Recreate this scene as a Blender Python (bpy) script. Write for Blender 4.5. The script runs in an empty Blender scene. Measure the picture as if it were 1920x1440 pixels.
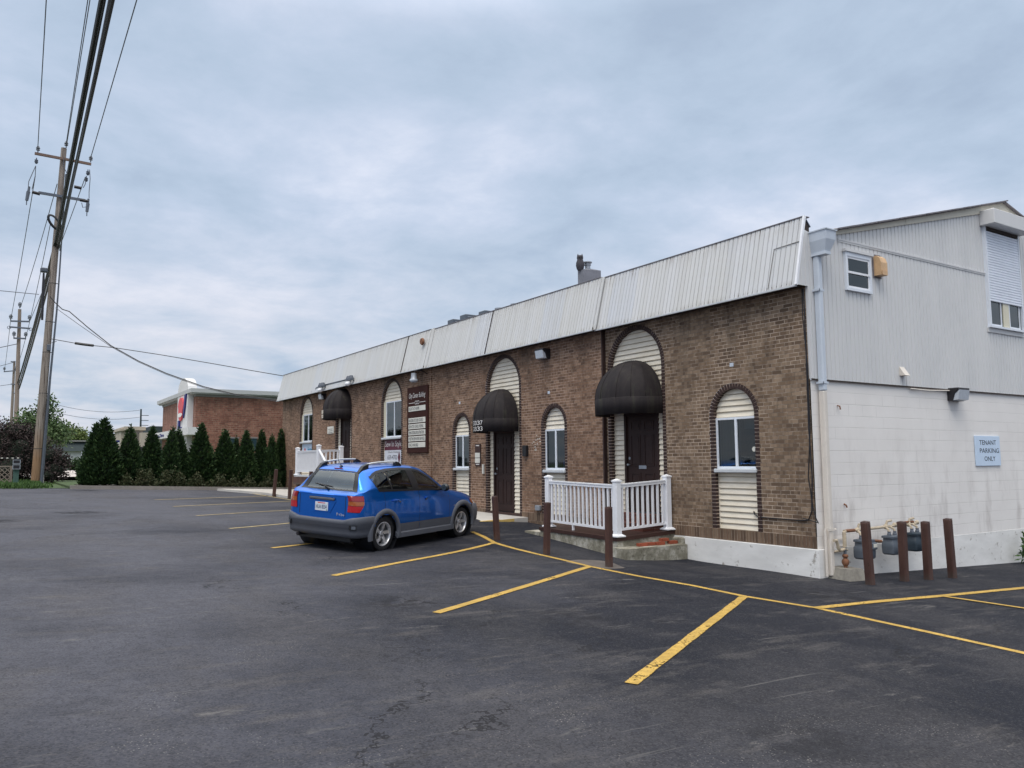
import bpy, math, random
import numpy as np
from mathutils import Vector, Matrix
from math import sin, cos, pi, radians, sqrt, floor, exp

scene = bpy.context.scene
COL = scene.collection
random.seed(7)

# ------------------------------------------------------------------ camera solved from the building's vanishing points
CAM = Vector((-11.56, -8.578, 1.477))
FPX, CX, CY = 1500.0, 960.0, 720.0
CR = Vector((0.8397, -0.5424, -0.0072)).normalized()
CF = Vector((0.5404, 0.8360, 0.0971)).normalized()
CR = (CR - CF * CR.dot(CF)).normalized()
CU = CR.cross(CF)

def ray(p):
    return (CR * (p[0] - CX) + CU * (CY - p[1]) + CF * FPX).normalized()

def on_x(p, x=0.0):
    r = ray(p); return CAM + r * ((x - CAM.x) / r.x)

def on_y(p, y=0.0):
    r = ray(p); return CAM + r * ((y - CAM.y) / r.y)

def on_z(p, z=0.0):
    r = ray(p); return CAM + r * ((z - CAM.z) / r.z)

CAR_POS = (-5.87, 6.00, -0.082); CAR_ROT = (0.060, -0.016, 0.4835)
# ------------------------------------------------------------------ the lie of the land
def ground_z(x, y):
    xe = max(-14.0, min(12.0, x))
    ye = y if y < 27 else 27 + (y - 27) * 0.12
    ye = max(-16.0, min(34.0, ye))
    z = -0.47 - 0.033 * xe + 0.027 * ye
    z += 0.24 * exp(-(((x + 2.0) / 4.5) ** 2 + ((y - 9.5) / 5.0) ** 2))
    z -= 0.09 * exp(-(((x + 0.4) / 1.6) ** 2 + ((y - 3.0) / 1.7) ** 2))
    return z

def _tyre_fit():
    from mathutils import Euler
    Rm = Euler(CAR_ROT, 'XYZ').to_matrix(); A = []; b = []
    for wx in (0, 2.6):
        for sg in (-.745, .745):
            q = Rm @ Vector((wx, sg, 0.002)) + Vector(CAR_POS); A.append([1, q.x, q.y]); b.append(q.z - ground_z(q.x, q.y))
    c = np.linalg.lstsq(np.array(A), np.array(b), rcond=None)[0]; m = Rm @ Vector((1.3, 0, 0)) + Vector(CAR_POS)
    return c, m
_fit = None
_base_ground = ground_z
_fit = _tyre_fit()
def ground_z(x, y):
    c, m = _fit; r2 = ((x - m.x) ** 2 + (y - m.y) ** 2) / 2.6 ** 2
    return _base_ground(x, y) + (c[0] + c[1] * x + c[2] * y) * exp(-r2 * r2)

def on_ground(p):
    r = ray(p); t0, t1 = 1.0, 1.0
    while t1 < 400:
        q = CAM + r * t1
        if q.z < ground_z(q.x, q.y): break
        t0 = t1; t1 *= 1.03
    for _ in range(40):
        m = (t0 + t1) / 2; q = CAM + r * m
        if q.z < ground_z(q.x, q.y): t1 = m
        else: t0 = m
    return CAM + r * t1

# ------------------------------------------------------------------ materials
class NT:
    def __init__(s, mat):
        s.t = mat.node_tree; s.n = s.t.nodes; s.l = s.t.links
    def new(s, typ, **kw):
        n = s.n.new(typ)
        for k, v in kw.items(): setattr(n, k, v)
        return n
    def put(s, sock, v):
        if v is None: return
        if isinstance(v, bpy.types.NodeSocket): s.l.new(v, sock)
        elif isinstance(v, (tuple, list)):
            if len(sock.default_value) == 4 and len(v) == 3: v = (*v, 1)
            sock.default_value = v
        else: sock.default_value = v
    def math(s, op, a, b=None, clamp=False):
        n = s.new('ShaderNodeMath', operation=op, use_clamp=clamp)
        s.put(n.inputs[0], a); s.put(n.inputs[1], b); return n.outputs[0]
    def coord(s, which='Object'):
        return s.new('ShaderNodeTexCoord').outputs[which]
    def sep(s, v):
        n = s.new('ShaderNodeSeparateXYZ'); s.put(n.inputs[0], v); return n.outputs
    def comb(s, x=0.0, y=0.0, z=0.0):
        n = s.new('ShaderNodeCombineXYZ')
        s.put(n.inputs[0], x); s.put(n.inputs[1], y); s.put(n.inputs[2], z); return n.outputs[0]
    def noise(s, vec, scale, detail=4, rough=0.55, dist=0.0, out=0):
        n = s.new('ShaderNodeTexNoise'); s.put(n.inputs['Vector'], vec)
        n.inputs['Scale'].default_value = scale; n.inputs['Detail'].default_value = detail
        n.inputs['Roughness'].default_value = rough; n.inputs['Distortion'].default_value = dist
        return n.outputs[out]
    def vor(s, vec, scale, feature='F1', out='Distance'):
        n = s.new('ShaderNodeTexVoronoi', feature=feature); s.put(n.inputs['Vector'], vec)
        n.inputs['Scale'].default_value = scale; return n.outputs[out]
    def white(s, vec):
        n = s.new('ShaderNodeTexWhiteNoise', noise_dimensions='3D'); s.put(n.inputs['Vector'], vec); return n.outputs['Value']
    def ramp(s, fac, stops, interp='LINEAR'):
        n = s.new('ShaderNodeValToRGB'); cr = n.color_ramp; cr.interpolation = interp
        while len(cr.elements) < len(stops): cr.elements.new(0.5)
        for e, (p, c) in zip(cr.elements, stops):
            e.position = p
            if not isinstance(c, (tuple, list)): c = (c, c, c)
            e.color = (*c[:3], 1)
        s.put(n.inputs[0], fac); return n.outputs[0]
    def mix(s, fac, a, b, blend='MIX'):
        n = s.new('ShaderNodeMix', data_type='RGBA', blend_type=blend)
        s.put(n.inputs[0], fac); s.put(n.inputs[6], a); s.put(n.inputs[7], b); return n.outputs[2]
    def mapping(s, vec, scale=(1, 1, 1), loc=(0, 0, 0), rot=(0, 0, 0)):
        n = s.new('ShaderNodeMapping'); s.put(n.inputs['Vector'], vec)
        n.inputs['Scale'].default_value = scale; n.inputs['Location'].default_value = loc; n.inputs['Rotation'].default_value = rot
        return n.outputs[0]
    def bump(s, h, strength=0.3, dist=0.01):
        n = s.new('ShaderNodeBump'); s.put(n.inputs['Height'], h)
        n.inputs['Strength'].default_value = strength; n.inputs['Distance'].default_value = dist
        return n.outputs[0]

def srgb(r, g, b):
    def f(c):
        c /= 255.0
        return c / 12.92 if c <= 0.04045 else ((c + 0.055) / 1.055) ** 2.4
    return (f(r), f(g), f(b))

def mat(name, color=(0.5, 0.5, 0.5), rough=0.6, metal=0.0, spec=0.5, coat=0.0):
    m = bpy.data.materials.new(name); m.use_nodes = True
    b = m.node_tree.nodes['Principled BSDF']
    b.inputs['Base Color'].default_value = (*color, 1); b.inputs['Roughness'].default_value = rough
    b.inputs['Metallic'].default_value = metal; b.inputs['Specular IOR Level'].default_value = spec
    b.inputs['Coat Weight'].default_value = coat; b.inputs['Coat Roughness'].default_value = 0.04
    return m, NT(m), b

def weathered(name, color, rough=0.6, amt=0.25, scale=6.0, metal=0.0, spec=0.4, bump=0.1, coat=0.0, stretch=(1, 1, 1)):
    """a plain finish with the uneven tone of wear"""
    m, t, b = mat(name, color, rough, metal, spec, coat)
    v = t.mapping(t.coord(), scale=stretch)
    n = t.noise(v, scale, 6, 0.65)
    n2 = t.noise(v, scale * 9, 3, 0.6)
    k = t.math('ADD', t.math('MULTIPLY', n, 0.7), t.math('MULTIPLY', n2, 0.3))
    dark = tuple(c * (1 - amt) for c in color); lite = tuple(min(1, c * (1 + amt)) for c in color)
    t.put(b.inputs['Base Color'], t.ramp(k, [(0.32, dark), (0.68, lite)]))
    if bump: t.put(b.inputs['Normal'], t.bump(n2, bump, 0.004))
    return m

def brick_mat(name, cols, mortar, bw=0.203, bh=0.0677, mw=0.011, axis='y', tint=None, soldier=False, moss=True):
    m, t, b = mat(name, (0.2, 0.1, 0.08), 0.85, 0, 0.25)
    o = t.sep(t.coord()); u = o[1] if axis == 'y' else o[0]; v = o[2]
    row = t.math('FLOOR', t.math('DIVIDE', v, bh))
    jit = t.white(t.comb(row, 3.3, 0))
    off = 0.0 if soldier else t.math('ADD', t.math('MULTIPLY', t.math('MODULO', row, 2.0), 0.5), t.math('MULTIPLY', jit, 0.18))
    uu = t.math('ADD', t.math('DIVIDE', u, bw), off)
    col = t.math('FLOOR', uu); fu = t.math('FRACT', uu); fv = t.math('FRACT', t.math('DIVIDE', v, bh))
    wob = t.math('MULTIPLY', t.noise(t.coord(), 40, 2), 0.02)
    mu = t.math('LESS_THAN', t.math('ADD', fu, wob), mw / bw + 0.01)
    mv = t.math('LESS_THAN', t.math('ADD', fv, wob), mw / bh + 0.01)
    mm = t.math('MAXIMUM', mu, mv)
    rnd = t.white(t.comb(col, row, 0.5))
    n = len(cols)
    c = t.ramp(rnd, [(i / n, cc) for i, cc in enumerate(cols)], 'CONSTANT')
    c = t.mix(t.math('MULTIPLY', t.noise(t.mapping(t.coord(), (30, 30, 90)), 1, 4, 0.7), 0.55), c, tuple(x * 0.45 for x in cols[1]))
    big = t.noise(t.coord(), 0.55, 5, 0.6)
    c = t.mix(t.ramp(big, [(0.35, 0.0), (0.7, 0.35)]), c, tint or cols[0])
    mort = t.ramp(t.math('ADD', t.math('MULTIPLY', t.noise(t.coord(), 0.9, 3, 0.7), 0.7), t.math('MULTIPLY', t.noise(t.coord(), 9.0, 2), 0.3)), [(0.42, tuple(x * 0.30 for x in mortar)), (0.58, mortar)])
    c = t.mix(t.math('MULTIPLY', t.math('GREATER_THAN', t.white(t.comb(t.math('FLOOR', t.math('MULTIPLY', uu, 5.0)), row, 7.7)), 0.66), 0.30), c, tuple(x * 0.5 for x in cols[1]))
    c = t.mix(t.math('MULTIPLY', t.math('GREATER_THAN', t.white(t.comb(t.math('FLOOR', t.math('MULTIPLY', uu, 3.0)), row, 1.7)), 0.72), 0.28), c, cols[5 % len(cols)])
    c = t.mix(mm, c, mort)
    # soot and water stains where the wall is always damp: irregular, high on the wall
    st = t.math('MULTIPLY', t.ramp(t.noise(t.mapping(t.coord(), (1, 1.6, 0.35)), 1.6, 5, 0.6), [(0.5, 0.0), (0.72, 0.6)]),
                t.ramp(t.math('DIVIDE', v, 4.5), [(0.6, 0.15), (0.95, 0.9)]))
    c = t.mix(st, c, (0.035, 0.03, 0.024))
    t.put(b.inputs['Base Color'], c)
    h = t.math('ADD', t.math('MULTIPLY', t.math('SUBTRACT', 1.0, mm), 1.0), t.math('MULTIPLY', t.noise(t.coord(), 90, 3), 0.35))
    t.put(b.inputs['Normal'], t.bump(h, 0.55, 0.006))
    return m

def glass_mat(name, tint=(0.62, 0.68, 0.68), dark=0.5, refl=0.05):
    m = bpy.data.materials.new(name); m.use_nodes = True
    t = NT(m); t.n.remove(t.n['Principled BSDF'])
    g = t.new('ShaderNodeBsdfGlossy'); g.inputs['Roughness'].default_value = 0.03; g.inputs['Color'].default_value = (0.9, 0.95, 0.95, 1)
    tr = t.new('ShaderNodeBsdfTransparent'); tr.inputs['Color'].default_value = (*[c * dark for c in tint], 1)
    fr = t.new('ShaderNodeFresnel'); fr.inputs['IOR'].default_value = 1.55
    f = t.math('ADD', t.math('MULTIPLY', fr.outputs[0], 1.3), refl, clamp=True)
    mx = t.new('ShaderNodeMixShader'); t.put(mx.inputs[0], f); t.l.new(tr.outputs[0], mx.inputs[1]); t.l.new(g.outputs[0], mx.inputs[2])
    t.l.new(mx.outputs[0], t.n['Material Output'].inputs[0])
    return m

def leaf_mat(name, a, b_, c=None):
    m, t, b = mat(name, a, 0.6, 0, 0.25)
    r = t.new('ShaderNodeNewGeometry').outputs['Random Per Island']
    n = t.noise(t.coord(), 2.2, 3)
    k = t.math('ADD', t.math('MULTIPLY', r, 0.65), t.math('MULTIPLY', n, 0.35))
    t.put(b.inputs['Base Color'], t.ramp(k, [(0.12, a), (0.6, b_), (0.95, c or b_)]))
    return m

M = {}
BR_A = [srgb(150, 128, 108), srgb(131, 109, 89), srgb(107, 88, 73), srgb(141, 119, 98), srgb(120, 99, 81), srgb(163, 141, 119), srgb(101, 83, 69), srgb(135, 112, 91)]
BR_B = [srgb(152, 122, 101), srgb(133, 104, 84), srgb(108, 84, 69), srgb(144, 113, 92), srgb(121, 94, 76), srgb(168, 138, 115), srgb(105, 82, 68), srgb(137, 107, 86)]
M['brick_a'] = brick_mat('brown brick', BR_A, srgb(190, 172, 154), tint=srgb(122, 103, 86))
M['brick_b'] = brick_mat('red brown brick', BR_B, srgb(184, 160, 142), tint=srgb(130, 101, 82))
M['soldier'] = brick_mat('standing brick course', [srgb(126, 104, 86), srgb(104, 84, 69), srgb(142, 120, 100), srgb(116, 92, 76), srgb(92, 74, 62)], srgb(150, 134, 118), bw=0.0677, bh=0.21, soldier=True)
M['brick_far'] = brick_mat('far brick', [srgb(150, 104, 88), srgb(132, 88, 75), srgb(142, 97, 82), srgb(118, 78, 67), srgb(158, 114, 96)], srgb(160, 138, 122), bw=0.4, bh=0.135, mw=0.02, axis='x')
M['brick_far_side'] = brick_mat('far brick return', [srgb(154, 112, 98), srgb(140, 100, 87), srgb(148, 106, 92), srgb(130, 92, 80)], srgb(160, 138, 122), bw=0.4, bh=0.135, mw=0.02, axis='y')
M['surround'] = weathered('dark brown painted brick', srgb(56, 39, 35), 0.7, 0.35, 14, bump=0.4)
M['mortar'] = weathered('pale mortar', srgb(186, 166, 150), 0.9, 0.2, 20)
M['dark_brown'] = weathered('dark brown trim paint', srgb(62, 42, 37), 0.55, 0.18, 8)
M['soffit'] = weathered('dark soffit', srgb(58, 48, 44), 0.8, 0.25, 5)
M['awning'] = None
M['white_vinyl'] = weathered('white vinyl', (0.80, 0.81, 0.84), 0.4, 0.05, 5, bump=0.02)
M['frame_white'] = weathered('white window frame', (0.72, 0.76, 0.82), 0.4, 0.06, 8, bump=0.02)
M['frame_cream'] = weathered('cream jamb', srgb(214, 208, 186), 0.5, 0.06, 8)
M['sill'] = weathered('grey white sill', srgb(196, 200, 204), 0.5, 0.1, 9)
M['door'] = weathered('dark brown door paint', srgb(54, 39, 36), 0.55, 0.15, 5, spec=0.2, bump=0.03)
M['glass'] = glass_mat('window glass', (0.52, 0.66, 0.70), 0.62, 0.0)
M['car_glass'] = glass_mat('car glass', (0.80, 0.86, 0.84), 0.98, 0.02)
M['hatch_glass'] = glass_mat('hatch glass', (0.50, 0.64, 0.64), 0.85, 0.11)
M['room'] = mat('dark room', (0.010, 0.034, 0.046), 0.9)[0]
M['curtain'] = weathered('grey curtain', srgb(128, 128, 130), 0.9, 0.12, 3, stretch=(1, 14, 0.4))
M['blue_screen'] = mat('blue window card', srgb(60, 100, 180), 0.5)[0]
M['steel'] = weathered('galvanised grey', srgb(150, 155, 162), 0.45, 0.15, 9, metal=0.35)
M['black'] = weathered('black plastic', (0.012, 0.012, 0.014), 0.45, 0.3, 14, bump=0.05)
M['lamp_black'] = weathered('bronze black lamp housing', srgb(40, 38, 42), 0.4, 0.2, 10)
M['lens'] = weathered('lamp lens', srgb(190, 196, 204), 0.25, 0.12, 20)
def bollard_mat():
    m, t, b = mat('chipped brown bollard paint', srgb(84, 60, 53), 0.5, 0, 0.4)
    n = t.noise(t.coord(), 9, 6, 0.7); n2 = t.noise(t.mapping(t.coord(), (1, 1, 0.35)), 4, 4)
    c = t.ramp(n2, [(0.3, srgb(72, 50, 45)), (0.7, srgb(94, 68, 60))])
    c = t.mix(t.ramp(n, [(0.62, 0.0), (0.66, 0.8)]), c, srgb(58, 40, 34)); c = t.mix(t.ramp(n, [(0.34, 0.8), (0.37, 0.0)]), c, srgb(122, 92, 78))
    z = t.sep(t.coord('Generated'))[2]
    c = t.mix(t.math('MULTIPLY', t.ramp(z, [(0.19, 1.0), (0.32, 0.0)]), t.ramp(n, [(0.4, 0.9), (0.6, 0.2)])), c, srgb(84, 76, 70))
    t.put(b.inputs['Base Color'], c); t.put(b.inputs['Normal'], t.bump(n, 0.25, 0.004)); return m
M['bollard'] = bollard_mat()
M['concrete'] = weathered('stained concrete', srgb(126, 122, 114), 0.9, 0.42, 2.6, bump=0.5)
M['slab'] = weathered('pale concrete', srgb(186, 182, 176), 0.9, 0.14, 2.0, bump=0.3)
M['kerb'] = weathered('kerb concrete', srgb(136, 130, 124), 0.9, 0.22, 1.5, bump=0.3)
M['loose_brick'] = weathered('loose red brick', srgb(150, 78, 56), 0.85, 0.25, 9, bump=0.4)
M['step_brick'] = brick_mat('red step brick', [srgb(104, 64, 56), srgb(88, 52, 46), srgb(118, 74, 63)], srgb(110, 90, 82), bw=0.203, bh=0.075, tint=srgb(88, 54, 47))
M['sign_white'] = weathered('sign white', srgb(216, 214, 204), 0.5, 0.04, 10, bump=0)
M['sign_blue'] = weathered('pale blue white sign face', srgb(200, 218, 238), 0.4, 0.04, 4, bump=0)
M['ink'] = mat('dark ink', srgb(38, 42, 54), 0.6)[0]
M['ink_soft'] = mat('grey ink', srgb(96, 94, 90), 0.6)[0]
M['burgundy'] = mat('burgundy', srgb(92, 28, 48), 0.5)[0]
M['chalk'] = mat('pale lettering', srgb(226, 222, 218), 0.6)[0]
M['wood_pole'] = weathered('weathered pole timber', srgb(134, 122, 112), 0.9, 0.38, 3.0, bump=0.6, stretch=(14, 14, 0.35))
M['wood_arm'] = weathered('crossarm timber', srgb(120, 100, 90), 0.9, 0.3, 4, bump=0.4)
M['pole_base'] = weathered('newer tan timber', srgb(150, 116, 84), 0.9, 0.35, 3.0, bump=0.5, stretch=(14, 14, 0.35))
M['wire'] = mat('black cable', (0.012, 0.012, 0.016), 0.5)[0]
M['wire_grey'] = mat('grey conductor', (0.09, 0.095, 0.11), 0.5)[0]
M['porcelain'] = weathered('grey insulator', srgb(92, 98, 108), 0.35, 0.15, 10)
M['duct'] = weathered('grey conduit', srgb(86, 92, 102), 0.5, 0.15, 8)
M['beige_pipe'] = weathered('beige painted pipe', srgb(182, 168, 146), 0.55, 0.25, 14)
M['rust_pipe'] = weathered('rusting pipe', srgb(122, 84, 62), 0.8, 0.5, 20, bump=0.3)
M['meter_grey'] = weathered('blue grey meter paint', srgb(86, 94, 104), 0.5, 0.12, 9, bump=0.1)
M['meter_dark'] = weathered('dark slate meter paint', srgb(48, 60, 70), 0.45, 0.12, 9, bump=0.1)
M['yellow_tag'] = mat('yellow tag', srgb(220, 226, 60), 0.6)[0]
M['shingle'] = weathered('dark grey shingles', srgb(122, 118, 122), 0.9, 0.3, 14, bump=0.5)
M['rake'] = weathered('cream rake board', srgb(206, 200, 184), 0.6, 0.08, 3)
M['hood_tan'] = weathered('tan exhaust hood', srgb(208, 172, 132), 0.5, 0.2, 6)
M['shutter'] = weathered('white roller shutter', (0.78, 0.82, 0.9), 0.4, 0.05, 4, bump=0)
M['pipe_blue'] = weathered('pale grey downpipe', srgb(196, 204, 214), 0.4, 0.06, 3, bump=0.02)
M['pipe_cream'] = weathered('cream downpipe', srgb(216, 208, 198), 0.5, 0.08, 3)
M['chimney'] = weathered('grey rendered chimney', srgb(122, 124, 132), 0.9, 0.14, 5, bump=0.3)
M['owl'] = weathered('grey mottled owl', srgb(66, 64, 70), 0.8, 0.45, 26, bump=0.3)
M['far_white'] = weathered('far white wall', srgb(206, 206, 206), 0.8, 0.06, 0.6)
M['far_grey'] = weathered('far grey stone', srgb(140, 132, 126), 0.9, 0.2, 2.5)
M['far_beige'] = weathered('far beige stucco', srgb(176, 166, 152), 0.9, 0.08, 0.8)
M['far_dark'] = weathered('far dark roof', srgb(52, 62, 64), 0.8, 0.15, 1)
M['far_trim'] = weathered('far grey trim', srgb(128, 128, 126), 0.7, 0.08, 1)
M['cap_grey'] = weathered('grey white parapet metal', srgb(176, 178, 178), 0.6, 0.06, 1)
M['emblem_red'] = mat('emblem red', srgb(206, 70, 76), 0.5)[0]
M['emblem_blue'] = mat('emblem navy', srgb(36, 36, 110), 0.5)[0]
M['drive'] = weathered('pale concrete drive', srgb(190, 182, 176), 0.9, 0.08, 0.8)

def ribbed_metal(name, base):
    m, t, b = mat(name, base, 0.45, 0, 0.4)
    o = t.sep(t.coord())
    panel = t.white(t.comb(t.math('FLOOR', t.math('DIVIDE', o[1], 0.84)), 1.0, 2.0))
    c = t.mix(t.ramp(panel, [(0.0, 0.0), (0.7, 0.08), (0.9, 0.45)]), base, (0.54, 0.58, 0.66))
    rib = t.white(t.comb(t.math('FLOOR', t.math('DIVIDE', o[1], 0.1055)), 4.0, 2.0))
    c = t.mix(t.ramp(rib, [(0.0, 0.22), (0.4, 0.0)]), c, (0.40, 0.39, 0.37)); c = t.mix(t.ramp(rib, [(0.7, 0.0), (1.0, 0.3)]), c, (0.66, 0.67, 0.70))
    big = t.noise(t.coord(), 0.7, 5, 0.6)
    c = t.mix(t.ramp(big, [(0.4, 0.0), (0.75, 0.35)]), c, (0.53, 0.51, 0.45))
    # grime running down from the top flashing and gathering at the drip edge
    zf = t.math('DIVIDE', t.math('SUBTRACT', o[2], 4.43), 1.24)
    run = t.noise(t.mapping(t.coord(), (1, 26, 1.3)), 1.0, 4, 0.7)
    top = t.math('MULTIPLY', t.ramp(zf, [(0.74, 0.0), (1.0, 1.0)]), t.ramp(run, [(0.50, 0.0), (0.68, 0.85)]))
    low = t.math('MULTIPLY', t.ramp(zf, [(0.0, 1.0), (0.10, 0.0)]), t.ramp(run, [(0.46, 0.0), (0.66, 0.7)]))
    spots = t.ramp(t.noise(t.coord(), 11, 3, 0.6), [(0.70, 0.0), (0.78, 0.35)])
    g = t.math('MAXIMUM', t.math('MAXIMUM', top, low), spots)
    t.put(b.inputs['Base Color'], t.mix(g, c, srgb(120, 106, 90)))
    return m
M['mansard'] = ribbed_metal('off white ribbed metal', (0.56, 0.56, 0.55))
M['groove'] = mat('dark groove', srgb(104, 100, 96), 0.8)[0]  # groove floors coloured darker so the ribs read as lines
M['lap_shadow'] = mat('lap shadow line', srgb(140, 126, 106), 0.9)[0]  # shadow line of each lap, put into the colour of its lower edge

def side_siding():
    m, t, b = mat('grey white vertical siding', (0.58, 0.57, 0.56), 0.5, 0, 0.4)
    n = t.noise(t.mapping(t.coord(), (1, 1, 0.25)), 1.5, 5, 0.6)
    t.put(b.inputs['Base Color'], t.ramp(n, [(0.3, (0.60, 0.60, 0.60)), (0.7, (0.67, 0.665, 0.66))]))
    return m
M['siding'] = side_siding()

def cream_lap():
    m, t, b = mat('cream lap siding', srgb(224, 216, 188), 0.5, 0, 0.4)
    n = t.noise(t.mapping(t.coord(), (2, 2, 5)), 1.5, 4, 0.6)
    t.put(b.inputs['Base Color'], t.ramp(n, [(0.3, srgb(224, 213, 192)), (0.7, srgb(238, 229, 212))]))
    return m
M['cream'] = cream_lap()

def block_wall():
    m, t, b = mat('white painted block', (0.7, 0.69, 0.66), 0.7, 0, 0.3)
    o = t.sep(t.coord())
    bh, bw = 0.2032, 0.4064
    row = t.math('FLOOR', t.math('DIVIDE', o[2], bh))
    uu = t.math('ADD', t.math('DIVIDE', o[0], bw), t.math('MULTIPLY', t.math('MODULO', row, 2.0), 0.5))
    wob = t.math('MULTIPLY', t.math('SUBTRACT', t.noise(t.coord(), 3, 3), 0.5), 0.04)
    fu = t.math('ABSOLUTE', t.math('SUBTRACT', t.math('FRACT', t.math('ADD', uu, wob)), 0.5))
    fv = t.math('ABSOLUTE', t.math('SUBTRACT', t.math('FRACT', t.math('ADD', t.math('DIVIDE', o[2], bh), wob)), 0.5))
    # the horizontal joints read; the vertical ones are mostly filled with paint
    jv = t.ramp(fv, [(0.475, 0.0), (0.495, 1.0)])
    ju = t.math('MULTIPLY', t.ramp(fu, [(0.470, 0.0), (0.498, 1.0)]), t.ramp(t.noise(t.coord(), 1.1, 4), [(0.52, 0.0), (0.70, 0.7)]))
    vis = t.ramp(t.noise(t.mapping(t.coord(), (0.8, 1, 4)), 1.3, 3), [(0.35, 0.25), (0.6, 1.0)])
    j = t.math('MAXIMUM', t.math('MULTIPLY', jv, vis), ju)
    n = t.noise(t.coord(), 1.2, 5, 0.6)
    c = t.ramp(n, [(0.3, (0.76, 0.73, 0.70)), (0.7, (0.83, 0.80, 0.77))])
    smudge = t.math('MULTIPLY', t.ramp(t.noise(t.mapping(t.coord(), (2.4, 1, 0.7)), 1.4, 5, 0.65), [(0.50, 0.0), (0.70, 0.42)]),
                    t.ramp(t.math('ADD', t.math('MULTIPLY', o[2], 0.2), 0.25), [(0.3, 1.0), (0.72, 0.0)]))
    c = t.mix(smudge, c, srgb(150, 140, 134))
    c = t.mix(t.math('MULTIPLY', j, 0.42), c, srgb(140, 136, 132))
    low = t.ramp(t.math('ADD', o[2], t.math('MULTIPLY', n, 0.25)), [(0.0, 0.7), (0.01, 0.0)])
    t.put(b.inputs['Base Color'], c)
    h = t.math('ADD', t.math('SUBTRACT', 1.0, j), t.math('MULTIPLY', t.noise(t.coord(), 60, 3), 0.2))
    t.put(b.inputs['Normal'], t.bump(h, 0.5, 0.006))
    return m
M['block'] = block_wall()

def foundation_mat():
    m, t, b = mat('flaking white foundation paint', (0.7, 0.7, 0.68), 0.8, 0, 0.3)
    n = t.noise(t.coord(), 5, 6, 0.7)
    n2 = t.noise(t.mapping(t.coord(), (1, 1, 3)), 1.3, 4, 0.6)
    c = t.ramp(n2, [(0.35, (0.66, 0.65, 0.63)), (0.7, (0.80, 0.79, 0.77))])
    c = t.mix(t.ramp(n, [(0.60, 0.0), (0.66, 0.75)]), c, srgb(140, 132, 122))
    t.put(b.inputs['Base Color'], c); t.put(b.inputs['Normal'], t.bump(n, 0.4, 0.01))
    return m
M['found'] = foundation_mat()

def porch_conc():
    m, t, b = mat('flaking porch concrete', (0.3, 0.3, 0.3), 0.9, 0, 0.2)
    o = t.sep(t.coord())
    n = t.noise(t.coord(), 3.2, 6, 0.7); n2 = t.noise(t.coord(), 16, 4, 0.7)
    c = t.ramp(n, [(0.3, srgb(104, 100, 86)), (0.48, srgb(140, 136, 122)), (0.6, srgb(182, 178, 166)), (0.75, srgb(204, 200, 190))])
    c = t.mix(t.ramp(n2, [(0.56, 0.0), (0.7, 0.8)]), c, srgb(74, 68, 56))
    t.put(b.inputs['Base Color'], c); t.put(b.inputs['Normal'], t.bump(n2, 0.6, 0.012))
    return m
M['porch'] = porch_conc()

def awning_mat():
    m, t, b = mat('dark brown awning canvas', srgb(48, 40, 40), 0.75, 0, 0.3)
    n = t.noise(t.mapping(t.coord(), (5, 5, 0.5)), 1.2, 5, 0.65)
    n2 = t.noise(t.coord(), 14, 4, 0.6)
    c = t.ramp(t.math('ADD', t.math('MULTIPLY', n, 0.8), t.math('MULTIPLY', n2, 0.2)),
               [(0.36, srgb(27, 23, 25)), (0.54, srgb(38, 32, 33)), (0.64, srgb(48, 46, 40)), (0.78, srgb(80, 80, 62))])
    t.put(b.inputs['Base Color'], c); t.put(b.inputs['Normal'], t.bump(n2, 0.1, 0.004))
    return m
M['awning'] = awning_mat()

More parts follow.
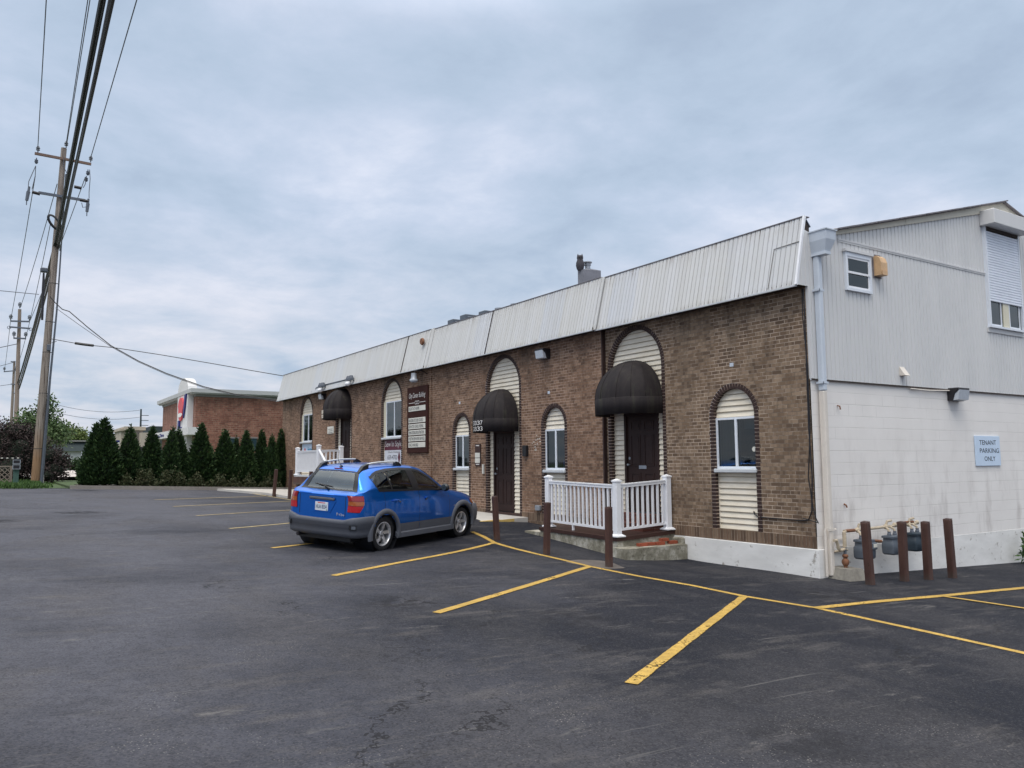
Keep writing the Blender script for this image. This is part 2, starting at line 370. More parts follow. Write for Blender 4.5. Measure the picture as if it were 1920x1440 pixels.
def asphalt_mat():
    m, t, b = mat('worn sealed asphalt', (0.05, 0.05, 0.055), 0.8, 0, 0.14)
    pos = t.coord(); o = t.sep(pos)
    # nearness to the building: fresh sealer there, worn grey lane further out
    n_big = t.noise(pos, 0.22, 5, 0.6)
    lane = t.math('ADD', t.math('MULTIPLY', o[0], -0.085), t.math('ADD', t.math('MULTIPLY', t.math('SUBTRACT', n_big, 0.5), 1.6), t.math('MULTIPLY', t.math('SUBTRACT', o[1], 4.0), 0.022)))
    lane = t.ramp(lane, [(0.30, 0.0), (0.90, 1.0)])
    c = t.mix(lane, (0.0175, 0.0198, 0.0290), (0.096, 0.098, 0.118))
    big = t.noise(t.mapping(pos, (1, 0.5, 1), rot=(0, 0, 0.3)), 0.55, 8, 0.7)
    c = t.mix(t.ramp(big, [(0.47, 0.0), (0.60, 0.36)]), c, (0.100, 0.096, 0.099))
    dk = t.noise(t.mapping(pos, (0.6, 1.2, 1), loc=(7, 3, 0)), 0.4, 6, 0.65)
    c = t.mix(t.ramp(dk, [(0.50, 0.0), (0.66, 0.42)]), c, (0.013, 0.0150, 0.022))
    # dusty smears left by tyres and water
    sm = t.noise(t.mapping(pos, (0.8, 2.6, 1), rot=(0, 0, -0.5)), 0.9, 7, 0.75)
    c = t.mix(t.ramp(sm, [(0.54, 0.0), (0.66, 0.42)]), c, (0.130, 0.121, 0.117))
    mid = t.noise(pos, 7.0, 5, 0.7)
    c = t.mix(t.ramp(mid, [(0.35, 0.22), (0.55, 0.0)]), c, (0.012, 0.013, 0.017))
    # stone grain everywhere, worn-through patches of pale chips here and there
    grain = t.white(t.vor(pos, 75, out='Position'))
    c = t.mix(t.ramp(grain, [(0.0, 0.45), (0.45, 0.0)]), c, (0.008, 0.008, 0.010))
    c = t.mix(t.ramp(grain, [(0.80, 0.0), (1.0, 0.22)]), c, (0.17, 0.16, 0.155))
    chips = t.ramp(t.vor(pos, 48), [(0.14, 1.0), (0.30, 0.0)])
    wear = t.ramp(t.noise(pos, 0.9, 7, 0.8), [(0.53, 0.0), (0.66, 1.0)])
    fleck = t.math('MULTIPLY', chips, t.math('ADD', t.math('MULTIPLY', wear, 0.62), 0.05))
    fleck = t.math('MULTIPLY', fleck, t.ramp(t.white(t.vor(pos, 48, out='Position')), [(0.3, 0.0), (0.9, 1.0)]))
    c = t.mix(fleck, c, (0.50, 0.47, 0.43))
    sc = t.math('MULTIPLY', t.ramp(t.noise(t.mapping(pos, (1.2, 5, 1), rot=(0, 0, 0.55)), 0.8, 7, 0.82), [(0.60, 0.0), (0.70, 0.75)]), t.ramp(t.noise(pos, 0.45, 3), [(0.42, 0), (0.55, 1)]))
    c = t.mix(sc, c, (0.20, 0.19, 0.18))
    # thin scrapes and tyre scuffs, and a few dark drips in the bays
    for rot, sc_, th in ((0.75, 1.1, 0.66), (-0.25, 0.8, 0.67), (0.35, 1.6, 0.68)):
        ln = t.ramp(t.noise(t.mapping(pos, (0.35, 9.0, 1), rot=(0, 0, rot), loc=(sc_ * 3, 0, 0)), sc_, 3, 0.6), [(th, 0.0), (th + 0.05, 0.55)])
        ln = t.math('MULTIPLY', ln, t.ramp(t.noise(pos, 0.6 * sc_, 2), [(0.50, 0.0), (0.60, 1.0)]))
        c = t.mix(ln, c, (0.17, 0.165, 0.16))
    dr = t.math('MULTIPLY', t.ramp(t.vor(t.mapping(pos, (0.6, 0.6, 1), loc=(0.3, 0.8, 0)), 0.55), [(0.10, 0.8), (0.24, 0.0)]), t.ramp(t.noise(pos, 5.0, 4), [(0.42, 0.0), (0.55, 1.0)]))
    c = t.mix(dr, c, (0.010, 0.010, 0.012))
    # hairline cracks
    cw = t.math('ADD', t.math('MULTIPLY', t.noise(pos, 2.0, 4), 0.5), 0.0)
    warp = t.new('ShaderNodeVectorMath', operation='ADD'); t.put(warp.inputs[0], pos); t.put(warp.inputs[1], t.noise(pos, 1.3, 5, 0.7, out=1))
    cr = t.math('LESS_THAN', t.vor(warp.outputs[0], 0.17, 'DISTANCE_TO_EDGE'), 0.0020)
    cr = t.math('MULTIPLY', cr, t.ramp(t.noise(pos, 0.35, 2), [(0.46, 0.0), (0.54, 1.0)]))
    c = t.mix(t.math('MULTIPLY', cr, 0.75), c, (0.014, 0.014, 0.016))
    t.put(b.inputs['Base Color'], c)
    t.put(b.inputs['Roughness'], t.ramp(big, [(0.3, 0.66), (0.7, 0.88)]))
    h = t.math('ADD', t.noise(pos, 130, 3, 0.7), t.math('MULTIPLY', t.noise(pos, 22, 4), 0.7))
    t.put(b.inputs['Normal'], t.bump(h, 0.8, 0.014))
    return m
M['asphalt'] = asphalt_mat()

def paint_mat(name, col):
    m, t, b = mat(name, col, 0.7, 0, 0.3)
    pos = t.coord(); u = t.sep(t.coord('UV'))[0]
    n = t.noise(pos, 26, 5, 0.75); n2 = t.noise(pos, 2.1, 5); n3 = t.noise(pos, 9, 5, 0.7)
    c = t.ramp(n2, [(0.3, tuple(x * 0.70 for x in col)), (0.7, col)])
    c = t.mix(t.ramp(n3, [(0.42, 0.35), (0.6, 0.0)]), c, tuple(x * 0.35 for x in col))
    t.put(b.inputs['Base Color'], c)
    t.put(b.inputs['Normal'], t.bump(t.noise(pos, 120, 3), 0.5, 0.01))
    edge = t.math('ABSOLUTE', t.math('SUBTRACT', u, 0.5))
    rag = t.math('ADD', t.math('MULTIPLY', n, 0.30), t.math('MULTIPLY', n3, 0.22))
    off = t.math('GREATER_THAN', t.math('ADD', edge, rag), 0.735)
    worn = t.math('GREATER_THAN', t.math('ADD', t.math('MULTIPLY', n, 0.6), t.math('MULTIPLY', n2, 0.4)), 0.585)
    chips = t.math('GREATER_THAN', t.math('SUBTRACT', t.white(t.vor(pos, 60, out='Position')), t.vor(pos, 60)), 0.72)
    gone = t.math('MAXIMUM', t.math('MAXIMUM', off, worn), chips)
    tr = t.new('ShaderNodeBsdfTransparent'); mx = t.new('ShaderNodeMixShader'); t.put(mx.inputs[0], t.math('MULTIPLY', gone, 0.85))
    t.l.new(b.outputs[0], mx.inputs[1]); t.l.new(tr.outputs[0], mx.inputs[2]); t.l.new(mx.outputs[0], t.n['Material Output'].inputs[0])
    return m
M['yellow'] = paint_mat('yellow road paint', srgb(204, 168, 86))
M['pale_line'] = paint_mat('faded yellow road paint', srgb(188, 170, 124))
M['pale_yellow'] = weathered('worn yellow kerb paint', srgb(206, 176, 104), 0.8, 0.25, 12)
M['lawn'] = weathered('lawn', (0.045, 0.075, 0.022), 0.9, 0.45, 1.2, bump=0.6)
M['soil'] = weathered('mulch and soil', (0.045, 0.038, 0.028), 0.95, 0.4, 2, bump=0.6)
M['arbor'] = leaf_mat('arborvitae foliage', (0.010, 0.026, 0.010), (0.030, 0.064, 0.020), (0.075, 0.118, 0.034))
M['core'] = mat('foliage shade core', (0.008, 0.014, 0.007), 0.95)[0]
M['purple'] = leaf_mat('purple brown foliage', (0.020, 0.015, 0.016), (0.045, 0.030, 0.029), (0.085, 0.058, 0.050))
M['green'] = leaf_mat('green foliage', (0.040, 0.075, 0.030), (0.075, 0.125, 0.045), (0.16, 0.21, 0.10))
M['lime'] = leaf_mat('yellow green foliage', (0.075, 0.11, 0.030), (0.12, 0.16, 0.045), (0.20, 0.23, 0.075))
M['weed'] = leaf_mat('weeds', (0.022, 0.034, 0.014), (0.046, 0.056, 0.022), (0.095, 0.080, 0.045))
M['grass'] = leaf_mat('grass blades', (0.035, 0.070, 0.018), (0.06, 0.12, 0.03), (0.12, 0.19, 0.05))
M['bark'] = weathered('bark', (0.06, 0.045, 0.035), 0.95, 0.4, 8, bump=0.6)

# ------------------------------------------------------------------ mesh builder
class MB:
    def __init__(s):
        s.v = []; s.f = []; s.m = []; s.mi = 0
    def add(s, vs, fs):
        o = len(s.v); s.v += [tuple(x) for x in vs]
        for f in fs:
            s.f.append([o + i for i in f]); s.m.append(s.mi)
        return s
    def quad(s, a, b, c, d): return s.add([a, b, c, d], [(0, 1, 2, 3)])
    def box(s, x0, x1, y0, y1, z0, z1):
        return s.add([(x0, y0, z0), (x1, y0, z0), (x1, y1, z0), (x0, y1, z0), (x0, y0, z1), (x1, y0, z1), (x1, y1, z1), (x0, y1, z1)],
                     [(3, 2, 1, 0), (4, 5, 6, 7), (0, 1, 5, 4), (1, 2, 6, 5), (2, 3, 7, 6), (3, 0, 4, 7)])
    def obox(s, c, a, b, d):
        c, a, b, d = map(Vector, (c, a, b, d))
        if a.cross(b).dot(d) < 0: a = -a
        P = [c + a * i + b * j + d * k for k in (-1, 1) for i, j in ((-1, -1), (1, -1), (1, 1), (-1, 1))]
        return s.add(P, [(3, 2, 1, 0), (4, 5, 6, 7), (0, 1, 5, 4), (1, 2, 6, 5), (2, 3, 7, 6), (3, 0, 4, 7)])
    def bbox(s, x0, x1, y0, y1, z0, z1, b=0.01):
        """box with chamfered vertical and top edges"""
        def ring(i, z): return [(x0 + i + b, y0 + i, z), (x1 - i - b, y0 + i, z), (x1 - i, y0 + i + b, z), (x1 - i, y1 - i - b, z), (x1 - i - b, y1 - i, z), (x0 + i + b, y1 - i, z), (x0 + i, y1 - i - b, z), (x0 + i, y0 + i + b, z)]
        vs = ring(b, z0) + ring(0, z0 + b) + ring(0, z1 - b) + ring(b, z1)
        fs = [tuple(range(7, -1, -1)), tuple(range(24, 32))]
        for r in range(3):
            for i in range(8):
                j = (i + 1) % 8; fs.append((r * 8 + i, r * 8 + j, r * 8 + 8 + j, r * 8 + 8 + i))
        return s.add(vs, fs)
    def prism(s, pts, d):
        """closed polygon pts (3D, planar) swept by d"""
        d = Vector(d); n = len(pts); P = [Vector(p) for p in pts]
        nn = Vector((0, 0, 0))
        for i in range(n): nn += P[i].cross(P[(i + 1) % n])
        if nn.dot(d) > 0: P.reverse()
        vs = P + [p + d for p in P]
        fs = [tuple(range(n)), tuple(range(2 * n - 1, n - 1, -1))]
        for i in range(n):
            j = (i + 1) % n; fs.append((j, i, n + i, n + j))
        return s.add(vs, fs)
    def tube(s, pts, r, n=8, cap=True):
        P = [Vector(p) for p in pts]; R = r if isinstance(r, (list, tuple)) else [r] * len(P)
        up = Vector((0, 0, 1)); vs = []; fs = []
        t0 = (P[1] - P[0]).normalized()
        a = t0.cross(up)
        if a.length < 0.05: a = t0.cross(Vector((1, 0, 0)))
        a.normalize()
        for i, p in enumerate(P):
            t = (P[min(i + 1, len(P) - 1)] - P[max(i - 1, 0)]).normalized()
            a = (a - t * a.dot(t)).normalized(); b = t.cross(a)
            for k in range(n):
                w = 2 * pi * k / n; vs.append(p + (a * cos(w) + b * sin(w)) * R[i])
        for i in range(len(P) - 1):
            for k in range(n):
                j = (k + 1) % n; fs.append((i * n + k, i * n + j, (i + 1) * n + j, (i + 1) * n + k))
        if cap:
            fs.append(tuple(range(n - 1, -1, -1))); fs.append(tuple(range((len(P) - 1) * n, len(P) * n)))
        return s.add(vs, fs)
    def lathe(s, prof, c=(0, 0, 0), ax='z', n=24):
        c = Vector(c); vs = []; fs = []
        for (r, h) in prof:
            for k in range(n):
                w = 2 * pi * k / n; a, b = r * cos(w), r * sin(w)
                vs.append(c + Vector({'z': (a, b, h), 'y': (b, h, a), 'x': (h, a, b)}[ax]))
        for i in range(len(prof) - 1):
            for k in range(n):
                j = (k + 1) % n; fs.append((i * n + k, i * n + j, (i + 1) * n + j, (i + 1) * n + k))
        return s.add(vs, fs)
    def ball(s, c, rx, ry, rz, n=12, m=8):
        c = Vector(c); vs = [c + Vector((0, 0, -rz))]; fs = []
        for i in range(1, m):
            t = -pi / 2 + pi * i / m
            for k in range(n):
                w = 2 * pi * k / n; vs.append(c + Vector((rx * cos(t) * cos(w), ry * cos(t) * sin(w), rz * sin(t))))
        vs.append(c + Vector((0, 0, rz)))
        for k in range(n): fs.append((0, 1 + (k + 1) % n, 1 + k))
        for i in range(m - 2):
            for k in range(n):
                j = (k + 1) % n; a = 1 + i * n; fs.append((a + k, a + j, a + n + j, a + n + k))
        a = 1 + (m - 2) * n
        for k in range(n): fs.append((a + k, a + (k + 1) % n, a + n))
        return s.add(vs, fs)
    def build(s, name, mats, parent=None, smooth=False, origin=None, local=False, flip=False):
        mats = mats if isinstance(mats, (list, tuple)) else [mats]
        mats = [M[x] if isinstance(x, str) else x for x in mats]
        if local: off = Vector((0, 0, 0))
        elif parent is not None: off = WLOC[parent.name]
        else: off = Vector(origin) if origin is not None else Vector((0, 0, 0))
        me = bpy.data.meshes.new(name)
        me.from_pydata([tuple(Vector(v) - off) for v in s.v], [], s.f)
        for x in mats: me.materials.append(x)
        if len(mats) > 1: me.polygons.foreach_set('material_index', s.m)
        if smooth: me.polygons.foreach_set('use_smooth', [True] * len(me.polygons))
        me.update()
        if smooth and smooth != 'all': me.set_sharp_from_angle(angle=radians(38))
        ob = bpy.data.objects.new(name, me); COL.objects.link(ob)
        if parent is not None:
            ob.parent = parent; WLOC[ob.name] = WLOC.get(parent.name, Vector((0, 0, 0))).copy()
        else:
            ob.location = off; WLOC[ob.name] = off.copy()
        return ob

WLOC = {}
def thing(name, label, cat, loc=(0, 0, 0), group=None):
    o = bpy.data.objects.new(name, None); COL.objects.link(o); o.location = loc; o.empty_display_size = 0.1
    WLOC[o.name] = Vector(loc); o['label'] = label; o['category'] = cat
    if group: o['group'] = group
    return o
def tag(o, label, cat=None, group=None, kind=None):
    o['label'] = label
    if cat: o['category'] = cat
    if group: o['group'] = group
    if kind: o['kind'] = kind
    return o
def struct(o, label=None, cat=None):
    o['kind'] = 'structure'
    if label: o['label'] = label
    if cat: o['category'] = cat
    return o
def dup(root, loc, label, rotz=0.0, scale=None):
    r = root.copy(); COL.objects.link(r); r.location = loc; r['label'] = label
    if rotz: r.rotation_euler.z = rotz
    if scale: r.scale = scale
    for ch in list(root.children):
        c = ch.copy(); COL.objects.link(c); c.parent = r
        for g in list(ch.children):
            d = g.copy(); COL.objects.link(d); d.parent = c
    return r

def lettering(s, width, height, base, right, up, material, parent, name='lettering', shear=0.0, bold=0.0, depth=0.002, local=False):
    """raised letters fitted into width x height; base is the lower left corner; width 0 keeps natural width"""
    cu = bpy.data.curves.new('letters', 'FONT'); cu.body = s; cu.size = 1.0; cu.extrude = 0.0; cu.shear = shear; cu.offset = bold
    cu.resolution_u = 3
    tmp = bpy.data.objects.new('letters', cu)
    me = bpy.data.meshes.new_from_object(tmp)
    bpy.data.objects.remove(tmp)
    vs = np.array([v.co[:] for v in me.vertices])
    mn, mx = vs.min(0), vs.max(0)
    sy = height / max(1e-6, (mx[1] - mn[1])); sx = width / (mx[0] - mn[0]) if width else sy
    base, right, up = Vector(base), Vector(right).normalized(), Vector(up).normalized(); nrm = right.cross(up)
    off = Vector((0, 0, 0)) if local else WLOC[parent.name]
    for v in me.vertices:
        q = base + right * ((v.co.x - mn[0]) * sx) + up * ((v.co.y - mn[1]) * sy) + nrm * depth
        v.co = q - off
    me.materials.append(M[material] if isinstance(material, str) else material)
    o = bpy.data.objects.new(name, me); COL.objects.link(o); o.parent = parent; me.name = name
    WLOC[o.name] = Vector((0, 0, 0)) if local else off.copy()
    return o

LEFTDIR = Vector((0, -1, 0))   # reading direction on the long brick front (seen from outside)
UP = Vector((0, 0, 1))
# ================================================================== GROUND AND MARKINGS
def axis(lo, hi, step, far_lo, far_hi):
    a = list(np.arange(lo, hi + 1e-6, step)); g = step
    x = hi
    while x < far_hi: g *= 1.45; x += g; a.append(min(x, far_hi))
    g = step; x = lo; b = []
    while x > far_lo: g *= 1.45; x -= g; b.append(max(x, far_lo))
    return b[::-1] + a

def sheet(name, xs, ys, lift, m, zf=None, skirt=0):
    zf = zf or ground_z; mb = MB()
    vs = [(x, y, zf(x, y) + lift) for y in ys for x in xs]; n = len(xs)
    fs = [(j * n + i, j * n + i + 1, (j + 1) * n + i + 1, (j + 1) * n + i) for j in range(len(ys) - 1) for i in range(n - 1)]
    if skirt:
        m_ = len(ys); rim = [i for i in range(n)] + [j * n + n - 1 for j in range(1, m_)] + [(m_ - 1) * n + i for i in range(n - 2, -1, -1)] + [j * n for j in range(m_ - 2, 0, -1)]
        o = len(vs); vs += [(vs[i][0], vs[i][1], vs[i][2] - skirt) for i in rim]; k = len(rim)
        fs += [(rim[i], o + i, o + (i + 1) % k, rim[(i + 1) % k]) for i in range(k)]
    mb.add(vs, fs); return mb.build(name, m, smooth='all' if not skirt else True)

struct(sheet('ground', axis(-16, 14, 0.5, -500, 500), axis(-16, 30, 0.5, -80, 900), 0.0, 'asphalt'),
       'dark worn asphalt of the parking lot in front of the brick building', 'ground')

KERB_Y = 27.0
def strip_mesh(pts, w, lift):
    """a painted line that lies on the ground along pts (xy)"""
    P = []
    for a, b in zip(pts[:-1], pts[1:]):
        a, b = Vector(a[:2]), Vector(b[:2]); n = max(1, int((b - a).length / 0.35))
        for i in range(n): P.append(a.lerp(b, i / n))
    P.append(Vector(pts[-1][:2]))
    mb = MB(); vs = []
    for i, p in enumerate(P):
        t = (P[min(i + 1, len(P) - 1)] - P[max(0, i - 1)]).normalized(); nrm = Vector((-t.y, t.x))
        k = w / 2 * (1 + 0.06 * sin(i * 2.3))
        for sgn in (-1, 1):
            q = p + nrm * k * sgn; vs.append((q.x, q.y, ground_z(q.x, q.y) + lift))
    mb.add(vs, [(2 * i, 2 * i + 2, 2 * i + 3, 2 * i + 1) for i in range(len(P) - 1)])
    return mb

def marking(px, w, lift, label, m='yellow'):
    pts = [on_ground(p) for p in px]
    o = strip_mesh(pts, w * 1.12, lift).build('parking_stripe', m)
    uv = o.data.uv_layers.new(name='across')
    for lp in o.data.loops: uv.data[lp.index].uv = (lp.vertex_index % 2, 0.0)
    struct(o, label, 'parking stripe'); o['group'] = 'painted lines of the parking lot'
    return o

for px, lab in [
    (((1183, 1283), (1394, 1120)), 'thick yellow parking stripe nearest the bottom of the photo, ending at the long base line'),
    (((818, 1150), (1105, 1063)), 'yellow parking stripe meeting the base line beside the porch bollard'),
    (((625, 1080), (927, 1018)), 'yellow parking stripe along the driver side of the blue car'),
    (((510, 1028), (655, 1009.5), (742, 990)), 'yellow parking stripe running underneath the blue car')]:
    marking(px, 0.105, 0.008, lab)
for px, lab in [
    (((430, 991.5), (552, 980.5), (640, 967)), 'faded yellow parking stripe just behind the blue car, nearest of the far row'),
    (((368, 967.3), (552, 956.5), (640, 949)), 'faded yellow parking stripe, second of the far row beyond the blue car'),
    (((325, 950), (545, 940)), 'faded yellow parking stripe, third of the far row beyond the blue car'),
    (((290, 937.5), (505, 930.2)), 'faded yellow parking stripe, fourth and farthest of the row before the hedge')]:
    marking(px, 0.10, 0.008, lab, 'pale_line')
marking(((885, 997), (906, 1006), (928, 1018), (966, 1029), (1007, 1039), (1060, 1051), (1105, 1062), (1200, 1081), (1298, 1098), (1395, 1118), (1530, 1140), (1720, 1181), (1990, 1240)), 0.10, 0.004,
        'long yellow base line bending along the bollards to the right edge')
marking(((1527, 1141), (1640, 1129), (1770, 1117.5), (1990, 1096)), 0.12, 0.008, 'yellow line running right from the base line in front of the gas meter bollards')
marking(((1768, 1119), (1850, 1131), (1990, 1152)), 0.09, 0.012, 'short yellow line branching off at the right edge of the lot')
marking(((440, 922), (470, 925), (512, 932), (553, 938.5), (640, 953)), 0.10, 0.004, 'faded yellow line in front of the two far brown bollards', 'pale_line')

# bare concrete collar around the porch bollard
mb = MB(); c = on_ground((1120, 1058)); ring = [(c.x + 0.40 * cos(a) * (1 + 0.25 * sin(3 * a)), c.y + 0.62 * sin(a) * (1 + 0.15 * cos(2 * a))) for a in np.linspace(0, 2 * pi, 20)[:-1]]
mb.add([(x, y, ground_z(x, y) + 0.003) for x, y in ring], [tuple(range(len(ring)))])
struct(mb.build('concrete_patch', weathered('bare concrete patch', srgb(92, 86, 82), 0.9, 0.35, 4)), 'bare concrete patch in the asphalt round the bollard before the porch', 'ground patch')

# kerb and planting bed along the far end, lawn and drive beyond
kl, kr = on_ground((128, 917)), on_ground((475, 917))
mb = MB(); xs = np.arange(-9.0, 0.6, 0.5)
for a, b in zip(xs[:-1], xs[1:]):
    za, zb = ground_z(a, KERB_Y), ground_z(b, KERB_Y)
    mb.add([(a, KERB_Y, za - .1), (b, KERB_Y, zb - .1), (b, KERB_Y + .18, zb - .1), (a, KERB_Y + .18, za - .1), (a, KERB_Y, za + .14), (b, KERB_Y, zb + .14), (b, KERB_Y + .18, zb + .14), (a, KERB_Y + .18, za + .14)],
           [(4, 5, 6, 7), (0, 1, 5, 4), (2, 3, 7, 6)])
mb.add([(-9, KERB_Y, .4), (-9, KERB_Y + .18, .4), (-9, KERB_Y + .18, ground_z(-9, KERB_Y) + .14), (-9, KERB_Y, ground_z(-9, KERB_Y) + .14)], [(3, 2, 1, 0)])
struct(mb.build('kerb', 'kerb'), 'low concrete kerb along the foot of the conifer row', 'kerb')
struct(sheet('lawn', list(np.arange(-90, -9.5, 1.0)) + [-9.0], [27.6, 28.5, 30, 33, 38, 46, 60, 90, 140], 0.012, 'lawn'), 'lawn at the foot of the utility pole', 'lawn')
struct(sheet('lawn', [-9.0, -8, -6, -4, 0, 6, 20, 60], [KERB_Y + .181, 28.5, 30, 33, 38, 46, 60, 90, 140], 0.09, 'lawn', skirt=.3), 'lawn behind the conifer row', 'lawn')
struct(sheet('planting_bed', list(np.arange(-8.6, 0.4, 0.6)), [KERB_Y + .185, 28.0, 29.2, 30.6], 0.115, 'soil', skirt=.3), 'mulched bed under the conifer row', 'planting bed')
a_, b_ = on_ground((103, 896)), on_ground((150, 893))
mb = MB()
z0 = 1.02
mb.add([(-11.4, 41, 0.86 + z0 * 0), (-5.2, 41, 0.86), (-4.0, 66, 1.05), (-16, 66, 1.05)], [(0, 1, 2, 3)])
struct(mb.build('driveway', 'drive'), 'pale concrete driveway between the purple shrub and the conifers', 'driveway')

# slabs along the front
def slab(name, px, z_top_extra, thick, m, label, cat='slab', edge=None):
    pts = [on_ground(p) for p in px]
    mb = MB(); P = [(p.x, p.y, ground_z(p.x, p.y) + z_top_extra) for p in pts]
    mb.prism([(x, y, z - thick) for x, y, z in P], (0, 0, thick))
    return struct(mb.build(name, m), label, cat)
g_ = lambda x, y: ground_z(x, y)
mb = MB()
P = [(-1.66, 8.50), (-0.081, 8.46), (-0.081, 11.4), (-1.66, 11.4)]
def slz(x, y): return .080 + .036 * (x + .08) + .012 * (y - 8.5)
P = [(x, y, slz(x, y)) for x, y in P]
mb.prism([(x, y, z - .25) for x, y, z in P], (0, 0, .25))
struct(mb.build('entrance_slab', 'slab'), 'pale concrete slab at the foot of the middle door', 'slab')
mb = MB(); mb.prism([(-1.655, 8.502, slz(-1.66, 8.5) + .001), (-.9, 8.482, slz(-.9, 8.5) + .001), (-.9, 8.59, slz(-.9, 8.6) + .001), (-1.655, 8.61, slz(-1.66, 8.6) + .001)], (0, 0, .004)); mb.prism([(-1.655, 8.4985, slz(-1.655, 8.5) - .09), (-.5, 8.469, slz(-.5, 8.5) - .07), (-.5, 8.469, slz(-.5, 8.5)), (-1.655, 8.4985, slz(-1.655, 8.5))], (0, -.004, 0))
o = mb.build('kerb_paint', 'pale_yellow'); struct(o, 'yellow painted front edge of the entrance slab', 'painted edge')
mb = MB()
P = [(-3.6, 26.6), (-0.12, 26.6), (-0.12, 20.4), (-2.2, 20.4), (-2.4, 23.6)]
P = [(x, y, g_(x, y) + .09) for x, y in P]
mb.prism([(x, y, z - .25) for x, y, z in P], (0, 0, .25))
struct(mb.build('sidewalk', 'slab'), 'pale concrete walk at the far corner of the brick building', 'sidewalk')

# ================================================================== THE LONG BRICK BUILDING
B = thing('brick_building', 'long brown brick building with white ribbed mansard, arched openings and white gable end', 'building', (0, 0, 0))
SEG = [(0.0, 5.43, 0.0), (5.43, 13.8, -0.08), (13.8, 29.2, -0.12)]          # y0, y1, face x
ZTOP = 4.47
#            centre y, outer half width, top z, bottom z, face x
OPEN = {'w1': (1.71, .59, 2.917, .20, 0.0), 'd1': (4.412, .918, 4.418, .10, 0.0), 'w2': (7.315, .54, 2.905, .20, -.08),
        'd2': (9.645, .903, 4.385, .13, -.08), 'w3': (11.934, .543, 2.939, .20, -.08), 'w4': (16.76, .884, 4.391, .20, -.12),
        'd3': (21.27, .88, 4.40, .62, -.12), 'w5': (25.72, .87, 4.427, .62, -.12)}
BW = 0.102                                                                      # width of the dark brick surround
REC = 0.10                                                                      # how deep the fillings sit

def arch_pts(c, hw, spring, n=20):
    return [(c + hw * cos(a), spring + hw * sin(a)) for a in np.linspace(0, pi, n + 1)]

for (y0, y1, xf) in SEG:
    ops = sorted([o for k, o in OPEN.items() if y0 < o[0] < y1], key=lambda o: o[0])
    mb = MB(); y = y0; zb = 0.20
    def wallq(ya, yb, za, zb_): mb.quad((xf, yb, za), (xf, ya, za), (xf, ya, zb_), (xf, yb, zb_))
    for (c, hw, zt, z0, _) in ops:
        wallq(y, c - hw, zb, ZTOP)
        if z0 > zb: wallq(c - hw, c + hw, zb, z0)
        sp = zt - hw; A = arch_pts(c, hw, sp)
        for (ya, za), (yb, zb2) in zip(A[:-1], A[1:]):
            mb.quad((xf, ya, ZTOP), (xf, yb, ZTOP), (xf, yb, zb2), (xf, ya, za))
        y = c + hw
    wallq(y, y1, zb, ZTOP)
    # right-hand return of the step (the segment stands a little proud of the one nearer)
    if xf < 0:
        prev = 0.0 if y0 < 6 else -.08
        mb.quad((prev, y0, 0), (xf, y0, 0), (xf, y0, ZTOP), (prev, y0, ZTOP)) if False else mb.add([(prev, y0, zb), (xf, y0, zb), (xf, y0, ZTOP), (prev, y0, ZTOP)], [(0, 3, 2, 1)])
    if y1 > 29: mb.add([(xf, y1, zb), (6, y1, zb), (6, y1, ZTOP), (xf, y1, ZTOP)], [(0, 3, 2, 1)])
    mb.build('brick_wall', 'brick_a' if y0 == 0 else 'brick_b', B)
    # standing course under it
    ys = [y0] + sum([[o[0] - o[1], o[0] + o[1]] for o in ops if o[3] < .19], []) + [y1]
    for a, b in zip(ys[0::2], ys[1::2]):
        mb = MB(); mb.box(xf - .012, xf + .05, a + .001, b - .001, 0.0 if y0 == 0 else -.32, .20); mb.build('brick_base_course', 'soldier', B)
# dark vertical joint trim at the first step
mb = MB(); mb.box(-.095, -.006, 5.385, 5.428, .0, ZTOP); mb.build('corner_trim', 'surround', B)

# foundation
mb = MB(); mb.bbox(-.045, .3, -.05, 3.0, -.9, -.002, .008); mb.box(-.02, .3, 3.0, 29.2, -.9, -.002)
mb.build('foundation', 'found', B)
mb = MB(); mb.bbox(-.11, .03, 3.03, 3.30, -.7, -.03, .02); mb.build('foundation_pier', 'porch', B)

def surround(key):
    c, hw, zt, z0, xf = OPEN[key]; sp = zt - hw; r = hw - BW / 2
    mb = MB()
    # mortar bed
    A = arch_pts(c, hw - .004, sp, 40); I = arch_pts(c, hw - BW + .003, sp, 40)
    mb.mi = 1
    out = [(c + hw - .004, z0)] + A + [(c - hw + .004, z0)]; inn = [(c + hw - BW + .003, z0)] + I + [(c - hw + BW - .003, z0)]
    for i in range(len(out) - 1):
        (ya, za), (yb, zb), (yc, zc), (yd, zd) = out[i], out[i + 1], inn[i + 1], inn[i]
        mb.quad((xf + .004, ya, za), (xf + .004, yb, zb), (xf + .004, yc, zc), (xf + .004, yd, zd))
        mb.quad((xf + .004, yd, zd), (xf + .004, yc, zc), (xf + REC + .02, yc, zc), (xf + REC + .02, yd, zd))
    mb.mi = 0
    cx = xf - .004 + (REC + .004) / 2
    def bk(cy, cz, ang):
        rad = Vector((0, cos(ang), sin(ang))); tan = Vector((0, -sin(ang), cos(ang)))
        mb.obox((cx + random.uniform(-.0025, .0025), cy, cz), rad * (BW / 2 - .002), tan * .0268, (REC / 2 + .002, 0, 0))
    nz = max(1, int((sp - z0) / .0677)); 
    for s_ in (-1, 1):
        for i in range(nz):
            bk(c + s_ * r, z0 + (i + .5) * (sp - z0) / nz, 0.0)
    na = int(pi * (hw - .01) / .0677)
    for i in range(na):
        a = pi * (i + .5) / na; bk(c + r * cos(a), sp + r * sin(a), a)
    mb.build('arch_surround', ['surround', 'mortar'], B)

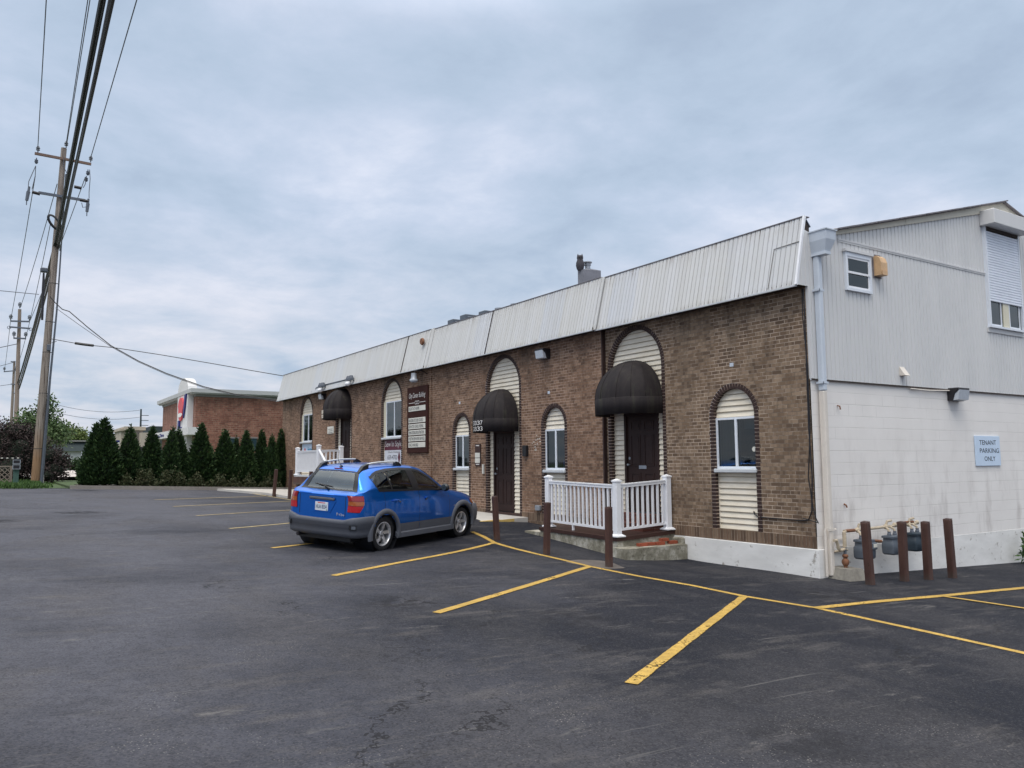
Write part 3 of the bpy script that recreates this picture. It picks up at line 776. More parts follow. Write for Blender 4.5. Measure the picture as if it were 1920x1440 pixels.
def laps(mb, key, za, zb, pitch=.108, side=None, inset=0.0):
    """lap siding filling the arched opening between heights za and zb; side=(ya,yb) limits it"""
    c, hw, zt, z0, xf = OPEN[key]; hw -= BW - .004; sp = zt - BW - hw + .004; x = xf + REC
    def lim(z):
        w = hw if z <= sp else sqrt(max(0, hw * hw - (z - sp) ** 2))
        lo, hi = c - w, c + w
        if side: lo, hi = max(lo, side[0]), min(hi, side[1])
        return lo, hi
    z = za
    while z < zb - .004:
        z2 = min(z + pitch, zb); k = 1 if z2 <= sp else 5
        L = [z + (z2 - z) * i / k for i in range(k + 1)]
        for i in range(k):
            (a0, b0), (a1, b1) = lim(L[i]), lim(L[i + 1])
            if b0 - a0 < .004: continue
            d0 = .024 * (1 - i / k); d1 = .024 * (1 - (i + 1) / k)
            mb.quad((x - d0, b0, L[i]), (x - d0, a0, L[i]), (x - d1, a1, L[i + 1]), (x - d1, b1, L[i + 1]))
            if i == 0:
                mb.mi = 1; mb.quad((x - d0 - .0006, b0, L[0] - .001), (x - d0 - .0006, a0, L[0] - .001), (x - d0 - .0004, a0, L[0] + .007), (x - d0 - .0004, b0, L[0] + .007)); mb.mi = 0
            if i == 0: mb.quad((x + .01, b0, L[0] + .001), (x + .01, a0, L[0] + .001), (x - d0, a0, L[0]), (x - d0, b0, L[0]))
        z = z2

def room_box(key, x, ya, yb, za, zb):
    mb = MB(); d = x + .5
    mb.quad((d, yb, za), (d, ya, za), (d, ya, zb), (d, yb, zb)); mb.quad((x, yb, za), (d, yb, za), (d, yb, zb), (x, yb, zb))
    mb.quad((d, ya, za), (x, ya, za), (x, ya, zb), (d, ya, zb)); mb.quad((x, yb, za), (x, ya, za), (d, ya, za), (d, yb, za)); mb.quad((d, yb, zb), (d, ya, zb), (x, ya, zb), (x, yb, zb))
    return mb

def window(key, za, zb, sill_d=.05, tall=False):
    """sliding sash in an arched opening: frame, two panes (the left one curtained), sill"""
    c, hw, zt, z0, xf = OPEN[key]; hw -= BW; x = xf + REC; fw = .042
    ya, yb = c - hw, c + hw
    mb = MB(); xo = x - .045
    if tall: 
        j = MB(); j.box(xo - .002, x + .06, yb - .21, yb, za, zb); j.build('window_jamb', 'frame_cream', B); yb -= .212
    mb.box(xo, x + .05, ya, ya + fw, za, zb); mb.box(xo, x + .05, yb - fw, yb, za, zb)
    mb.box(xo, x + .05, ya + fw, yb - fw, za, za + fw); mb.box(xo, x + .05, ya + fw, yb - fw, zb - fw, zb)
    m_ = (ya + yb) / 2; mb.box(xo - .004, x + .05, m_ - .026, m_ + .026, za + fw, zb - fw)
    W = mb.build('window', 'frame_white', B)
    for a, b, cur in ((ya + fw, m_ - .026, False), (m_ + .026, yb - fw, True)):
        p = MB(); p.quad((xo + .02, b, za + fw), (xo + .02, a, za + fw), (xo + .02, a, zb - fw), (xo + .02, b, zb - fw)); p.build('pane', 'glass', W)
        if cur:
            q = MB(); n = 24; 
            for i in range(n):
                y1_, y2_ = a + (b - a) * i / n, a + (b - a) * (i + 1) / n
                q.quad((xo + .10 + .012 * (i % 2), y2_, za + fw), (xo + .10 + .012 * ((i + 1) % 2), y1_, za + fw), (xo + .10 + .012 * ((i + 1) % 2), y1_, zb - fw), (xo + .10 + .012 * (i % 2), y2_, zb - fw))
            q.build('curtain', 'curtain', W)
        else:
            q = MB(); q.box(xo + .2, xo + .21, a, b, zb - .22, zb - fw); q.build('blind', 'curtain', W)
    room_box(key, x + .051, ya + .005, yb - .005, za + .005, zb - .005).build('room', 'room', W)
    s_ = MB(); s_.bbox(xf - sill_d, x + .05, c - hw - (.03 if not tall else 0), c + hw, za - .075, za - .002, .012); s_.build('window_sill', 'sill', B)
    return W

for k in OPEN: surround(k)
# --- small and tall windows
for k, za, zb, tall in (('w1', 1.325, 2.285, False), ('w2', 1.285, 2.275, False), ('w3', 1.32, 2.275, False), ('w4', 2.36, 3.60, True), ('w5', 2.43, 3.62, True)):
    c, hw, zt, z0, xf = OPEN[k]
    mb = MB(); laps(mb, k, zb, zt - BW); mb.build('lap_siding', ['cream', 'lap_shadow'], B); mb = MB(); laps(mb, k, z0, za - .077)
    x = xf + REC; i = hw - BW
    # thin edge trim of the siding
    mb.box(x - .022, x, c + i - .022, c + i, z0, za - .08)
    mb.build('lap_siding', ['cream', 'lap_shadow'], B)
    window(k, za, zb, tall=tall)
# blue cards in the corners of some panes, round sticker in the nearest window
for k, dy, dz in (('w2', -.30, .05), ('w3', -.36, .05)):
    c, hw, zt, z0, xf = OPEN[k]; mb = MB(); mb.box(xf + REC - .005, xf + REC, c + dy - .06, c + dy + .06, 1.36, 1.50); mb.build('window_card', 'blue_screen', B)
c = OPEN['w1'][0]; mb = MB(); mb.lathe([(0.0, 0), (.045, 0), (.045, .003), (0, .003)], (REC - .031, c - .40, 1.68), 'x', 20); mb.build('round_sticker', 'sign_white', B)

def panel_door(key, ya, yb, za, zb, knob_side=1, kick=False):
    """six panel door with moulded panels, jambs and hardware"""
    c, hw, zt, z0, xf = OPEN[key]; x = xf + REC
    mb = MB(); mb.box(x - .03, x + .06, ya - .06, ya, za, zb + .06); mb.box(x - .03, x + .06, yb, yb + .06, za, zb + .06); mb.box(x - .03, x + .06, ya, yb, zb, zb + .06)
    fr = mb.build('door_frame', 'door', B)
    w = yb - ya; xd = x + .01; mb = MB()
    mb.box(xd, xd + .045, ya + .004, yb - .004, za + .01, zb - .004)
    st = w * .13; mid = (ya + yb) / 2; pw = (w - 3 * st) / 2; H = zb - za
    for pz0, pz1 in ((.10, .40), (.47, .80), (.845, .945)):
        for p0 in (ya + st, mid + st / 2):
            p1 = p0 + pw; a0, a1 = za + H * pz0, za + H * pz1
            o_ = [(xd - .001, p1, a0), (xd - .001, p0, a0), (xd - .001, p0, a1), (xd - .001, p1, a1)]
            for (q0, q1), t in (((0, .02), -.010), ):
                pass
            rim = .022
            # raised moulding frame round each panel, then the raised field
            mb.box(xd - .010, xd + .001, p0, p1, a0, a0 + rim); mb.box(xd - .010, xd + .001, p0, p1, a1 - rim, a1)
            mb.box(xd - .010, xd + .001, p0, p0 + rim, a0 + rim, a1 - rim); mb.box(xd - .010, xd + .001, p1 - rim, p1, a0 + rim, a1 - rim)
            mb.bbox(xd - .007, xd + .001, p0 + .05, p1 - .05, a0 + .05, a1 - .05, .003)
    D = mb.build('door', 'door', B)
    ky = yb - .07 if knob_side > 0 else ya + .07
    h = MB(); h.ball((xd - .055, ky, za + 1.0), .028, .028, .028); h.tube([(xd, ky, za + 1.0), (xd - .05, ky, za + 1.0)], .012); h.lathe([(0, -.008), (.03, -.008), (.03, 0)], (xd, ky, za + 1.14), 'x', 14)
    h.build('door_knob', 'steel', D)
    return D

# --- near door (right) above the porch
c, hw, zt, z0, xf = OPEN['d1']; ya, yb = 3.86, 4.83; zf, zd = .40, 2.46
mb = MB(); laps(mb, 'd1', zd + .06, zt - BW); mb.build('lap_siding', ['cream', 'lap_shadow'], B); mb = MB(); laps(mb, 'd1', .10, zd + .06, side=(c - hw, ya - .06)); mb.build('lap_siding', ['cream', 'lap_shadow'], B); mb = MB(); laps(mb, 'd1', .10, zd + .06, side=(yb + .06, c + hw))
mb.box(REC - .022, REC, yb + .06, yb + .085, .1, zd); mb.build('lap_siding', ['cream', 'lap_shadow'], B)
D = panel_door('d1', ya, yb, zf, zd)
m_ = MB(); m_.bbox(REC - .004, REC + .012, 4.23, 4.46, 1.31, 1.385, .003); m_.build('letter_slot', 'steel', D)
# --- middle door
c, hw, zt, z0, xf = OPEN['d2']; ya, yb = 9.28, 10.20; zf, zd = .16, 2.28
mb = MB(); laps(mb, 'd2', zd + .06, zt - BW); mb.build('lap_siding', ['cream', 'lap_shadow'], B); mb = MB(); laps(mb, 'd2', .15, zd + .06, side=(c - hw, ya - .06)); mb.build('lap_siding', ['cream', 'lap_shadow'], B); mb = MB(); laps(mb, 'd2', .15, zd + .06, side=(yb + .06, c + hw))
mb.box(xf + REC - .022, xf + REC, 10.37, 10.395, .15, zd); mb.build('lap_siding', ['cream', 'lap_shadow'], B)
panel_door('d2', ya, yb, zf, zd)
mb = MB(); mb.box(xf - .03, xf + REC, c - hw, c + hw, .08, .148); mb.build('door_threshold', 'dark_brown', B)
# --- far door under the third awning
c, hw, zt, z0, xf = OPEN['d3']; ya, yb = 20.82, 21.72; zf, zd = 1.08, 3.20
mb = MB(); laps(mb, 'd3', zd + .06, zt - BW); mb.build('lap_siding', ['cream', 'lap_shadow'], B); mb = MB(); laps(mb, 'd3', .62, zd + .06, side=(c - hw, ya - .06)); mb.build('lap_siding', ['cream', 'lap_shadow'], B); mb = MB(); laps(mb, 'd3', .62, zd + .06, side=(yb + .06, c + hw)); laps(mb, 'd3', .62, zf - .02, side=(ya, yb)); mb.build('lap_siding', ['cream', 'lap_shadow'], B)
panel_door('d3', ya, yb, zf, zd)

def awning(key, w, p, z0, z1, z2, yc=None):
    """dome awning: a quarter ellipsoid of seven gores over a straight valance"""
    c, hw, zt, zz, xf = OPEN[key]; c = yc or c; x = xf - .012
    G = 7; K = 6; n = G * K; T = 12; e = 2.0 / 2.5
    def plan(u):
        a = -pi / 2 + pi * u; ca, sa = cos(a), sin(a)
        return (abs(ca) ** e, math.copysign(abs(sa) ** e, sa))
    mb = MB(); vs = []; fs = []
    for t in range(T + 1):
        tt = t / T * pi / 2
        for k in range(n + 1):
            u = k / n; a, b = plan(u); sag = 1 - .022 * abs(sin(pi * u * G)) * sin(2 * tt) 
            r = cos(tt) * sag
            vs.append((x - p * a * r, c + w * b * r, z1 + (z2 - z1) * sin(tt) * (1 - .0 * sag)))
    for t in range(T):
        for k in range(n): fs.append((t * (n + 1) + k, t * (n + 1) + k + 1, (t + 1) * (n + 1) + k + 1, (t + 1) * (n + 1) + k))
    mb.add(vs, fs)
    # valance, slightly proud of the dome so the hem seam reads
    vs = []; fs = []
    for z, q in ((z1 + .012, 1.0), (z1 + .004, 1.012), (z0, 1.006), (z0, .985), (z1, .975)):
        for k in range(n + 1):
            a, b = plan(k / n); vs.append((x - p * a * q, c + w * b * q, z))
    for t in range(4):
        for k in range(n): fs.append((t * (n + 1) + k + 1, t * (n + 1) + k, (t + 1) * (n + 1) + k, (t + 1) * (n + 1) + k + 1) if False else (t * (n + 1) + k, t * (n + 1) + k + 1, (t + 1) * (n + 1) + k + 1, (t + 1) * (n + 1) + k))
    mb.add(vs, fs)
    A = mb.build('awning', 'awning', B, smooth='all')
    # seam welts
    s_ = MB()
    for g in range(1, G):
        a, b = plan(g / G); L = []
        for t in range(T):
            tt = t / T * pi / 2; r = cos(tt) * 1.004; L.append((x - p * a * r, c + w * b * r, z1 + (z2 - z1) * sin(tt)))
        s_.tube(L, .006, 5)
    s_.build('awning_seam', 'awning', A, smooth='all')
    return A
A1 = awning('d1', .84, .77, 2.455, 2.79, 3.64)
A2 = awning('d2', .77, .75, 2.27, 2.60, 3.44)
A3 = awning('d3', .80, .76, 3.17, 3.54, 4.395)
# street numbers on the far end of the middle valance
for s_, z in (('3337', 2.455), ('3333', 2.30)):
    u = .80; 
    e = .8
    def vp(u, q=1.02):
        a = -pi / 2 + pi * u; ca, sa = cos(a), sin(a)
        return Vector((-.092 - .75 * abs(ca) ** e * q, 9.645 + .77 * math.copysign(abs(sa) ** e, sa) * q, 0))
    for i, ch in enumerate(s_):
        P = vp(.592 - i * .040); Q = vp(.592 - (i + .9) * .040); d = (Q - P)
        lettering(ch, d.length * .95, .115, P + UP * z, d, UP, 'chalk', A2, 'house_number')
for z in (3.23, 3.40):
    mb = MB(); e = .8
    P = Vector((-.14 - .76 * abs(cos(pi * .12)) ** e * 1.02, 21.27 + .80 * abs(sin(pi * .12)) ** e * 1.02, z)); Q = Vector((-.14 - .76 * abs(cos(pi * .02)) ** e * 1.02, 21.27 + .80 * abs(sin(pi * .02)) ** e * 1.02, z))
    d = Q - P; nn = d.cross(UP).normalized() * .006
    mb.prism([P + nn, Q + nn, Q + nn + UP * .13, P + nn + UP * .13], nn); pl = mb.build('number_plate', 'cream', A3)
    lettering('3341' if z > 3.3 else '3339', d.length * .7, .06, P + nn * 2.2 + d * .15 + UP * .035, d, UP, 'ink_soft', pl)

# --- soffit and mansard
def mansard(y0, y1, off, ribs, smooth_from=None, seams=()):
    zb, zt = 4.43, 5.672; xb, xt = -.27 + off, .03 + off
    mb = MB(); y = y0; p = .1055
    def q(ya, yb, da, db):
        mb.quad((xb - db, yb, zb), (xb - da, ya, zb), (xt - da, ya, zt), (xt - db, yb, zt))
    while y < y1 - 1e-4:
        if smooth_from and y >= smooth_from:
            q(y, min(y1, y + 1.2), 0, 0); y = min(y1, y + 1.2); continue
        e = min(y1, y + p); d = .0
        mb.mi = 0; q(y, min(e, y + .084), 0, .004)
        if y + .084 < e: q(y + .084, min(e, y + .088), .004, -.022)
        mb.mi = 1
        if y + .088 < e: q(y + .088, min(e, y + .098), -.022, -.022)
        mb.mi = 0
        if y + .098 < e: q(y + .098, e, -.022, 0)
        y = e
    # return faces, drip edge and top flashing
    mb.quad((xb, y0, zb), (xb + .5, y0, zb), (xt + .2, y0, zt), (xt, y0, zt)) if y0 > 1 else None
    o = mb.build('mansard_roof', ['mansard', 'groove'], B)
    d_ = MB(); d_.box(xb - .018, xb + .02, y0, y1, zb - .022, zb + .006); d_.build('drip_edge', 'sill', o)
    f = MB(); f.box(xt - .018, xt + .14, y0 + .001, y1 - .001, zt - .004, zt + .012); f.build('top_flashing', 'shingle', o)
    for ys in seams:
        s2 = MB(); s2.obox(((xb + xt) / 2 - .012, ys, (zb + zt) / 2), (.008, 0, -.0019), (0, .012, 0), ((xt - xb) / 2, 0, (zt - zb) / 2)); s2.build('panel_seam', 'soffit', o)
    s_ = MB(); s_.box(xb + .02, .1, y0, y1, ZTOP - .03, ZTOP + .02); s_.build('soffit', 'soffit', o)
    return o
mansard(0.0, 5.43, 0, True)
mansard(5.43, 13.8, -.085, True, seams=(10.12,))
mansard(13.8, 29.2, -.15, True, smooth_from=19.2, seams=(15.4,))
# wider cover strips where the sections meet, patch panel by the near corner
mb = MB(); mb.obox((-.12 - .10, 13.72, 5.05), (.02, 0, -.005), (0, .10, 0), (.152, 0, .64)); mb.build('cover_strip', 'mansard', B)
mb = MB(); mb.obox((-.12 - .04, 5.40, 5.05), (.012, 0, -.003), (0, .05, 0), (.150, 0, .62))
mb.build('cover_strip', 'mansard', B)
def on_mans(y, z): return Vector((-.27 + (z - 4.43) / 1.242 * .30 - .012, y, z))
mb = MB(); mb.tube([on_mans(.02, 5.22), on_mans(.56, 5.20), on_mans(.585, 4.46)], .007, 4); mb.build('patch_seam', 'groove', B)
mb = MB(); mb.obox((on_mans(0, 4.43) + on_mans(0, 5.672)) / 2 + Vector((-.004, -.012, 0)), (.022, 0, -.005), (0, .02, 0), (.150, 0, .621)); mb.build('edge_trim', 'white_vinyl', B)
mb = MB(); mb.lathe([(0, -.05), (.10, -.05), (.12, 0), (.09, .03), (0, .03)], (-.30, 14.05, 5.30), 'x', 16); mb.build('round_vent', 'rust_pipe', B)

# --- white gable end: painted block below, ribbed siding above
mb = MB(); mb.add([(0.0, 0, 0), (13.6, 0, 0), (13.6, 0, 2.83), (0.0, 0, 2.83)], [(0, 1, 2, 3)]); mb.add([(0.0, 0.0, 0), (0.0, 0.0, 2.83), (0, .02, 2.83), (0, .02, 0)], [(0, 1, 2, 3)])
mb.build('block_wall', 'block', B)
mb = MB(); mb.bbox(.3, 13.6, -.010, .2, -1.4, -.002, .004); mb.build('foundation', 'found', B)
def rake_z(x):
    z = 5.493 + .2415 * (min(x, 6.82) - 1.0)
    return z - .2415 * max(0, x - 6.82)
HOLES = []
mb = MB(); x = -.27; P_ = .1185
def top_z(x):
    if x < .03: return min(4.434 + (x + .266) / .293 * 1.242, 5.67)
    if x < .10: return 5.40
    return rake_z(x) + .02
while x < 13.6:
    for a, b, d0, d1 in ((0, .092, .030, .030), (.092, .100, .030, .016), (.100, .1105, .016, .016), (.1105, P_, .016, .030)):
        xa, xb = x + a, x + b; zb = 2.84 if xa >= -.001 else 4.436
        mb.add([(xa, -d0, zb), (xb, -d1, zb), (xb, -d1, max(zb, top_z(xb))), (xa, -d0, max(zb, top_z(xa)))], [(0, 1, 2, 3)])
    x += P_
mb.quad((0.0, 0.0, 2.84), (13.6, 0.0, 2.84), (13.6, -.03, 2.84), (0.0, -.03, 2.84))
S = mb.build('side_siding', 'siding', B)
mb = MB(); mb.box(-.012, 13.6, -.036, -.0301, 2.822, 2.848); mb.build('siding_starter_strip', 'soffit', S)
mb = MB(); mb.box(-.004, .055, -.040, .02, 2.85, 4.435); mb.build('corner_post', 'siding', S)
mb = MB(); mb.box(.885, 5.94, -.05, -.0301, 5.375, 5.405); mb.box(.885, 5.94, -.042, -.0301, 5.345, 5.375); mb.build('siding_trim', 'siding', S)
# rake board and shingled roof
mb = MB()
mb.prism([(.55, -.06, rake_z(.55) + .0), (6.82, -.06, rake_z(6.82)), (6.82, -.06, rake_z(6.82) + .185), (.55, -.06, rake_z(.55) + .115)], (0, .025, 0))
mb.prism([(6.821, -.06, rake_z(6.82)), (13.7, -.06, rake_z(13.7)), (13.7, -.06, rake_z(13.7) + .115), (6.821, -.06, rake_z(6.82) + .185)], (0, .025, 0))
mb.box(3.02, 3.035, -.066, -.0601, rake_z(3.02), rake_z(3.02) + .14); mb.build('rake_board', 'rake', B)
mb = MB()
def roofz(x): return (5.575 + .2575 * (min(x, 6.82) - .9)) - .2575 * max(0, x - 6.82)
mb.prism([(.2, -.12, roofz(.2) - .03), (6.82, -.12, roofz(6.82) - .03), (6.82, -.12, roofz(6.82)), (.2, -.12, roofz(.2))], (0, 29.3, 0))
mb.prism([(6.821, -.12, roofz(6.82) - .03), (13.9, -.12, roofz(13.9) - .03), (13.9, -.12, roofz(13.9)), (6.821, -.12, roofz(6.82))], (0, 29.3, 0))
for i in range(26):                                                            # ragged shingle ends along the rake
    xx = .9 + i * .235
    mb.obox((xx, -.135, roofz(xx) - .006), (.112, 0, .029), (0, random.uniform(.012, .03), 0), (-.003, 0, .012))
R_ = mb.build('roof', 'shingle', B)
mb = MB(); mb.prism([(.035, .02, 5.655), (.17, .02, 5.50), (.17, .02, 5.30), (.035, .02, 5.30)], (0, .3, 0)); mb.build('parapet_end', 'soffit', B)
mb = MB(); mb.obox((.11, .16, 5.595), (.08, 0, -.088), (0, .16, 0), (.005, 0, .006)); mb.build('parapet_cap', 'porcelain', B)

# --- windows on the gable end
def sash(x0, x1, z0, z1, fw, depth=.05):
    mb = MB(); yo = -.03 - depth
    mb.box(x0, x0 + fw, yo, -.02, z0, z1); mb.box(x1 - fw, x1, yo, -.02, z0, z1); mb.box(x0 + fw, x1 - fw, yo, -.02, z0, z0 + fw); mb.box(x0 + fw, x1 - fw, yo, -.02, z1 - fw * 1.5, z1)
    W = mb.build('window', 'frame_white', B)
    xi0, xi1, zi0, zi1 = x0 + fw, x1 - fw, z0 + fw, z1 - fw * 1.5; zm = (zi0 + zi1) / 2
    s_ = MB()
    for a, b, y in ((zi0, zm + .02, yo + .025), (zm - .02, zi1, yo + .012)):
        s_.box(xi0, xi0 + .028, y, y + .02, a, b); s_.box(xi1 - .028, xi1, y, y + .02, a, b); s_.box(xi0 + .035, xi1 - .035, y, y + .02, a, a + .04); s_.box(xi0 + .035, xi1 - .035, y, y + .02, b - .04, b)
    s_.build('sash', 'white_vinyl', W)
    for a, b, y in ((zi0, zm, yo + .034), (zm, zi1, yo + .021)):
        p = MB(); p.quad((xi0 + .03, y, a), (xi1 - .03, y, a), (xi1 - .03, y, b), (xi0 + .03, y, b)); p.build('pane', 'glass', W)
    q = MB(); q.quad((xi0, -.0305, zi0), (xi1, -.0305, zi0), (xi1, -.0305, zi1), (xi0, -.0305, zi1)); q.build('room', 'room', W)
    return W
wl, wr = on_y((1585, 505), -.06).x, on_y((1632.5, 510), -.06).x
zt_, zb_ = on_y((1583, 471), -.06).z, on_y((1585, 543), -.06).z
W = sash(wl, wr, zb_, zt_, .05)
t = MB(); t.box(wl - .03, wr + .05, -.105, -.0301, zt_ + .001, zt_ + .05); t.build('window_head', 'siding', W)

# roller shutter with its box and the two windows under it
mb = MB(); mb.bbox(5.83, 7.44, -.345, -.03, 6.40, 6.72, .012); SB = mb.build('shutter_box', 'siding', B)
mb = MB(); z = 4.79; 
while z < 6.28:
    mb.add([(5.96, -.075, z), (7.31, -.075, z), (7.31, -.092, z + .012), (5.96, -.092, z + .012), (7.31, -.092, z + .045), (5.96, -.092, z + .045), (7.31, -.078, z + .056), (5.96, -.078, z + .056)],
           [(0, 1, 2, 3), (3, 2, 4, 5), (5, 4, 6, 7)]); z += .0565
mb.build('roller_shutter', 'shutter', SB)
mb = MB(); mb.box(5.915, 5.957, -.10, -.03, 4.27, 6.399); mb.box(7.313, 7.355, -.10, -.03, 4.27, 6.399); mb.box(5.895, 7.375, -.11, -.03, 4.225, 4.268); mb.build('shutter_guide', 'frame_white', SB)
mb = MB(); mb.box(5.88, 7.39, -.055, -.0301, 4.13, 4.223); mb.build('shutter_apron', 'siding', SB)
for a, b in ((5.96, 6.52), (6.77, 7.31)):
    mb = MB(); mb.box(a, a + .03, -.07, -.03, 4.27, 4.85); mb.box(b - .10, b - .075, -.07, -.03, 4.27, 4.85); mb.box(a + .03, b - .10, -.07, -.03, 4.27, 4.31); w_ = mb.build('window', 'frame_white', B)
    p = MB(); p.quad((a, -.05, 4.27), (b, -.05, 4.27), (b, -.05, 4.85), (a, -.05, 4.85)); p.build('pane', 'glass', w_)
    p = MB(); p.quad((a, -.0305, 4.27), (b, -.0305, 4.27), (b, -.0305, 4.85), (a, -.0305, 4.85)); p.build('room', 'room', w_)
mb = MB(); mb.box(6.525, 6.765, -.068, -.03, 4.27, 4.85); mb.build('window_mullion', 'frame_cream', B)
mb = MB(); mb.box(5.96, 7.31, -.10, -.03, 6.33, 6.398); mb.build('shutter_slot', 'soffit', SB)

# downpipe with its leader head
def hexa(mb, y0, y1, xa0, xa1, xb0, xb1, za, zb, yb0=None):
    """frustum: bottom (xa0..xa1 at za) top (xb0..xb1 at zb)"""
    yb0 = y0 if yb0 is None else yb0
    mb.add([(xa0, y0, za), (xa1, y0, za), (xa1, y1, za), (xa0, y1, za), (xb0, yb0, zb), (xb1, yb0, zb), (xb1, y1, zb), (xb0, y1, zb)],
           [(3, 2, 1, 0), (4, 5, 6, 7), (0, 1, 5, 4), (1, 2, 6, 5), (2, 3, 7, 6), (3, 0, 4, 7)])
mb = MB()
la, lb = on_y((1515.5, 427), -.031).x, on_y((1567.5, 433), -.37).x; lc, ld = on_y((1523, 469), -.05).x, on_y((1556, 470), -.30).x
zt_, zm_, zb_ = on_y((1538, 424), -.37).z, on_y((1538, 443), -.37).z, on_y((1543, 469), -.30).z
hexa(mb, -.30, -.031, lc, ld, la + .01, lb - .01, zb_, zm_, -.36); hexa(mb, -.36, -.031, la + .01, lb - .01, la, lb, zm_ + .0001, zt_ - .02, -.37); mb.box(la - .015, lb + .015, -.385, -.031, zt_ - .0199, zt_); mb.box(lc - .01, ld + .01, -.31, -.031, zb_ - .05, zb_ - .0001)
LH = mb.build('leader_head', 'pipe_blue', B)
pa_ = on_y((1527.5, 600), -.03).x; pc_ = pa_ + .105
mb = MB(); mb.bbox(pa_, pc_, -.15, -.035, 2.64, zb_ - .0501, .016); mb.build('downpipe', 'pipe_blue', B)
mb = MB(); mb.bbox(pa_ + .004, pc_ - .004, -.145, -.03, -.44, 2.639, .016); dp = mb.build('downpipe', 'pipe_cream', B)
mb = MB()
for z in (4.35, 2.76): mb.box(pa_ - .02, pc_ + .02, -.157, -.151, z, z + .035); mb.box(pa_ - .03, pa_ - .002, -.157, -.03, z, z + .035)
mb.build('pipe_strap', 'pipe_blue', B)
mb = MB(); mb.box(pa_ - .06, pc_ + .03, -.152, -.146, .30, .34); mb.tube([(pc_ + .02, -.16, .33), (pc_ + .05, -.12, .32)], .018, 6); mb.tube([(pa_ - .05, -.09, -.44), (pa_ - .05, -.09, .34)], .022, 8); mb.build('pipe_strap', 'pipe_cream', B)

# exhaust hood, little dryer vent, conduit stubs
x0, x1 = on_y((1637, 500), -.03).x, on_y((1664, 500), -.19).x
mb = MB(); zt_, zb_ = on_y((1637, 481), -.03).z, on_y((1640, 518), -.03).z; prof = [(-.032, zb_), (-.18, zb_), (-.19, zb_ + .07), (-.19, zt_ - .14), (-.16, zt_ - .05), (-.10, zt_), (-.032, zt_)]
mb.prism([(x0, y, z) for y, z in prof], (x1 - x0, 0, 0)); mb.box(x0 + .02, x1 - .02, -.202, -.1901, zb_, zb_ + .085); EH = mb.build('exhaust_hood', 'hood_tan', B)
mb = MB(); mb.box(x0 - .03, x1 + .03, -.045, -.0301, zb_ - .03, zt_ + .04); mb.build('hood_flange', 'shingle', EH)
mb = MB(); mb.prism([(2.58, -.031, 3.20), (2.58, -.13, 3.05), (2.58, -.15, 3.03), (2.58, -.031, 3.03)], (.16, 0, 0)); mb.build('dryer_vent', 'pipe_cream', B)
mb = MB(); mb.tube([(.70, -.005, 2.41), (.70, -.05, 2.40), (.70, -.06, 2.34)], .012, 6); mb.build('rust_bracket', 'rust_pipe', B)
mb = MB(); mb.tube([(.76, -.005, .72), (.76, -.04, .70), (.775, -.05, .66)], .014, 6); mb.build('rust_bracket', 'rust_pipe', B)

# black cables down the brick corner, turning into the near window panel
mb = MB(); mb.tube([(-.02, .05, 4.40), (-.035, .03, 4.1), (-.02, .045, 3.2), (-.03, .05, 2.0), (-.02, .03, 1.2), (-.03, .06, .62), (-.025, .14, .47), (-.02, .30, .455), (-.02, .8, .46), (-.02, 1.12, .465), (.07, 1.28, .47), (.06, 1.34, .50), (.06, 1.36, .56)], .011, 6)
mb.tube([(-.025, .07, 4.40), (-.05, .06, 3.9), (-.03, .02, 3.0), (-.02, .03, 2.0), (-.03, .10, 1.2), (-.025, .04, .70), (-.03, -.02, .5), (-.03, -.06, .43)], .009, 6)
mb.tube([(-.02, .25, .50), (-.03, -.0, .45), (-.04, -.06, .44)], .008, 6)
mb.build('cable', 'wire', B)
for y, z, xf in ((1.705, 3.26, 0), (7.50, 3.18, -.08), (12.03, 3.22, -.08)):
    mb = MB(); mb.box(xf - .008, xf + .002, y - .045, y + .045, z - .03, z + .04); mb.build('wall_tag', 'pipe_blue', B)
mb = MB(); mb.box(-.115, -.079, 10.62, 10.70, 1.16, 1.42); mb.build('doorbell', 'sign_white', B)
mb = MB(); mb.bbox(-.17, -.081, 8.42, 8.60, 1.62, 1.90, .012); mb.build('mailbox', 'black', B)
mb = MB(); mb.bbox(-.16, -.081, 7.86, 8.06, .27, .40, .012); mb.build('outlet_box', 'steel', B)
# patches of white mortar scars by the mailbox
for i in range(16):
    mb = MB(); y, z = random.uniform(7.85, 8.35), random.uniform(1.75, 2.15); mb.box(-.083, -.0805, y, y + random.uniform(.02, .07), z, z + .018); mb.build('mortar_scar', 'sign_white', B)

# chimney with its flue
mb = MB(); mb.add([(1.96, 8.64, 5.6), (2.58, 8.64, 5.6), (2.58, 8.9, 5.6), (1.96, 8.9, 5.6), (1.96, 8.64, 6.79), (2.58, 8.64, 6.83), (2.58, 8.9, 6.83), (1.96, 8.9, 6.79), (2.22, 8.78, 6.885)],
       [(0, 1, 5, 4), (1, 2, 6, 5), (2, 3, 7, 6), (3, 0, 4, 7), (4, 5, 8), (5, 6, 8), (6, 7, 8), (7, 4, 8)])
CH = mb.build('chimney', 'chimney', R_)
mb = MB(); mb.lathe([(.075, 6.8), (.075, 6.96), (.095, 6.96), (.095, 6.99), (.08, 6.99), (.08, 7.03), (.125, 7.03), (.125, 7.055), (.06, 7.08), (0, 7.08)], (2.22, 8.78, 0), 'z', 18); mb.build('flue_cap', 'steel', CH)
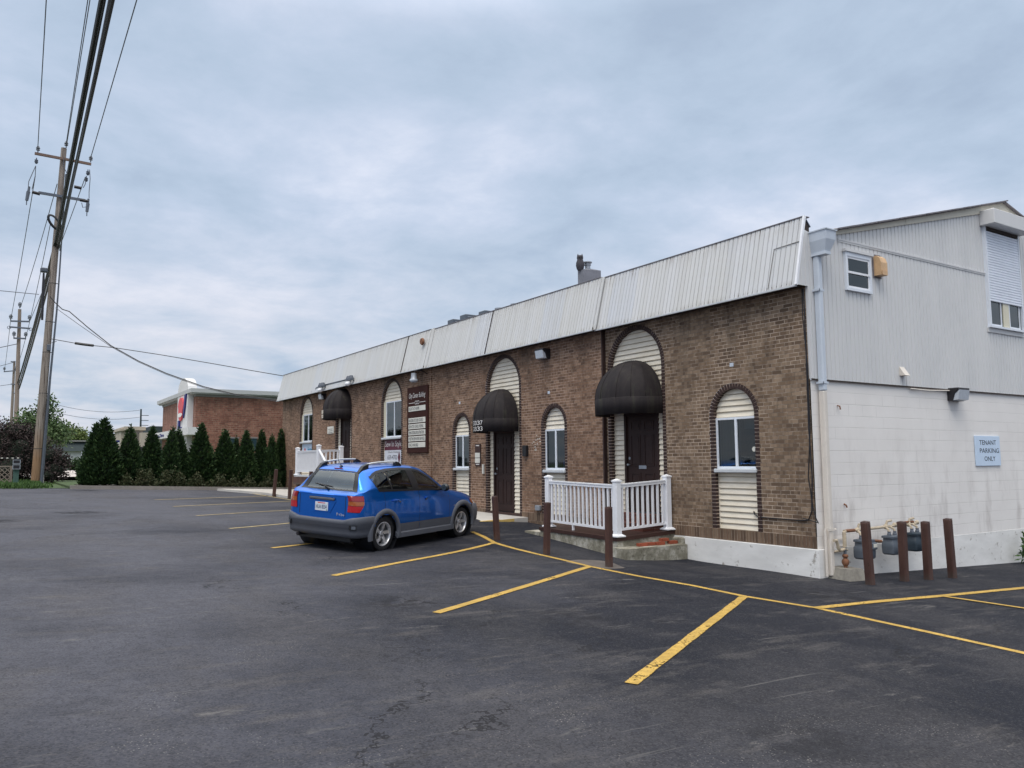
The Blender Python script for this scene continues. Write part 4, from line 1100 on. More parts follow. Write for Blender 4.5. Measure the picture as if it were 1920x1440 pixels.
# ================================================================== THINGS FIXED TO THE BUILDING
# decoy owl
OWL = (1.97, 8.80, 6.79)
o = thing('decoy_owl', 'grey decoy owl perched on the corner of the rooftop chimney', 'owl figure', OWL)
mb = MB(); mb.lathe([(0, 0), (.075, 0), (.10, .05), (.118, .14), (.112, .22), (.085, .29), (.080, .31), (.092, .35), (.085, .40), (.05, .43), (0, .435)], OWL, 'z', 18)
for s_ in (-1, 1): mb.lathe([(.028, .405), (.018, .44), (.0, .485)], (OWL[0] + s_ * .05, OWL[1] - s_ * .03, OWL[2]), 'z', 8)
ob = mb.build('body', 'owl', o, smooth=True)
mb = MB()
for s_ in (-1, 1): mb.ball((OWL[0] - .04 + s_ * .03, OWL[1] - .075 - s_ * .01, OWL[2] + .355), .018, .012, .018)
mb.build('eye', 'black', o)
mb = MB(); mb.lathe([(.014, 0), (0, .05)], (OWL[0] - .06, OWL[1] - .085, OWL[2] + .30), 'z', 8); mb.build('beak', 'black', o)
# roof units peeking over the mansard
for k, (pl, pr, lab) in enumerate([((839, 601), (872, 609), 'leftmost grey rooftop unit above the mansard'), ((862, 592), (892, 600), 'middle and tallest grey rooftop unit above the mansard'), ((897, 585), (922, 592), 'rightmost of the three grey rooftop units, small and pale')]):
    p = on_x(pl, 2.2); x0 = p.x; y0 = p.y; w = .75; zt = p.z
    t = thing('rooftop_unit', lab, 'roof unit', (x0, y0, 5.9), 'grey units on the roof')
    mb = MB(); mb.bbox(x0, x0 + w, y0 - .42, y0, 5.75, zt, .015); mb.build('casing', 'meter_grey', t)
    mb = MB(); 
    for i in range(4): mb.box(x0 + .08, x0 + w - .08, y0 - .428, y0 - .4195, zt - .10 - i * .05, zt - .075 - i * .05)
    mb.build('louvre', 'steel', t)
for px, lab in (((937, 577), 'low round roof vent, the left one of two on the roof edge'), ((967, 569), 'low round roof vent, the right one of two on the roof edge')):
    p = on_x(px, .7); t = thing('roof_vent', lab, 'roof vent', (p.x, p.y, 5.6), 'roof vents')
    mb = MB(); mb.lathe([(.08, 5.5), (.08, p.z - .06), (.15, p.z - .06), (.15, p.z - .02), (.05, p.z), (0, p.z)], (p.x, p.y, 0), 'z', 14); mb.build('cap', 'steel', t)

def wallpack(loc, nrm, label, w=.36, grp='wall lamps'):
    """wall pack lamp: dark wedge housing, prismatic lens under the hood"""
    n = Vector(nrm); s = n.cross(UP); L = Vector(loc)
    t = thing('wall_lamp', label, 'wall lamp', loc, grp)
    def P(a, b, c): return L + s * a + n * b + UP * c
    mb = MB()
    prof = [(0, -.12), (.10, -.12), (.14, .02), (.22, .10), (.22, .13), (0, .13)]
    mb.prism([P(-w / 2, b, c) for b, c in prof], s * w); mb.build('housing', 'lamp_black', t)
    mb = MB(); q = [(.104, -.115), (.20, -.10), (.235, .09), (.145, .015)]
    mb.prism([P(-w / 2 + .02, b, c) for b, c in q], s * (w - .04)); mb.build('lens', 'lens', t)
    return t
for px, xf, lab in (((1024, 665), -.085, 'dark wall lamp on the brick between the middle and the near awning'), ((609, 744), -.125, 'dark wall lamp on the brick beside the farthest awning')):
    p = on_x(px, xf); wallpack((xf, p.y, p.z), (-1, 0, 0), lab)
p = on_y((1787, 741), -.005); wallpack((p.x, -.002, p.z), (0, -1, 0), 'dark wall lamp on the white block gable wall under the siding', .42)
# thin cable feeding it
mb = MB(); mb.tube([(2.9, -.04, 2.80), (3.5, -.05, 2.79), (p.x - .15, -.05, p.z + .08)], .012, 5); tag(mb.build('lamp_cable', 'pipe_cream', origin=(2.9, -.04, 2.8)), 'pale cable running along the siding edge to the gable wall lamp', 'cable')
# barn lamp over the directory
p = on_x((776, 708), -.5)
t = thing('barn_lamp', 'white and grey bell lamp hanging from the soffit above the directory sign', 'lamp', p)
mb = MB(); mb.lathe([(.0, .14), (.085, .14), (.095, -.02), (.13, -.06), (.10, -.06), (.06, .0)], p, 'z', 18); mb.build('shade', 'steel', t, smooth=True)
mb = MB(); mb.lathe([(.132, -.058), (.135, -.10), (.09, -.15), (0, -.16)], p, 'z', 18); mb.build('lens', 'lens', t, smooth=True)
mb = MB(); mb.tube([p + Vector((0, 0, .14)), p + Vector((.02, 0, .22)), p + Vector((.2, -.15, .22)), p + Vector((.38, -.2, .12))], .015, 6); mb.build('arm', 'lamp_black', t)
# conduit with twin floods on the mansard
def mans(p): return on_x(p, -.33)
pts = [mans((594, 733)), mans((594.5, 728)), mans((600, 725)), mans((610, 722)), mans((663, 709))]
t = thing('flood_lights', 'thin conduit with two pairs of floodlights low on the far mansard', 'floodlights', pts[3])
mb = MB(); mb.tube([q + Vector((-.05, 0, 0)) for q in pts], .022, 6); mb.build('conduit', 'duct', t)
for q in (pts[3], pts[4]):
    mb = MB()
    for d in (-.16, .12):
        c_ = q + Vector((-.16, d, -.02)); mb.lathe([(0, .10), (.06, .10), (.10, 0), (.11, -.07), (.085, -.075), (0, -.05)], c_, 'z', 14)
    mb.build('flood_head', 'duct', t)
    mb = MB(); c_ = q + Vector((-.2, .05, -.22)); mb.ball(c_, .11, .16, .085); mb.build('sensor', 'white_vinyl', t)

# directory sign
x = -.145
p0, p1 = on_x((764.4, 849.7), x), on_x((803.2, 722), x); yL, yR, z0, z1 = p0.y, p1.y, p0.z, p1.z + .02
t = thing('directory_sign', 'tall brown tenant directory board with six cream name strips on the brick wall', 'sign', (x, (yL + yR) / 2, z0))
mb = MB(); mb.bbox(x - .03, -.121, yR, yL, z0, z1, .008); mb.build('board', weathered('brown sign board', srgb(62, 38, 34), .75, .12, 4, spec=.12), t)
w = yL - yR
lettering('City Center Building', w * .80, .21, (x - .031, yL - w * .1, z1 - .41), LEFTDIR, UP, 'chalk', t, shear=.35)
mb = MB(); zz = z1 - .53
for a, b in ((.10, .38), (.64, .90)): mb.box(x - .034, x - .030, yL - w * b, yL - w * a, zz, zz + .016)
for k in (-1, 0, 1): mb.lathe([(.045, -.002), (.06, -.002), (.06, .002), (.045, .002)], (x - .032, (yL + yR) / 2 + k * .10, zz + .01), 'x', 14)
mb.build('ornament', 'chalk', t)
rows = [('RIGHT AT HOME', .62, 1), ('BUILDERS KITCHEN SOURCE', .84, 3), ('SEW IN STYLE - SCHOOL OF SEWING', .86, 4), ('VIKING DESIGNS AND ALTERATIONS', .90, 5), ('POSITIVE BEHAVIOR SERVICES', .93, 6), ('SPACE AVAILABLE', .56, 7)]
for s_, ww, k in rows:
    za = z1 - .60 - k * .198 + .19 - .17
    if k == 1: za = z1 - .795
    mb = MB(); mb.bbox(x - .042, x - .0301, yR + w * .09, yL - w * .09, za, za + .165, .004); st = mb.build('name_strip', 'sign_white', t)
    lettering(s_, w * .82 * ww, .10, (x - .043, yL - w * .12, za + .034), LEFTDIR, UP, 'ink', st)
# small directory by the middle door
p0, p1 = on_x((891, 873.7), -.1), on_x((901, 832), -.1)
t = thing('entry_plaque', 'small brown plaque with two cream name cards beside the middle door', 'sign', (-.1, p0.y, p0.z))
mb = MB(); mb.bbox(-.11, -.081, p1.y, p0.y, p0.z, p1.z, .006); mb.build('board', 'dark_brown', t)
w = p0.y - p1.y; h = p1.z - p0.z
for f0, s1, s2 in ((.14, 'SERVICES', 'SUITE 3'), (.38, 'ALTERATIONS', 'SUITE 2')):
    za = p0.z + h * f0; mb = MB(); mb.box(-.117, -.1101, p1.y + w * .06, p0.y - w * .06, za, za + h * .215); st = mb.build('name_card', 'sign_white', t)
mb = MB()
for f0 in (.055, .90): mb.box(-.1135, -.1101, p1.y + w * .2, p0.y - w * .2, p0.z + h * f0, p0.z + h * f0 + .025)
mb.build('ornament', 'chalk', t)
# banner under the tall window
c, hw, zt, zz, xf = OPEN['w4']; yl, yr = c + hw - BW - .06, c - hw + BW; xb = xf + REC - .03
t = thing('shop_banner', 'white banner with burgundy headline panel under the tall arched window', 'banner', (xb, c, 1.42))
z1 = 2.275; zm = z1 - .36; z0 = 1.36
mb = MB(); mb.box(xb, xb + .012, yr, yl, z0, zm); mb.build('sheet', weathered('white banner vinyl', srgb(212, 214, 222), .5, .06, 5, bump=.3, stretch=(1, 3, 1)), t)
mb = MB(); mb.box(xb - .004, xb + .012, yr, yl, zm + .001, z1); mb.build('headline_panel', 'burgundy', t)
w = yl - yr
lettering('Sew In Style', w * .90, .25, (xb - .005, yl - w * .04, zm + .06), LEFTDIR, UP, 'chalk', t, bold=.0)
lettering('659-4702', w * .52, .15, (xb - .001, yl - w * .17, zm - .32), LEFTDIR, UP, 'ink', t, bold=.0)
lettering('School of Sewing', w * .55, .09, (xb - .001, yl - w * .20, zm - .12), LEFTDIR, UP, 'ink_soft', t)
lettering('Designs and Alterations', w * .80, .08, (xb - .001, yl - w * .08, zm - .51), LEFTDIR, UP, 'ink_soft', t)
mb = MB(); yc, zc = yr + w * .20, zm - .25; mb.prism([(xb - .006, yc - .10, zc), (xb - .006, yc, zc - .22), (xb - .006, yc + .10, zc), (xb - .006, yc, zc + .22)], (.005, 0, 0)); mb.build('diamond', 'burgundy', t)
# sheet under the farthest window
c, hw, zt, zz, xf = OPEN['w5']; yl, yr = c + hw - BW - .05, c - hw + BW + .05; xb = xf + REC - .03
t = thing('window_board', 'pale blue board with a small house emblem under the farthest arched window', 'sign', (xb, c, 1.6))
mb = MB(); mb.box(xb, xb + .012, yr, yl, 1.55, 2.33); mb.build('board', 'sign_blue', t)
mb = MB(); w = yl - yr
mb.prism([(xb - .006, yl - .18, 1.98), (xb - .006, yl - .38, 2.17), (xb - .006, yl - .58, 1.98), (xb - .006, yl - .52, 1.96), (xb - .006, yl - .38, 2.10), (xb - .006, yl - .24, 1.96)], (.005, 0, 0)); mb.build('roof_emblem', 'emblem_red', t)
lettering('Home', w * .42, .24, (xb - .002, yl - w * .52, 1.96), LEFTDIR, UP, mat('teal lettering', srgb(36, 136, 178), .5)[0], t, bold=.03)
# cream notice by the far door
p0, p1 = on_x((614.7, 813.5), -.125), on_x((626.5, 799), -.125)
t = thing('door_notice', 'small cream notice on the brick left of the farthest door', 'sign', (-.125, p0.y, p0.z))
mb = MB(); mb.bbox(-.15, -.121, p1.y, p0.y, p0.z, p1.z, .005); mb.build('board', 'sign_white', t)
mb = MB()
for i in range(4): mb.box(-.1535, -.1505, p1.y + .10, p0.y - .12 - .03 * (i % 2), p1.z - .12 - i * .07, p1.z - .10 - i * .07)
mb.build('print', 'ink_soft', t)
# tenant parking sign on the gable wall
p0, p1 = on_y((1830.5, 873.6), -.02), on_y((1873, 817.5), -.02); x0, x1, z0, z1 = p0.x, p1.x, p0.z, p1.z - .005
t = thing('parking_sign', 'pale blue white TENANT PARKING ONLY sign on the white block wall', 'sign', (x0, -.01, z0))
mb = MB(); mb.bbox(x0, x1, -.028, -.006, z0, z1, .003); mb.build('panel', 'sign_blue', t)
w = x1 - x0; h = z1 - z0
for s_, a, ww, zf in (('TENANT', .16, .68, .70), ('PARKING', .16, .78, .43), ('ONLY', .33, .44, .16)):
    lettering(s_, w * ww, h * .155, (x0 + w * a, -.0285, z0 + h * zf), (1, 0, 0), UP, 'ink', t, bold=.0)

# ------------------------------------------------------------------ near porch with its white railing
p_r = Vector((-.115, 3.40, .104)); p_c = Vector((-1.43, 3.40, .035)); p_l = Vector((-1.43, 5.66, .085)); p_b = Vector((-.115, 5.36, .12))
t = thing('porch', 'stained concrete porch with a step and brick threshold before the near door', 'porch', (-.75, 4.4, -.4))
mb = MB()
def floor_poly(dz, g=0.0): return [(-1.50 - g, 3.33 - g, .03 + dz), (-.002, 3.33 - g, .10 + dz), (-.002, 5.36, .12 + dz), (-.086, 5.44, .12 + dz), (-.086, 5.90 + g, .11 + dz), (-1.50 - g, 5.90 + g, .07 + dz)]
mb.prism(floor_poly(-.75), (0, 0, .75 - .075)); mb.build('base', 'porch', t)
mb = MB(); mb.prism(floor_poly(-.074, .02), (0, 0, .07)); mb.build('deck_edge', 'dark_brown', t)
mb = MB(); mb.box(-.02 - .30, -.0, 3.56, 5.26, .04, .385); mb.box(-.02 - .58, -.3201, 3.60, 5.22, .03, .22); mb.build('threshold_step', 'step_brick', t)
mb = MB(); mb.prism([(-1.63, 3.326, -.75), (-1.63, 2.93, -.75), (-.06, 2.93, -.75), (-.06, 3.326, -.75)], (0, 0, .60)); mb.build('side_step', 'porch', t)
mb = MB(); mb.prism([(-1.50, 5.93, -.6), (-1.50, 6.5, -.6), (-.3, 6.5, -.6), (-.3, 5.93, -.6)], (0, 0, .55)); mb.build('side_step', 'porch', t)
random.seed(3)
for i, (bx, ly, lab) in enumerate([(-1.02, 0.0, 'loose red brick on the porch step, the one nearest the corner post'), (-.80, .02, 'loose red brick lying second on the porch step'), (-.58, -.02, 'loose red brick in the middle of the porch step row'), (-.42, .03, 'loose red brick stood on top of the others at the porch step'), (-.22, .0, 'loose red brick on the porch step, closest to the brick wall')]):
    z = -.148 + (.058 if i == 3 else 0); a = random.uniform(-.25, .25)
    mb = MB(); mb.obox((bx, 3.17 + ly, z + .029), (.098 * cos(a), .098 * sin(a), 0), (-.046 * sin(a), .046 * cos(a), 0), (0, 0, .028))
    tag(mb.build('loose_brick', 'loose_brick', origin=(bx, 3.17 + ly, z)), lab, 'brick', 'loose bricks on the porch step')

def post(mb, p, h, s=.062, cap=True):
    x, y, z = p
    mb.bbox(x - s, x + s, y - s, y + s, z, z + h - .03, .006)
    if cap:
        a = s + .012
        mb.box(x - a, x + a, y - a, y + a, z + h - .03, z + h)
        mb.add([(x - a, y - a, z + h), (x + a, y - a, z + h), (x + a, y + a, z + h), (x - a, y + a, z + h), (x, y, z + h + .035)], [(0, 1, 4), (1, 2, 4), (2, 3, 4), (3, 0, 4)])
def skirt(mb, p, s=.062):
    x, y, z = p; a = s + .05
    mb.add([(x - a, y - a, z), (x + a, y - a, z), (x + a, y + a, z), (x - a, y + a, z), (x - a, y - a, z + .02), (x + a, y - a, z + .02), (x + a, y + a, z + .02), (x - a, y + a, z + .02),
            (x - s, y - s, z + .055), (x + s, y - s, z + .055), (x + s, y + s, z + .055), (x - s, y + s, z + .055)],
           [(0, 1, 5, 4), (1, 2, 6, 5), (2, 3, 7, 6), (3, 0, 4, 7), (4, 5, 9, 8), (5, 6, 10, 9), (6, 7, 11, 10), (7, 4, 8, 11)])
def rail_panel(t, a, b, zlo, zhi, n, bs=.019, s=.062):
    a, b = Vector(a), Vector(b); d = (b - a); L = d.length; u = d.normalized(); a2, b2 = a + u * s, b - u * s
    side = Vector((-u.y, u.x, 0)).normalized()
    for z, hh, ww, nm in ((zhi, .028, .034, 'top_rail'), (zlo, .022, .024, 'bottom_rail')):
        mb = MB(); c = (a2 + b2) / 2 + UP * z; mb.obox(c, (b2 - a2) / 2, side * ww, UP * hh)
        if nm == 'top_rail': mb.obox(c + UP * .034, (b2 - a2) / 2, side * .045, UP * .012)
        mb.build(nm, 'white_vinyl', t)
    for i in range(n):
        q = a2.lerp(b2, (i + .5) / n); mb = MB(); mb.obox(q + UP * ((zlo + zhi) / 2), u * bs, side * bs, UP * ((zhi - zlo) / 2 - .026)); mb.build('baluster', 'white_vinyl', t)
t = thing('porch_railing', 'white vinyl porch railing on the stained concrete porch before the near door', 'railing', p_c)
for p in (p_r, p_c, p_l):
    mb = MB(); post(mb, p, 1.075); mb.build('post', 'white_vinyl', t)
    mb = MB(); skirt(mb, p); mb.build('post_skirt', 'white_vinyl', t)
rail_panel(t, p_c, p_l, .13, .945, 16); rail_panel(t, p_c, p_r, .13, .955, 9)
mb = MB(); q = p_c.lerp(p_l, .62); mb.box(q.x - .02, q.x + .02, q.y - .02, q.y + .02, q.z, q.z + .11); mb.build('rail_foot', 'white_vinyl', t)

# ------------------------------------------------------------------ far porch
fx = -1.42
PA, PB = on_x((557.5, 889), fx), on_x((597, 889), fx); zfl = 1.03
yA, yB = PA.y, PB.y
t = thing('wooden_porch', 'raised brown wooden porch deck before the farthest door', 'porch', (fx, (yA + yB) / 2, .3))
mb = MB(); mb.box(fx - .10, -.125, yB - .1, yA + .12, zfl - .06, zfl); mb.build('deck', 'sill', t)
mb = MB(); mb.box(fx - .12, fx - .06, yB - .12, yA + .14, zfl - .36, zfl - .062); mb.box(fx - .06, -.125, yB - .12, yB - .06, zfl - .36, zfl - .062); mb.box(fx - .06, -.125, yA + .08, yA + .14, zfl - .36, zfl - .062); mb.build('rim_board', 'bollard', t)
for y in (yA - .1, yB + .1):
    mb = MB(); mb.bbox(fx - .05, fx + .12, y - .08, y + .08, .05, zfl - .36, .01); mb.build('deck_post', 'bollard', t)
mb = MB(); mb.box(-.9, -.13, yB, yA, .1, zfl - .07); mb.build('underside', 'soffit', t)
for i in range(5):
    mb = MB(); zz = zfl - .06 - .19 * (i + 1) + .1; mb.box(fx + .05, -.2, yB - .12 - .28 * (i + 1), yB - .12 - .28 * i, zz - .05, zz); mb.build('tread', 'sill', t)
t = thing('deck_railing', 'white vinyl railing with a sloping stair rail on the far wooden porch', 'railing', (fx, yA, zfl))
A_, B_, C_ = Vector((fx, yA, zfl)), Vector((fx, yB, zfl)), Vector((-.55, yB, zfl + .02))
for p in (A_, B_, C_):
    mb = MB(); post(mb, p, 1.06 if p is not B_ else 1.12, .07); skirt(mb, p, .07); mb.build('post', 'white_vinyl', t)
rail_panel(t, A_, B_, .14, .90, 20, .022, .07); rail_panel(t, B_, C_, .14, .90, 5, .022, .07)
rail_panel(t, A_, Vector((-.14, yA, zfl)), .14, .90, 8, .022, .07)
mb = MB(); e_ = Vector((fx + .02, yB - 1.45, .12)); s0 = B_ + UP * .98; s1 = e_ + UP * .92
mb.tube([s0, s1], .045, 8); mb.tube([B_ + UP * .2, e_ + UP * .15], .03, 6); mb.build('stair_rail', 'white_vinyl', t)
mb = MB()
for i in range(9):
    q0, q1 = s0.lerp(s1, (i + .6) / 9.6), (B_ + UP * .2).lerp(e_ + UP * .15, (i + .6) / 9.6); mb = MB(); mb.tube([q1, q0], .02, 5); mb.build('baluster', 'white_vinyl', t)
mb = MB(); post(mb, e_, 1.02, .06); mb.build('post', 'white_vinyl', t)

# ------------------------------------------------------------------ bollards
def bollard(base_px, top_px, label, s=.054, grp='brown steel bollards'):
    b = on_ground(base_px); r = ray(top_px)
    # top: the point of the sight line closest above the base
    d = (b - CAM).dot(CF); tp = CAM + r * (d / r.dot(CF))
    lean = Vector(((tp.x - b.x), (tp.y - b.y), tp.z - b.z))
    t = thing('bollard', label, 'bollard', b, grp)
    h = lean.length; k = lean.normalized(); a = Vector((1, 0, 0)); a = (a - k * a.dot(k)).normalized(); c = k.cross(a)
    mb = MB(); n = 12; R = []
    prof = [(1.0, -.25), (1.0, h - .012), (.93, h), (0.0, h + .002)]
    def ring(q):
        out = []
        for (ux, uy) in ((-1, -.7), (-.7, -1), (.7, -1), (1, -.7), (1, .7), (.7, 1), (-.7, 1), (-1, .7)): out.append((ux * s * q, uy * s * q))
        return out
    vs = []
    for q, hh in prof:
        for ux, uy in ring(q): vs.append(b + a * ux + c * uy + k * hh)
    fs = []
    for i in range(3):
        for j in range(8): fs.append((i * 8 + j, i * 8 + (j + 1) % 8, i * 8 + 8 + (j + 1) % 8, i * 8 + 8 + j))
    mb.add(vs, fs); mb.build('tube', 'bollard', t)
    mb = MB(); cc = b + k * (h + .004); mb.obox(cc, a * (s * .9), c * (s * .9), k * .003); mb.build('cap', 'dark_brown', t)
    return t
bollard((932, 1013), (927.5, 931), 'brown bollard just ahead of the blue car, at the middle door')
bollard((1025, 1039.5), (1026.5, 943), 'brown bollard before the left end of the white porch railing')
bollard((1142, 1063), (1141, 951.5), 'brown bollard before the corner post of the white porch railing')
bollard((1632, 1096), (1622, 979), 'leaning brown bollard in front of the left gas meter, first of four', .060, 'bollards guarding the gas meters')
bollard((1696, 1089.5), (1690.5, 979), 'leaning brown bollard between the second and third gas meter', .060, 'bollards guarding the gas meters')
bollard((1741, 1086.5), (1734.5, 979), 'leaning brown bollard in front of the third gas meter', .060, 'bollards guarding the gas meters')
bollard((1786, 1083.5), (1776.5, 973.5), 'leaning brown bollard right of all gas meters, last of four', .060, 'bollards guarding the gas meters')
bollard((513.5, 931), (518, 880.5), 'brown bollard at the far walk, the one farthest left', .058)
bollard((542.5, 935.5), (546, 881), 'brown bollard beside the brick corner at the far porch', .058)
bollard((580, 941), (583.5, 884.5), 'brown bollard standing in front of the far wooden porch', .058)

# ------------------------------------------------------------------ gas meters
def meter(xm, zm, mt, label, ym=-.30, dial=True, tagc=False):
    t = thing('gas_meter', label, 'gas meter', (xm, ym, zm), 'gas meters on the white gable wall')
    w, d, h = .165, .12, .17
    mb = MB(); n = 16; vs = []; prof = [(-.165, .82), (-.14, .97), (-.04, 1.0), (.03, .98), (.06, .86), (.115, .84), (.118, .98), (.150, .98), (.158, .88)]
    for z, q in prof:
        for k in range(n):
            a = 2 * pi * k / n; ca, sa = cos(a), sin(a)
            vs.append((xm + w * q * math.copysign(abs(ca) ** .28, ca), ym + d * q * math.copysign(abs(sa) ** .28, sa), zm + z))
    fs = [tuple(range(n - 1, -1, -1)), tuple(range(len(vs) - n, len(vs)))]
    for i in range(len(prof) - 1):
        for k in range(n): fs.append((i * n + k, i * n + (k + 1) % n, (i + 1) * n + (k + 1) % n, (i + 1) * n + k))
    mb.add(vs, fs); mb.build('case', mt, t, smooth=True)
    mb = MB(); mb.bbox(xm + .01, xm + .15, ym - d - .03, ym - d * .8, zm - .01, zm + .11, .012); dl = mb.build('dial_box', mt, t)
    mb = MB(); mb.box(xm + .03, xm + .13, ym - d - .0335, ym - d - .0302, zm + .03, zm + .09); mb.build('dial_window', 'sign_white', dl)
    mb = MB()
    for s_ in (-1, 1): mb.lathe([(.035, .15), (.035, .185), (.028, .20), (.028, .23)], (xm + s_ * .085, ym, zm), 'z', 12)
    mb.build('union', 'porcelain', t)
    if tagc: 
        mb = MB(); mb.box(xm + .11, xm + .18, ym - d - .012, ym - d - .005, zm - .13, zm - .04); mb.build('yellow_tag', 'yellow_tag', t)
    return t
def mpos(px): return on_y(px, -.30)
m1, m2, m3 = mpos((1621, 1029)), mpos((1673.5, 1021)), mpos((1716, 1015))
meter(m1.x, m1.z, 'meter_grey', 'blue grey gas meter behind the first leaning bollard')
meter(m2.x, m2.z, 'meter_grey', 'mid grey gas meter behind the second leaning bollard')
meter(m3.x, m3.z, 'meter_dark', 'dark slate gas meter with a yellow tag behind the third bollard', tagc=True)
t = thing('gas_piping', 'beige and rusty gas piping linking the meters on the white wall', 'pipes', (m1.x - .5, -.2, m1.z))
yp = -.22; zh = m1.z + .31
mb = MB(); r = .026
hx = m1.x - .42
mb.tube([(hx, yp, zh - .26), (hx, yp, zh - .02), (hx + .03, yp, zh)], r * 1.2, 8)
mb.tube([(hx - .28, yp, zh - .14), (hx - .22, yp, zh - .14), (hx - .19, yp, zh - .20), (hx - .17, yp, zh - .28), (hx - .12, yp, zh - .31), (hx, yp, zh - .29)], r, 8)
mb.tube([(hx, yp, zh), (m1.x, yp, zh), (m2.x, yp, zh + .015), (m3.x + .25, yp, zh + .03)], r * .95, 8)
mb.tube([(hx - .2, -.02, zh - .36), (m1.x - .12, -.05, zh - .34)], .02, 6)
for m_, dz in ((m1, .0), (m2, .015), (m3, .025)):
    for s_ in (-1, 1):
        mb.tube([(m_.x + s_ * .085, -.30, m_.z + .22), (m_.x + s_ * .085, -.29, m_.z + .26), (m_.x + s_ * .06, yp, zh + dz)], r * .8, 8)
    mb.ball((m_.x - .05, yp, zh + dz), .045, .045, .045); mb.ball((m_.x + .22, yp, zh + dz + .02), .042, .04, .04)
    mb.tube([(m_.x - .05, yp, zh + dz), (m_.x - .02, yp - .01, zh + dz + .09), (m_.x + .12, yp, zh + dz + .10)], r * .8, 8)
mb.build('pipe_run', 'beige_pipe', t, smooth=True)
mb = MB(); mb.tube([(m1.x + .20, yp, zh + .02), (m1.x + .20, yp, zh - .22)], .014, 6); mb.lathe([(.06, -.02), (.06, .02), (0, .02)], (m1.x + .2, yp, zh - .25), 'z', 10); mb.build('regulator', 'pipe_cream', t)
mb = MB(); mb.tube([(m1.x + .24, yp, m1.z + .12), (m2.x - .2, yp, m2.z + .06)], r, 8); mb.tube([(m2.x + .3, yp, zh + .055), (m3.x + .1, yp, zh + .065)], r * .9, 8)
mb.tube([(hx + .03, yp, zh), (m1.x - .14, yp, zh)], r * 1.05, 8); mb.build('rusty_pipe', 'rust_pipe', t, smooth=True)
mb = MB(); zg = ground_z(hx, yp) - .05
mb.tube([(hx, yp, zg), (hx, yp, zh - .38)], .032, 8); mb.ball((hx, yp, zg + .32), .06, .06, .07); mb.ball((hx, yp, zg + .42), .05, .05, .04); mb.ball((hx, yp, zg + .20), .048, .05, .03); mb.build('riser', 'rust_pipe', t, smooth=True)
mb = MB(); mb.tube([(hx, yp, zh - .42), (hx, yp, zh - .27)], .026, 8); mb.build('riser_sleeve', 'meter_grey', t)
mb = MB()
for z in (.0, -.12): mb.box(hx + .07, hx + .33, -.035, -.02, zh - .16 + z, zh - .145 + z)
mb.build('wall_bracket', 'pipe_cream', t)
# splash block at the foot of the downpipe
c_ = on_ground((1575, 1088)); mb = MB(); z = ground_z(c_.x, c_.y) - .06
x0, x1, y0, y1 = .20, .66, -.44, -.03; z = ground_z(.4, -.2) - .06
mb.add([(x0 - .06, y0 - .06, z), (x1 + .06, y0 - .06, z), (x1 + .06, y1, z), (x0 - .06, y1, z), (x0 + .03, y0 + .06, z + .24), (x1 - .02, y0 + .06, z + .22), (x1 - .02, y1, z + .24), (x0 + .03, y1, z + .25)],
       [(0, 1, 5, 4), (1, 2, 6, 5), (2, 3, 7, 6), (3, 0, 4, 7), (4, 5, 6, 7)])
tag(mb.build('splash_block', 'concrete', origin=(x0, y0, z)), 'grey concrete block at the foot of the downpipe', 'concrete block')
# ================================================================== UTILITY POLES AND WIRES
def polemat():
    m, t, b = mat('grey timber tan at the foot', (0.2, 0.18, 0.16), 0.9, 0, 0.2)
    n = t.noise(t.mapping(t.coord(), (16, 16, 0.35)), 2.0, 6, 0.7); n2 = t.noise(t.coord(), 1.3, 4)
    c = t.ramp(n, [(0.3, srgb(92, 82, 76)), (0.5, srgb(138, 128, 120)), (0.7, srgb(166, 156, 146))])
    z = t.sep(t.coord())[2]
    f = t.ramp(t.math('ADD', t.math('DIVIDE', z, 6.0), t.math('MULTIPLY', n2, 0.25)), [(0.30, 0.9), (0.62, 0.0)])
    c = t.mix(f, c, srgb(142, 112, 84)); c = t.mix(t.ramp(n, [(0.38, 0.75), (0.46, 0.0)]), c, srgb(62, 46, 36))
    t.put(b.inputs['Base Color'], c); t.put(b.inputs['Normal'], t.bump(n, 0.6, 0.02)); return m
M['pole'] = polemat()
pb = on_ground((66, 907)); YP = pb.y; ptop = on_y((120, 278), YP)
POLEGRP = 'wooden utility poles along the street'
T1 = thing('utility_pole', 'tall grey timber utility pole with two crossarms, nearest of the row', 'utility pole', pb, POLEGRP)
ax = (ptop - pb).normalized()
def on_pole(f): return pb.lerp(ptop, f)
mb = MB(); mb.tube([on_pole(-.03), on_pole(.2), on_pole(.6), on_pole(1)], [.195, .185, .155, .125], 16); mb.build('shaft', 'pole', T1, smooth=True)
def arm_px(a, b, th, d, nm, m='wood_arm', T=T1, Y=None):
    Y = YP if Y is None else Y
    A, Bq = on_y(a, Y - d), on_y(b, Y - d); u = (Bq - A).normalized(); mb = MB(); mb.obox((A + Bq) / 2, (Bq - A) / 2, (0, th * .8, 0), u.cross(Vector((0, 1, 0))) * th); return mb.build(nm, m, T)
arm_px((65, 287.5), (171, 308), .06, .2, 'crossarm')
arm_px((72, 361), (160, 376), .06, .2, 'crossarm', 'porcelain')
def insul(px, T=T1, Y=None, s=1.0, down=False):
    Y = YP if Y is None else Y
    p = on_y(px, Y - .2); mb = MB(); k = -1 if down else 1
    mb.lathe([(.02 * s, 0), (.02 * s, k * .08 * s), (.07 * s, k * .09 * s), (.05 * s, k * .14 * s), (.075 * s, k * .16 * s), (.04 * s, k * .24 * s), (0, k * .26 * s)], p, 'z', 10); mb.build('insulator', 'porcelain', T); return p
for px in ((71, 286), (124, 277), (170, 304)): insul(px, s=1.3)
for px in ((68.5, 296), (165, 318), (162, 330)): insul(px, s=1.2, down=True)
